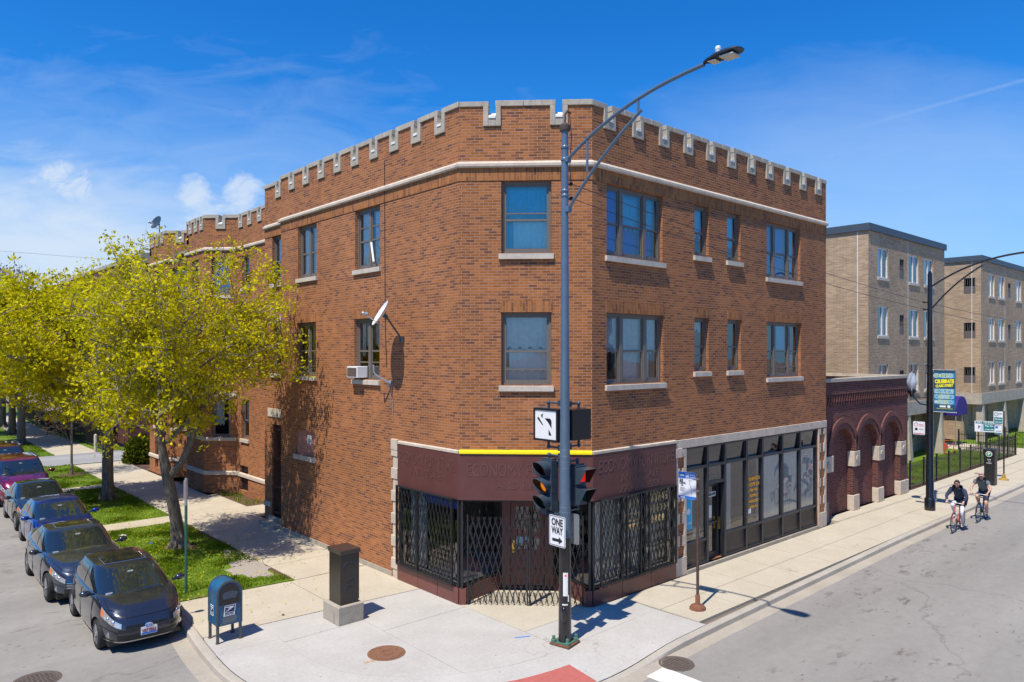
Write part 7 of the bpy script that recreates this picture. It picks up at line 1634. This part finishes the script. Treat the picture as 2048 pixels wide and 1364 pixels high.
def bicycle(label, T, loc, frame_m, bottle=None):
    t = thing('bicycle', label, 'bicycle', loc, 'bicycles ridden on the road')
    rc, fc, bb, seat, headt, headb = (-.43, 0, .345), (.60, 0, .345), (0, 0, .28), (-.17, 0, .82), (.40, 0, .86), (.45, 0, .72)
    side = Vector(T((0, 1, 0)))-Vector(T((0, 0, 0)))
    b = MB()
    for p, q, r_ in ((bb, seat, .016), (bb, headb, .019), (seat, headt, .016), (headt, headb, .02)): b.tube([T(p), T(q)], r_, 8)
    for s in (-.05, .05): b.tube([T((0, s*.6, .28)), T((-.43, s, .345))], .01, 6); b.tube([T((-.16, s*.5, .8)), T((-.43, s, .345))], .009, 6)
    b.build('frame', frame_m, t, smooth=True)
    b = MB()
    for s in (-.05, .05): b.tube([T((.455, s*.8, .71)), T((.5, s, .55)), T((.6, s, .345))], .013, 6)
    b.build('fork', frame_m, t, smooth=True)
    for c in (rc, fc):
        wo = bpy.data.objects.new('wheel', None); COL.objects.link(wo); wo.parent = t
        b = MB(); n = 36; pts = [T((c[0]+.33*math.cos(2*math.pi*k/n), 0, c[2]+.33*math.sin(2*math.pi*k/n))) for k in range(n+1)]; b.tube(pts, .017, 8); b.build('tyre', M['rubber'], wo, smooth=True)
        b = MB(); pts = [T((c[0]+.305*math.cos(2*math.pi*k/n), 0, c[2]+.305*math.sin(2*math.pi*k/n))) for k in range(n+1)]; b.tube(pts, .009, 6)
        for k in range(20): a = 2*math.pi*k/20; b.tube([T((c[0]+.02*math.cos(a), .02*(-1)**k, c[2]+.02*math.sin(a))), T((c[0]+.3*math.cos(a), 0, c[2]+.3*math.sin(a)))], .0022, 3)
        b.lathe([(.022, -.05), (.022, .05)], T(c), 10, side); b.build('rim', M['silver'], wo, smooth=True)
    b = MB(); b.tube([T((-.17, 0, .8)), T((-.2, 0, .93))], .013, 6); b.build('seat_post', M['silver'], t)
    b = MB(); b.ball(T((-.24, 0, .95)), (.08, .07, .035), 10, 6); b.tube([T((-.28, 0, .955)), T((-.05, 0, .95))], [.05, .02], 8); b.build('saddle', M['black'], t, smooth=True)
    b = MB(); b.tube([T((.4, 0, .86)), T((.39, 0, .95)), T((.46, 0, 1.0))], .014, 6); b.tube([T((.45, -.29, 1.0)), T((.47, -.1, 1.01)), T((.47, .1, 1.01)), T((.45, .29, 1.0))], .013, 6); b.build('handlebar', M['silver'], t, smooth=True)
    b = MB()
    for s in (-1, 1): b.tube([T((.45, s*.19, 1.0)), T((.45, s*.29, 1.0))], .018, 6)
    b.build('grip', M['black'], t)
    b = MB(); b.lathe([(.095, -.003), (.095, .003)], T((0, -.05, .28)), 20, side); a = R(82); dx, dz = .165*math.cos(a), .165*math.sin(a)
    for s, sg in ((1, -1), (-1, 1)): b.tube([T((0, s*.06, .28)), T((sg*dx, s*.075, .28+sg*dz))], .011, 6); b.tube([T((sg*dx, s*.07, .28+sg*dz)), T((sg*dx, s*.16, .28+sg*dz))], .02, 6)
    b.build('crank', M['black'], t, smooth=True)
    if bottle: b = MB(); b.tube([T((.10, 0, .42)), T((.25, 0, .58))], .04, 10); b.build('bottle', bottle, t, smooth=True)
    return t
def cyc_pose():
    P = dict(pelvis=(-.2, 0, 1.0), waist=(-.1, 0, 1.15), chest=(.06, 0, 1.36), neck=(.14, 0, 1.50), head=(.19, 0, 1.58), crown=(.2, 0, 1.71))
    a = R(82); dx, dz = .165*math.cos(a), .165*math.sin(a)
    for s, sd, sg in (('L', 1, -1), ('R', -1, 1)):
        P['sh'+s] = (.08, sd*.19, 1.41); P['el'+s] = (.24, sd*.31, 1.2); P['wr'+s] = (.40, sd*.25, 1.055); P['pa'+s] = (.46, sd*.245, 1.025)
        pz = .28+sg*dz; px = sg*dx
        P['hi'+s] = (-.18, sd*.09, .98); P['an'+s] = (px-.05, sd*.115, pz+.11); P['to'+s] = (px+.07, sd*.12, pz+.045)
        h, an = Vector(P['hi'+s]), Vector(P['an'+s]); d = (an-h); m_ = (h+an)/2; ln = d.length; k = math.sqrt(max(.0, .45**2-(ln/2)**2)); pr = Vector((-d.z, 0, d.x)).normalized()
        if pr.x < 0: pr = -pr
        P['kn'+s] = tuple(m_+pr*k+Vector((0, sd*.03, 0)))
    return P
def place(x, y, hx, hy):
    l = math.hypot(hx, hy); hx, hy = hx/l, hy/l
    return lambda p: (x+hx*p[0]-hy*p[1], y+hy*p[0]+hx*p[1], RZ+p[2])
M['navy_top'] = mat('navy jersey', (.018, .03, .07), .8, var=.15); M['white_leg'] = mat('pale white leggings', (.62, .62, .68), .8, var=.05); M['navy_short'] = mat('navy shorts', (.012, .022, .06), .8)
M['grey_tee'] = mat('grey T-shirt', (.12, .15, .165), .85, var=.12); M['shoe_w'] = mat('white shoe', (.6, .58, .55), .6); M['shoe_b'] = mat('blue shoe', (.08, .15, .26), .6); M['hair_b'] = mat('dark brown hair', (.045, .025, .018), .7)
T1 = place(28.35, 8.42, -1, -.04); bicycle('red and white bicycle under the rider in pale leggings', T1, (28.35, 8.42, RZ), mat('red white bike paint', (.5, .03, .035), .3, worn=((.7, .7, .7), 2.2, .52)))
p1 = thing('person', 'cyclist in navy top, sunglasses and pale leggings riding the red and white bicycle', 'person', (28.35, 8.42, RZ)); _, Q = human(p1, cyc_pose(), T1, M['person_skin']); clothes(p1, Q, T1, M['navy_top'], M['white_leg'], M['shoe_w'], 1.0, 1.0, 'jersey', 'leggings', over=M['navy_short']); face(p1, Q, T1, M['hair_b'])
T2 = place(30.75, 8.35, -1, -.04); bicycle('dark bicycle with a bright blue bottle under the rider in grey', T2, (30.75, 8.35, RZ), mat('black bike paint', (.02, .02, .022), .3), mat('bright blue bottle', (.01, .25, .75), .35))
p2 = thing('person', 'cyclist in grey T-shirt, cap and navy shorts riding the dark bicycle behind', 'person', (30.75, 8.35, RZ)); _, Q = human(p2, cyc_pose(), T2, M['person_skin']); clothes(p2, Q, T2, M['grey_tee'], M['navy_short'], M['shoe_b'], .4, .4, 'shirt', 'shorts'); face(p2, Q, T2, M['hair_b'], mat('pinkish cap', (.4, .2, .2), .8, worn=((.6, .55, .5), 30, .5)))
T3 = lambda p: (10.5+p[0]*-.3+p[1]*.95, 62.5+p[0]*-.95-p[1]*.3, p[2])
pw = dict(pelvis=(0, 0, .93), waist=(0, 0, 1.08), chest=(.02, 0, 1.32), neck=(.03, 0, 1.48), head=(.05, 0, 1.56), crown=(.05, 0, 1.7))
for s, sd in (('L', 1), ('R', -1)):
    pw['sh'+s] = (.0, sd*.19, 1.38); pw['el'+s] = (sd*.06-.02, sd*.26, 1.1); pw['wr'+s] = (sd*.12+.1, sd*.25, .9); pw['pa'+s] = (sd*.12+.14, sd*.25, .84); pw['hi'+s] = (0, sd*.1, .9); pw['kn'+s] = (.06-sd*.12, sd*.1, .5); pw['an'+s] = (-sd*.22, sd*.1, .1); pw['to'+s] = (.12-sd*.22, sd*.1, .04)
p3 = thing('person', 'walker in a red top and dark trousers on the far pavement under the trees', 'person', (10.5, 62.5, 0)); _, Q = human(p3, pw, T3, M['person_skin']); clothes(p3, Q, T3, mat('bright red top', (.7, .02, .03), .8), M['black'], M['black'], .4, 1.0); face(p3, Q, T3, M['hair_b'], glasses=False)

# ------------------------------------------------------------------ trees
def leaf_cloud(name, centers, per, spread, size, m, parent, seed, tri=False):
    r = np.random.default_rng(seed); n = len(centers)*per
    C = np.repeat(np.asarray(centers), per, axis=0)+r.normal(0, spread, (n, 3))
    a = r.normal(size=(n, 3)); a /= np.linalg.norm(a, axis=1)[:, None]; c = r.normal(size=(n, 3)); c -= a*(a*c).sum(1)[:, None]; c /= np.linalg.norm(c, axis=1)[:, None]
    s = size*r.uniform(.55, 1.35, n)[:, None]; k = r.uniform(.5, .9, n)[:, None]
    V = np.stack([C-a*s, C+c*s*k*.6-a*s*.1, C+a*s, C-c*s*k+a*s*.15], 1).reshape(-1, 3)
    off = np.array(wloc(parent)); V = V-off
    me = bpy.data.meshes.new(name); me.vertices.add(4*n); me.vertices.foreach_set('co', V.reshape(-1)); me.loops.add(4*n); me.loops.foreach_set('vertex_index', np.arange(4*n, dtype=np.int32)); me.polygons.add(n)
    me.polygons.foreach_set('loop_start', np.arange(0, 4*n, 4, dtype=np.int32)); me.polygons.foreach_set('loop_total', np.full(n, 4, dtype=np.int32)); me.materials.append(m); me.update(); me.validate()
    o = bpy.data.objects.new(name, me); COL.objects.link(o); o.parent = parent; return o
def tree(name, label, base, trunk, crown_c, crown_r, seed, leaf='leaf', nl=9, dens=1.0, size=.075, leaves=True, bark='bark', twig_r=.012, clump=.16, group=None, droop=0.0, keep=1.0, fork=None):
    r = random.Random(seed); t = thing(name, label, 'tree', base, group); B = MB(); br = MB(); tips = []
    tp, tr_ = trunk
    B.tube([(tp[0][0], tp[0][1], base[2]-.1)]+tp, [tr_[0]*1.55]+tr_, 12)
    for k in range(7): a = 6.283*k/7+.3; B.tube([(base[0]+tr_[0]*.72*math.cos(a), base[1]+tr_[0]*.72*math.sin(a), base[2]+.42), (base[0]+tr_[0]*1.0*math.cos(a), base[1]+tr_[0]*1.0*math.sin(a), base[2]+.12), (base[0]+tr_[0]*1.5*math.cos(a), base[1]+tr_[0]*1.5*math.sin(a), base[2]-.06)], [tr_[0]*.3, tr_[0]*.42, tr_[0]*.3], 6)
    if fork: B.tube(fork, [.125, .105, .09, .075, .055], 10)
    cc = Vector(crown_c); cr = Vector(crown_r)
    def inside(f0=.0, f1=1.0, low=-.8):
        while True:
            v = Vector((r.uniform(-1, 1), r.uniform(-1, 1), r.uniform(low, 1)))
            if f0 < v.length < f1: return Vector((cc.x+v.x*cr.x, cc.y+v.y*cr.y, cc.z+v.z*cr.z))
    def limb(p, q, r0, r1, n=7, wob=.09, lift=.12):
        p, q = Vector(p), Vector(q); d = q-p; L_ = d.length; pts = []; o = Vector((0, 0, 0))
        for i in range(n+1):
            f = i/n; o = o+Vector((r.gauss(0, 1), r.gauss(0, 1), r.gauss(0, .6)))*wob*L_/n if 0 < i < n else o*.6
            pts.append(p+d*f+o*(1-f)+Vector((0, 0, lift*L_*math.sin(math.pi*f)*(.6))))
        br.tube(pts, [r0+(r1-r0)*(i/n)**.8 for i in range(n+1)], 7 if r0 > .03 else 4, cap=False); return pts
    for li in range(nl):
        a = 6.283*li/nl+r.uniform(-.3, .3); el = r.uniform(-.35, .95); f = r.uniform(.6, .85); q = Vector((cc.x+cr.x*f*math.cos(a)*math.cos(el), cc.y+cr.y*f*math.sin(a)*math.cos(el), cc.z+cr.z*f*math.sin(el)))
        s = Vector(tp[-1-(li % min(3, len(tp)-1))]); r0 = tr_[-1]*r.uniform(.55, .85)
        main = limb(s, q, r0, r0*.3, 9)
        for si in range(int(8*dens)+1):
            k = r.randrange(2, len(main)); s2 = main[k]; q2 = None; best = 1e9
            for _ in range(7):
                c_ = inside(.45, 1.0); dd = (c_-s2).length
                if .5 < dd < best: best, q2 = dd, c_
            sub = limb(s2, q2, r0*.32, r0*.1, 6, .1, .08)
            for ti in range(int(9*dens)+1):
                k2 = r.randrange(1, len(sub)); s3 = sub[k2]; d3 = Vector((r.gauss(0, 1), r.gauss(0, 1), r.gauss(.25-droop, .8))).normalized()*r.uniform(.3, 1.0)
                q3 = s3+d3; rel = Vector(((q3.x-cc.x)/cr.x, (q3.y-cc.y)/cr.y, (q3.z-cc.z)/cr.z))
                if rel.length > 1.12: q3 = s3+d3*.3
                tw = limb(s3, q3, twig_r, twig_r*.4, 3, .12, .05); tips += [tuple(p) for p in tw[1:]]
                for _ in range(2):
                    q4 = q3+Vector((r.gauss(0, .2), r.gauss(0, .2), r.gauss(.06, .2))); br.tube([tw[2], q4], [twig_r*.5, twig_r*.3], 3, cap=False); tips.append(tuple(q4))
    B.build('trunk', M[bark], t, smooth=True); br.build('branches', M['bark_grey'], t, smooth=True)
    if keep < 1: tips = [q for q in tips if r.random() < keep]
    if leaves: leaf_cloud('crown', tips, leaves if isinstance(leaves, int) and leaves > 1 else 8, clump, size, M[leaf], t, seed)
    return t, len(tips)
T0 = Vector((7.38, 23.58, 0))
tree('street_tree', 'nearest yellow-green street tree, leaning trunk forked low, before the brick corner building', tuple(T0), ([(7.36, 23.58, .05), (7.3, 23.55, .8), (7.12, 23.45, 1.7), (6.95, 23.35, 2.4), (6.8, 23.3, 3.2), (6.72, 23.4, 4.2), (6.8, 23.3, 5.0)], [.215, .185, .172, .16, .12, .10, .085]), (7.15, 22.7, 6.3), (3.6, 3.7, 3.4), 11, nl=12, dens=1.15, size=.056, leaves=12, clump=.11, keep=.56, fork=[(6.98, 23.36, 2.2), (7.3, 23.05, 2.7), (7.5, 22.9, 3.3), (7.7, 22.6, 4.1), (7.9, 22.3, 5.0)])
tree('street_tree', 'second yellow-green street tree with a straight bare trunk on the verge', (7.61, 33.14, 0), ([(7.61, 33.14, .05), (7.6, 33.14, 1.5), (7.62, 33.1, 3.2), (7.6, 33.1, 4.4), (7.5, 33.1, 5.4)], [.235, .21, .2, .17, .12]), (6.5, 33.2, 6.0), (4.9, 4.6, 3.4), 12, nl=12, dens=1.2, size=.078, leaves=13, clump=.13, keep=.62)
tree('street_tree', 'yellow-green street tree leaning over the parked minivans at the left', (7.75, 46.8, 0), ([(7.75, 50.6, .05), (7.75, 50.6, 2.5), (7.7, 50.5, 4.2), (7.7, 50.5, 5.6)], [.2, .18, .16, .12]), (7.2, 49.5, 6.9), (5.0, 5.0, 3.6), 13, nl=10, dens=1.0, size=.1, leaves=7, clump=.2) if False else None
for i, (x, y, h) in enumerate(((8.0, 57.0, 7.6), (8.5, 64.6, 8.0), (8.8, 71.8, 8.2))):
    tree('street_tree', ('yellow-green street tree with a dark trunk just beyond the alley', 'middle one of three distant street trees beyond the alley', 'farthest street tree beyond the alley at the left edge')[i], (x, y, 0), ([(x, y, .05), (x, y, 2), (x+.05, y, 3.8), (x, y, 5.2)], [.26, .22, .2, .14]), (x-.9, y, h-.5), (5.4, 4.8, 4.3), 20+i, nl=10, dens=1.0, size=.13, leaves=9, clump=.24)
tree('bare_tree', 'bare reddish tree rising behind the yellow-green crowns at the far left', (8.4, 84, 0), ([(8.4, 84, .05), (8.4, 84, 4), (8.4, 84, 8)], [.4, .32, .25]), (8.4, 84, 12.0), (5.2, 5, 4.0), 31, leaf='budleaf', nl=12, dens=1.2, size=.1, leaves=3, clump=.25, twig_r=.03)
tree('sapling', 'thin bare sapling on the verge with a ring of brown mulch', (7.84, 41.1, 0), ([(7.84, 41.1, .02), (7.84, 41.1, 1.4), (7.85, 41.1, 2.8), (7.8, 41.1, 3.9)], [.06, .05, .04, .025]), (7.8, 41.1, 3.4), (1.9, 1.7, 1.5), 41, leaf='budleaf', nl=8, dens=.5, size=.03, leaves=1, bark='bark_grey', clump=.03, twig_r=.008)
def bush(label, c, r_, seed, m='bushleaf'):
    t = thing('shrub', label, 'shrub', (c[0], c[1], 0)); r = np.random.default_rng(seed); v = r.normal(size=(900, 3)); v /= np.linalg.norm(v, axis=1)[:, None]; v *= r.uniform(.55, 1.05, 900)[:, None]; v[:, 2] = np.abs(v[:, 2])
    leaf_cloud('foliage', v*np.array(r_)+np.array(c), 8, .1, .07, M[m], t, seed); b = MB(); r2 = random.Random(seed)
    for k in range(9): b.tube([(c[0], c[1], 0), (c[0]+r2.uniform(-.6, .6)*r_[0], c[1]+r2.uniform(-.6, .6)*r_[1], r_[2]*.8)], [.03, .01], 5)
    b.build('stem', M['bark_grey'], t)
bush('rounded green shrub by the brick wall at the alley mouth', (11.5, 43.3, .1), (.75, 1.2, 1.35), 3)
bush('low dark shrub row behind the tall iron fence', (12.2, 55.5, .1), (.5, 3.0, 1.1), 5)
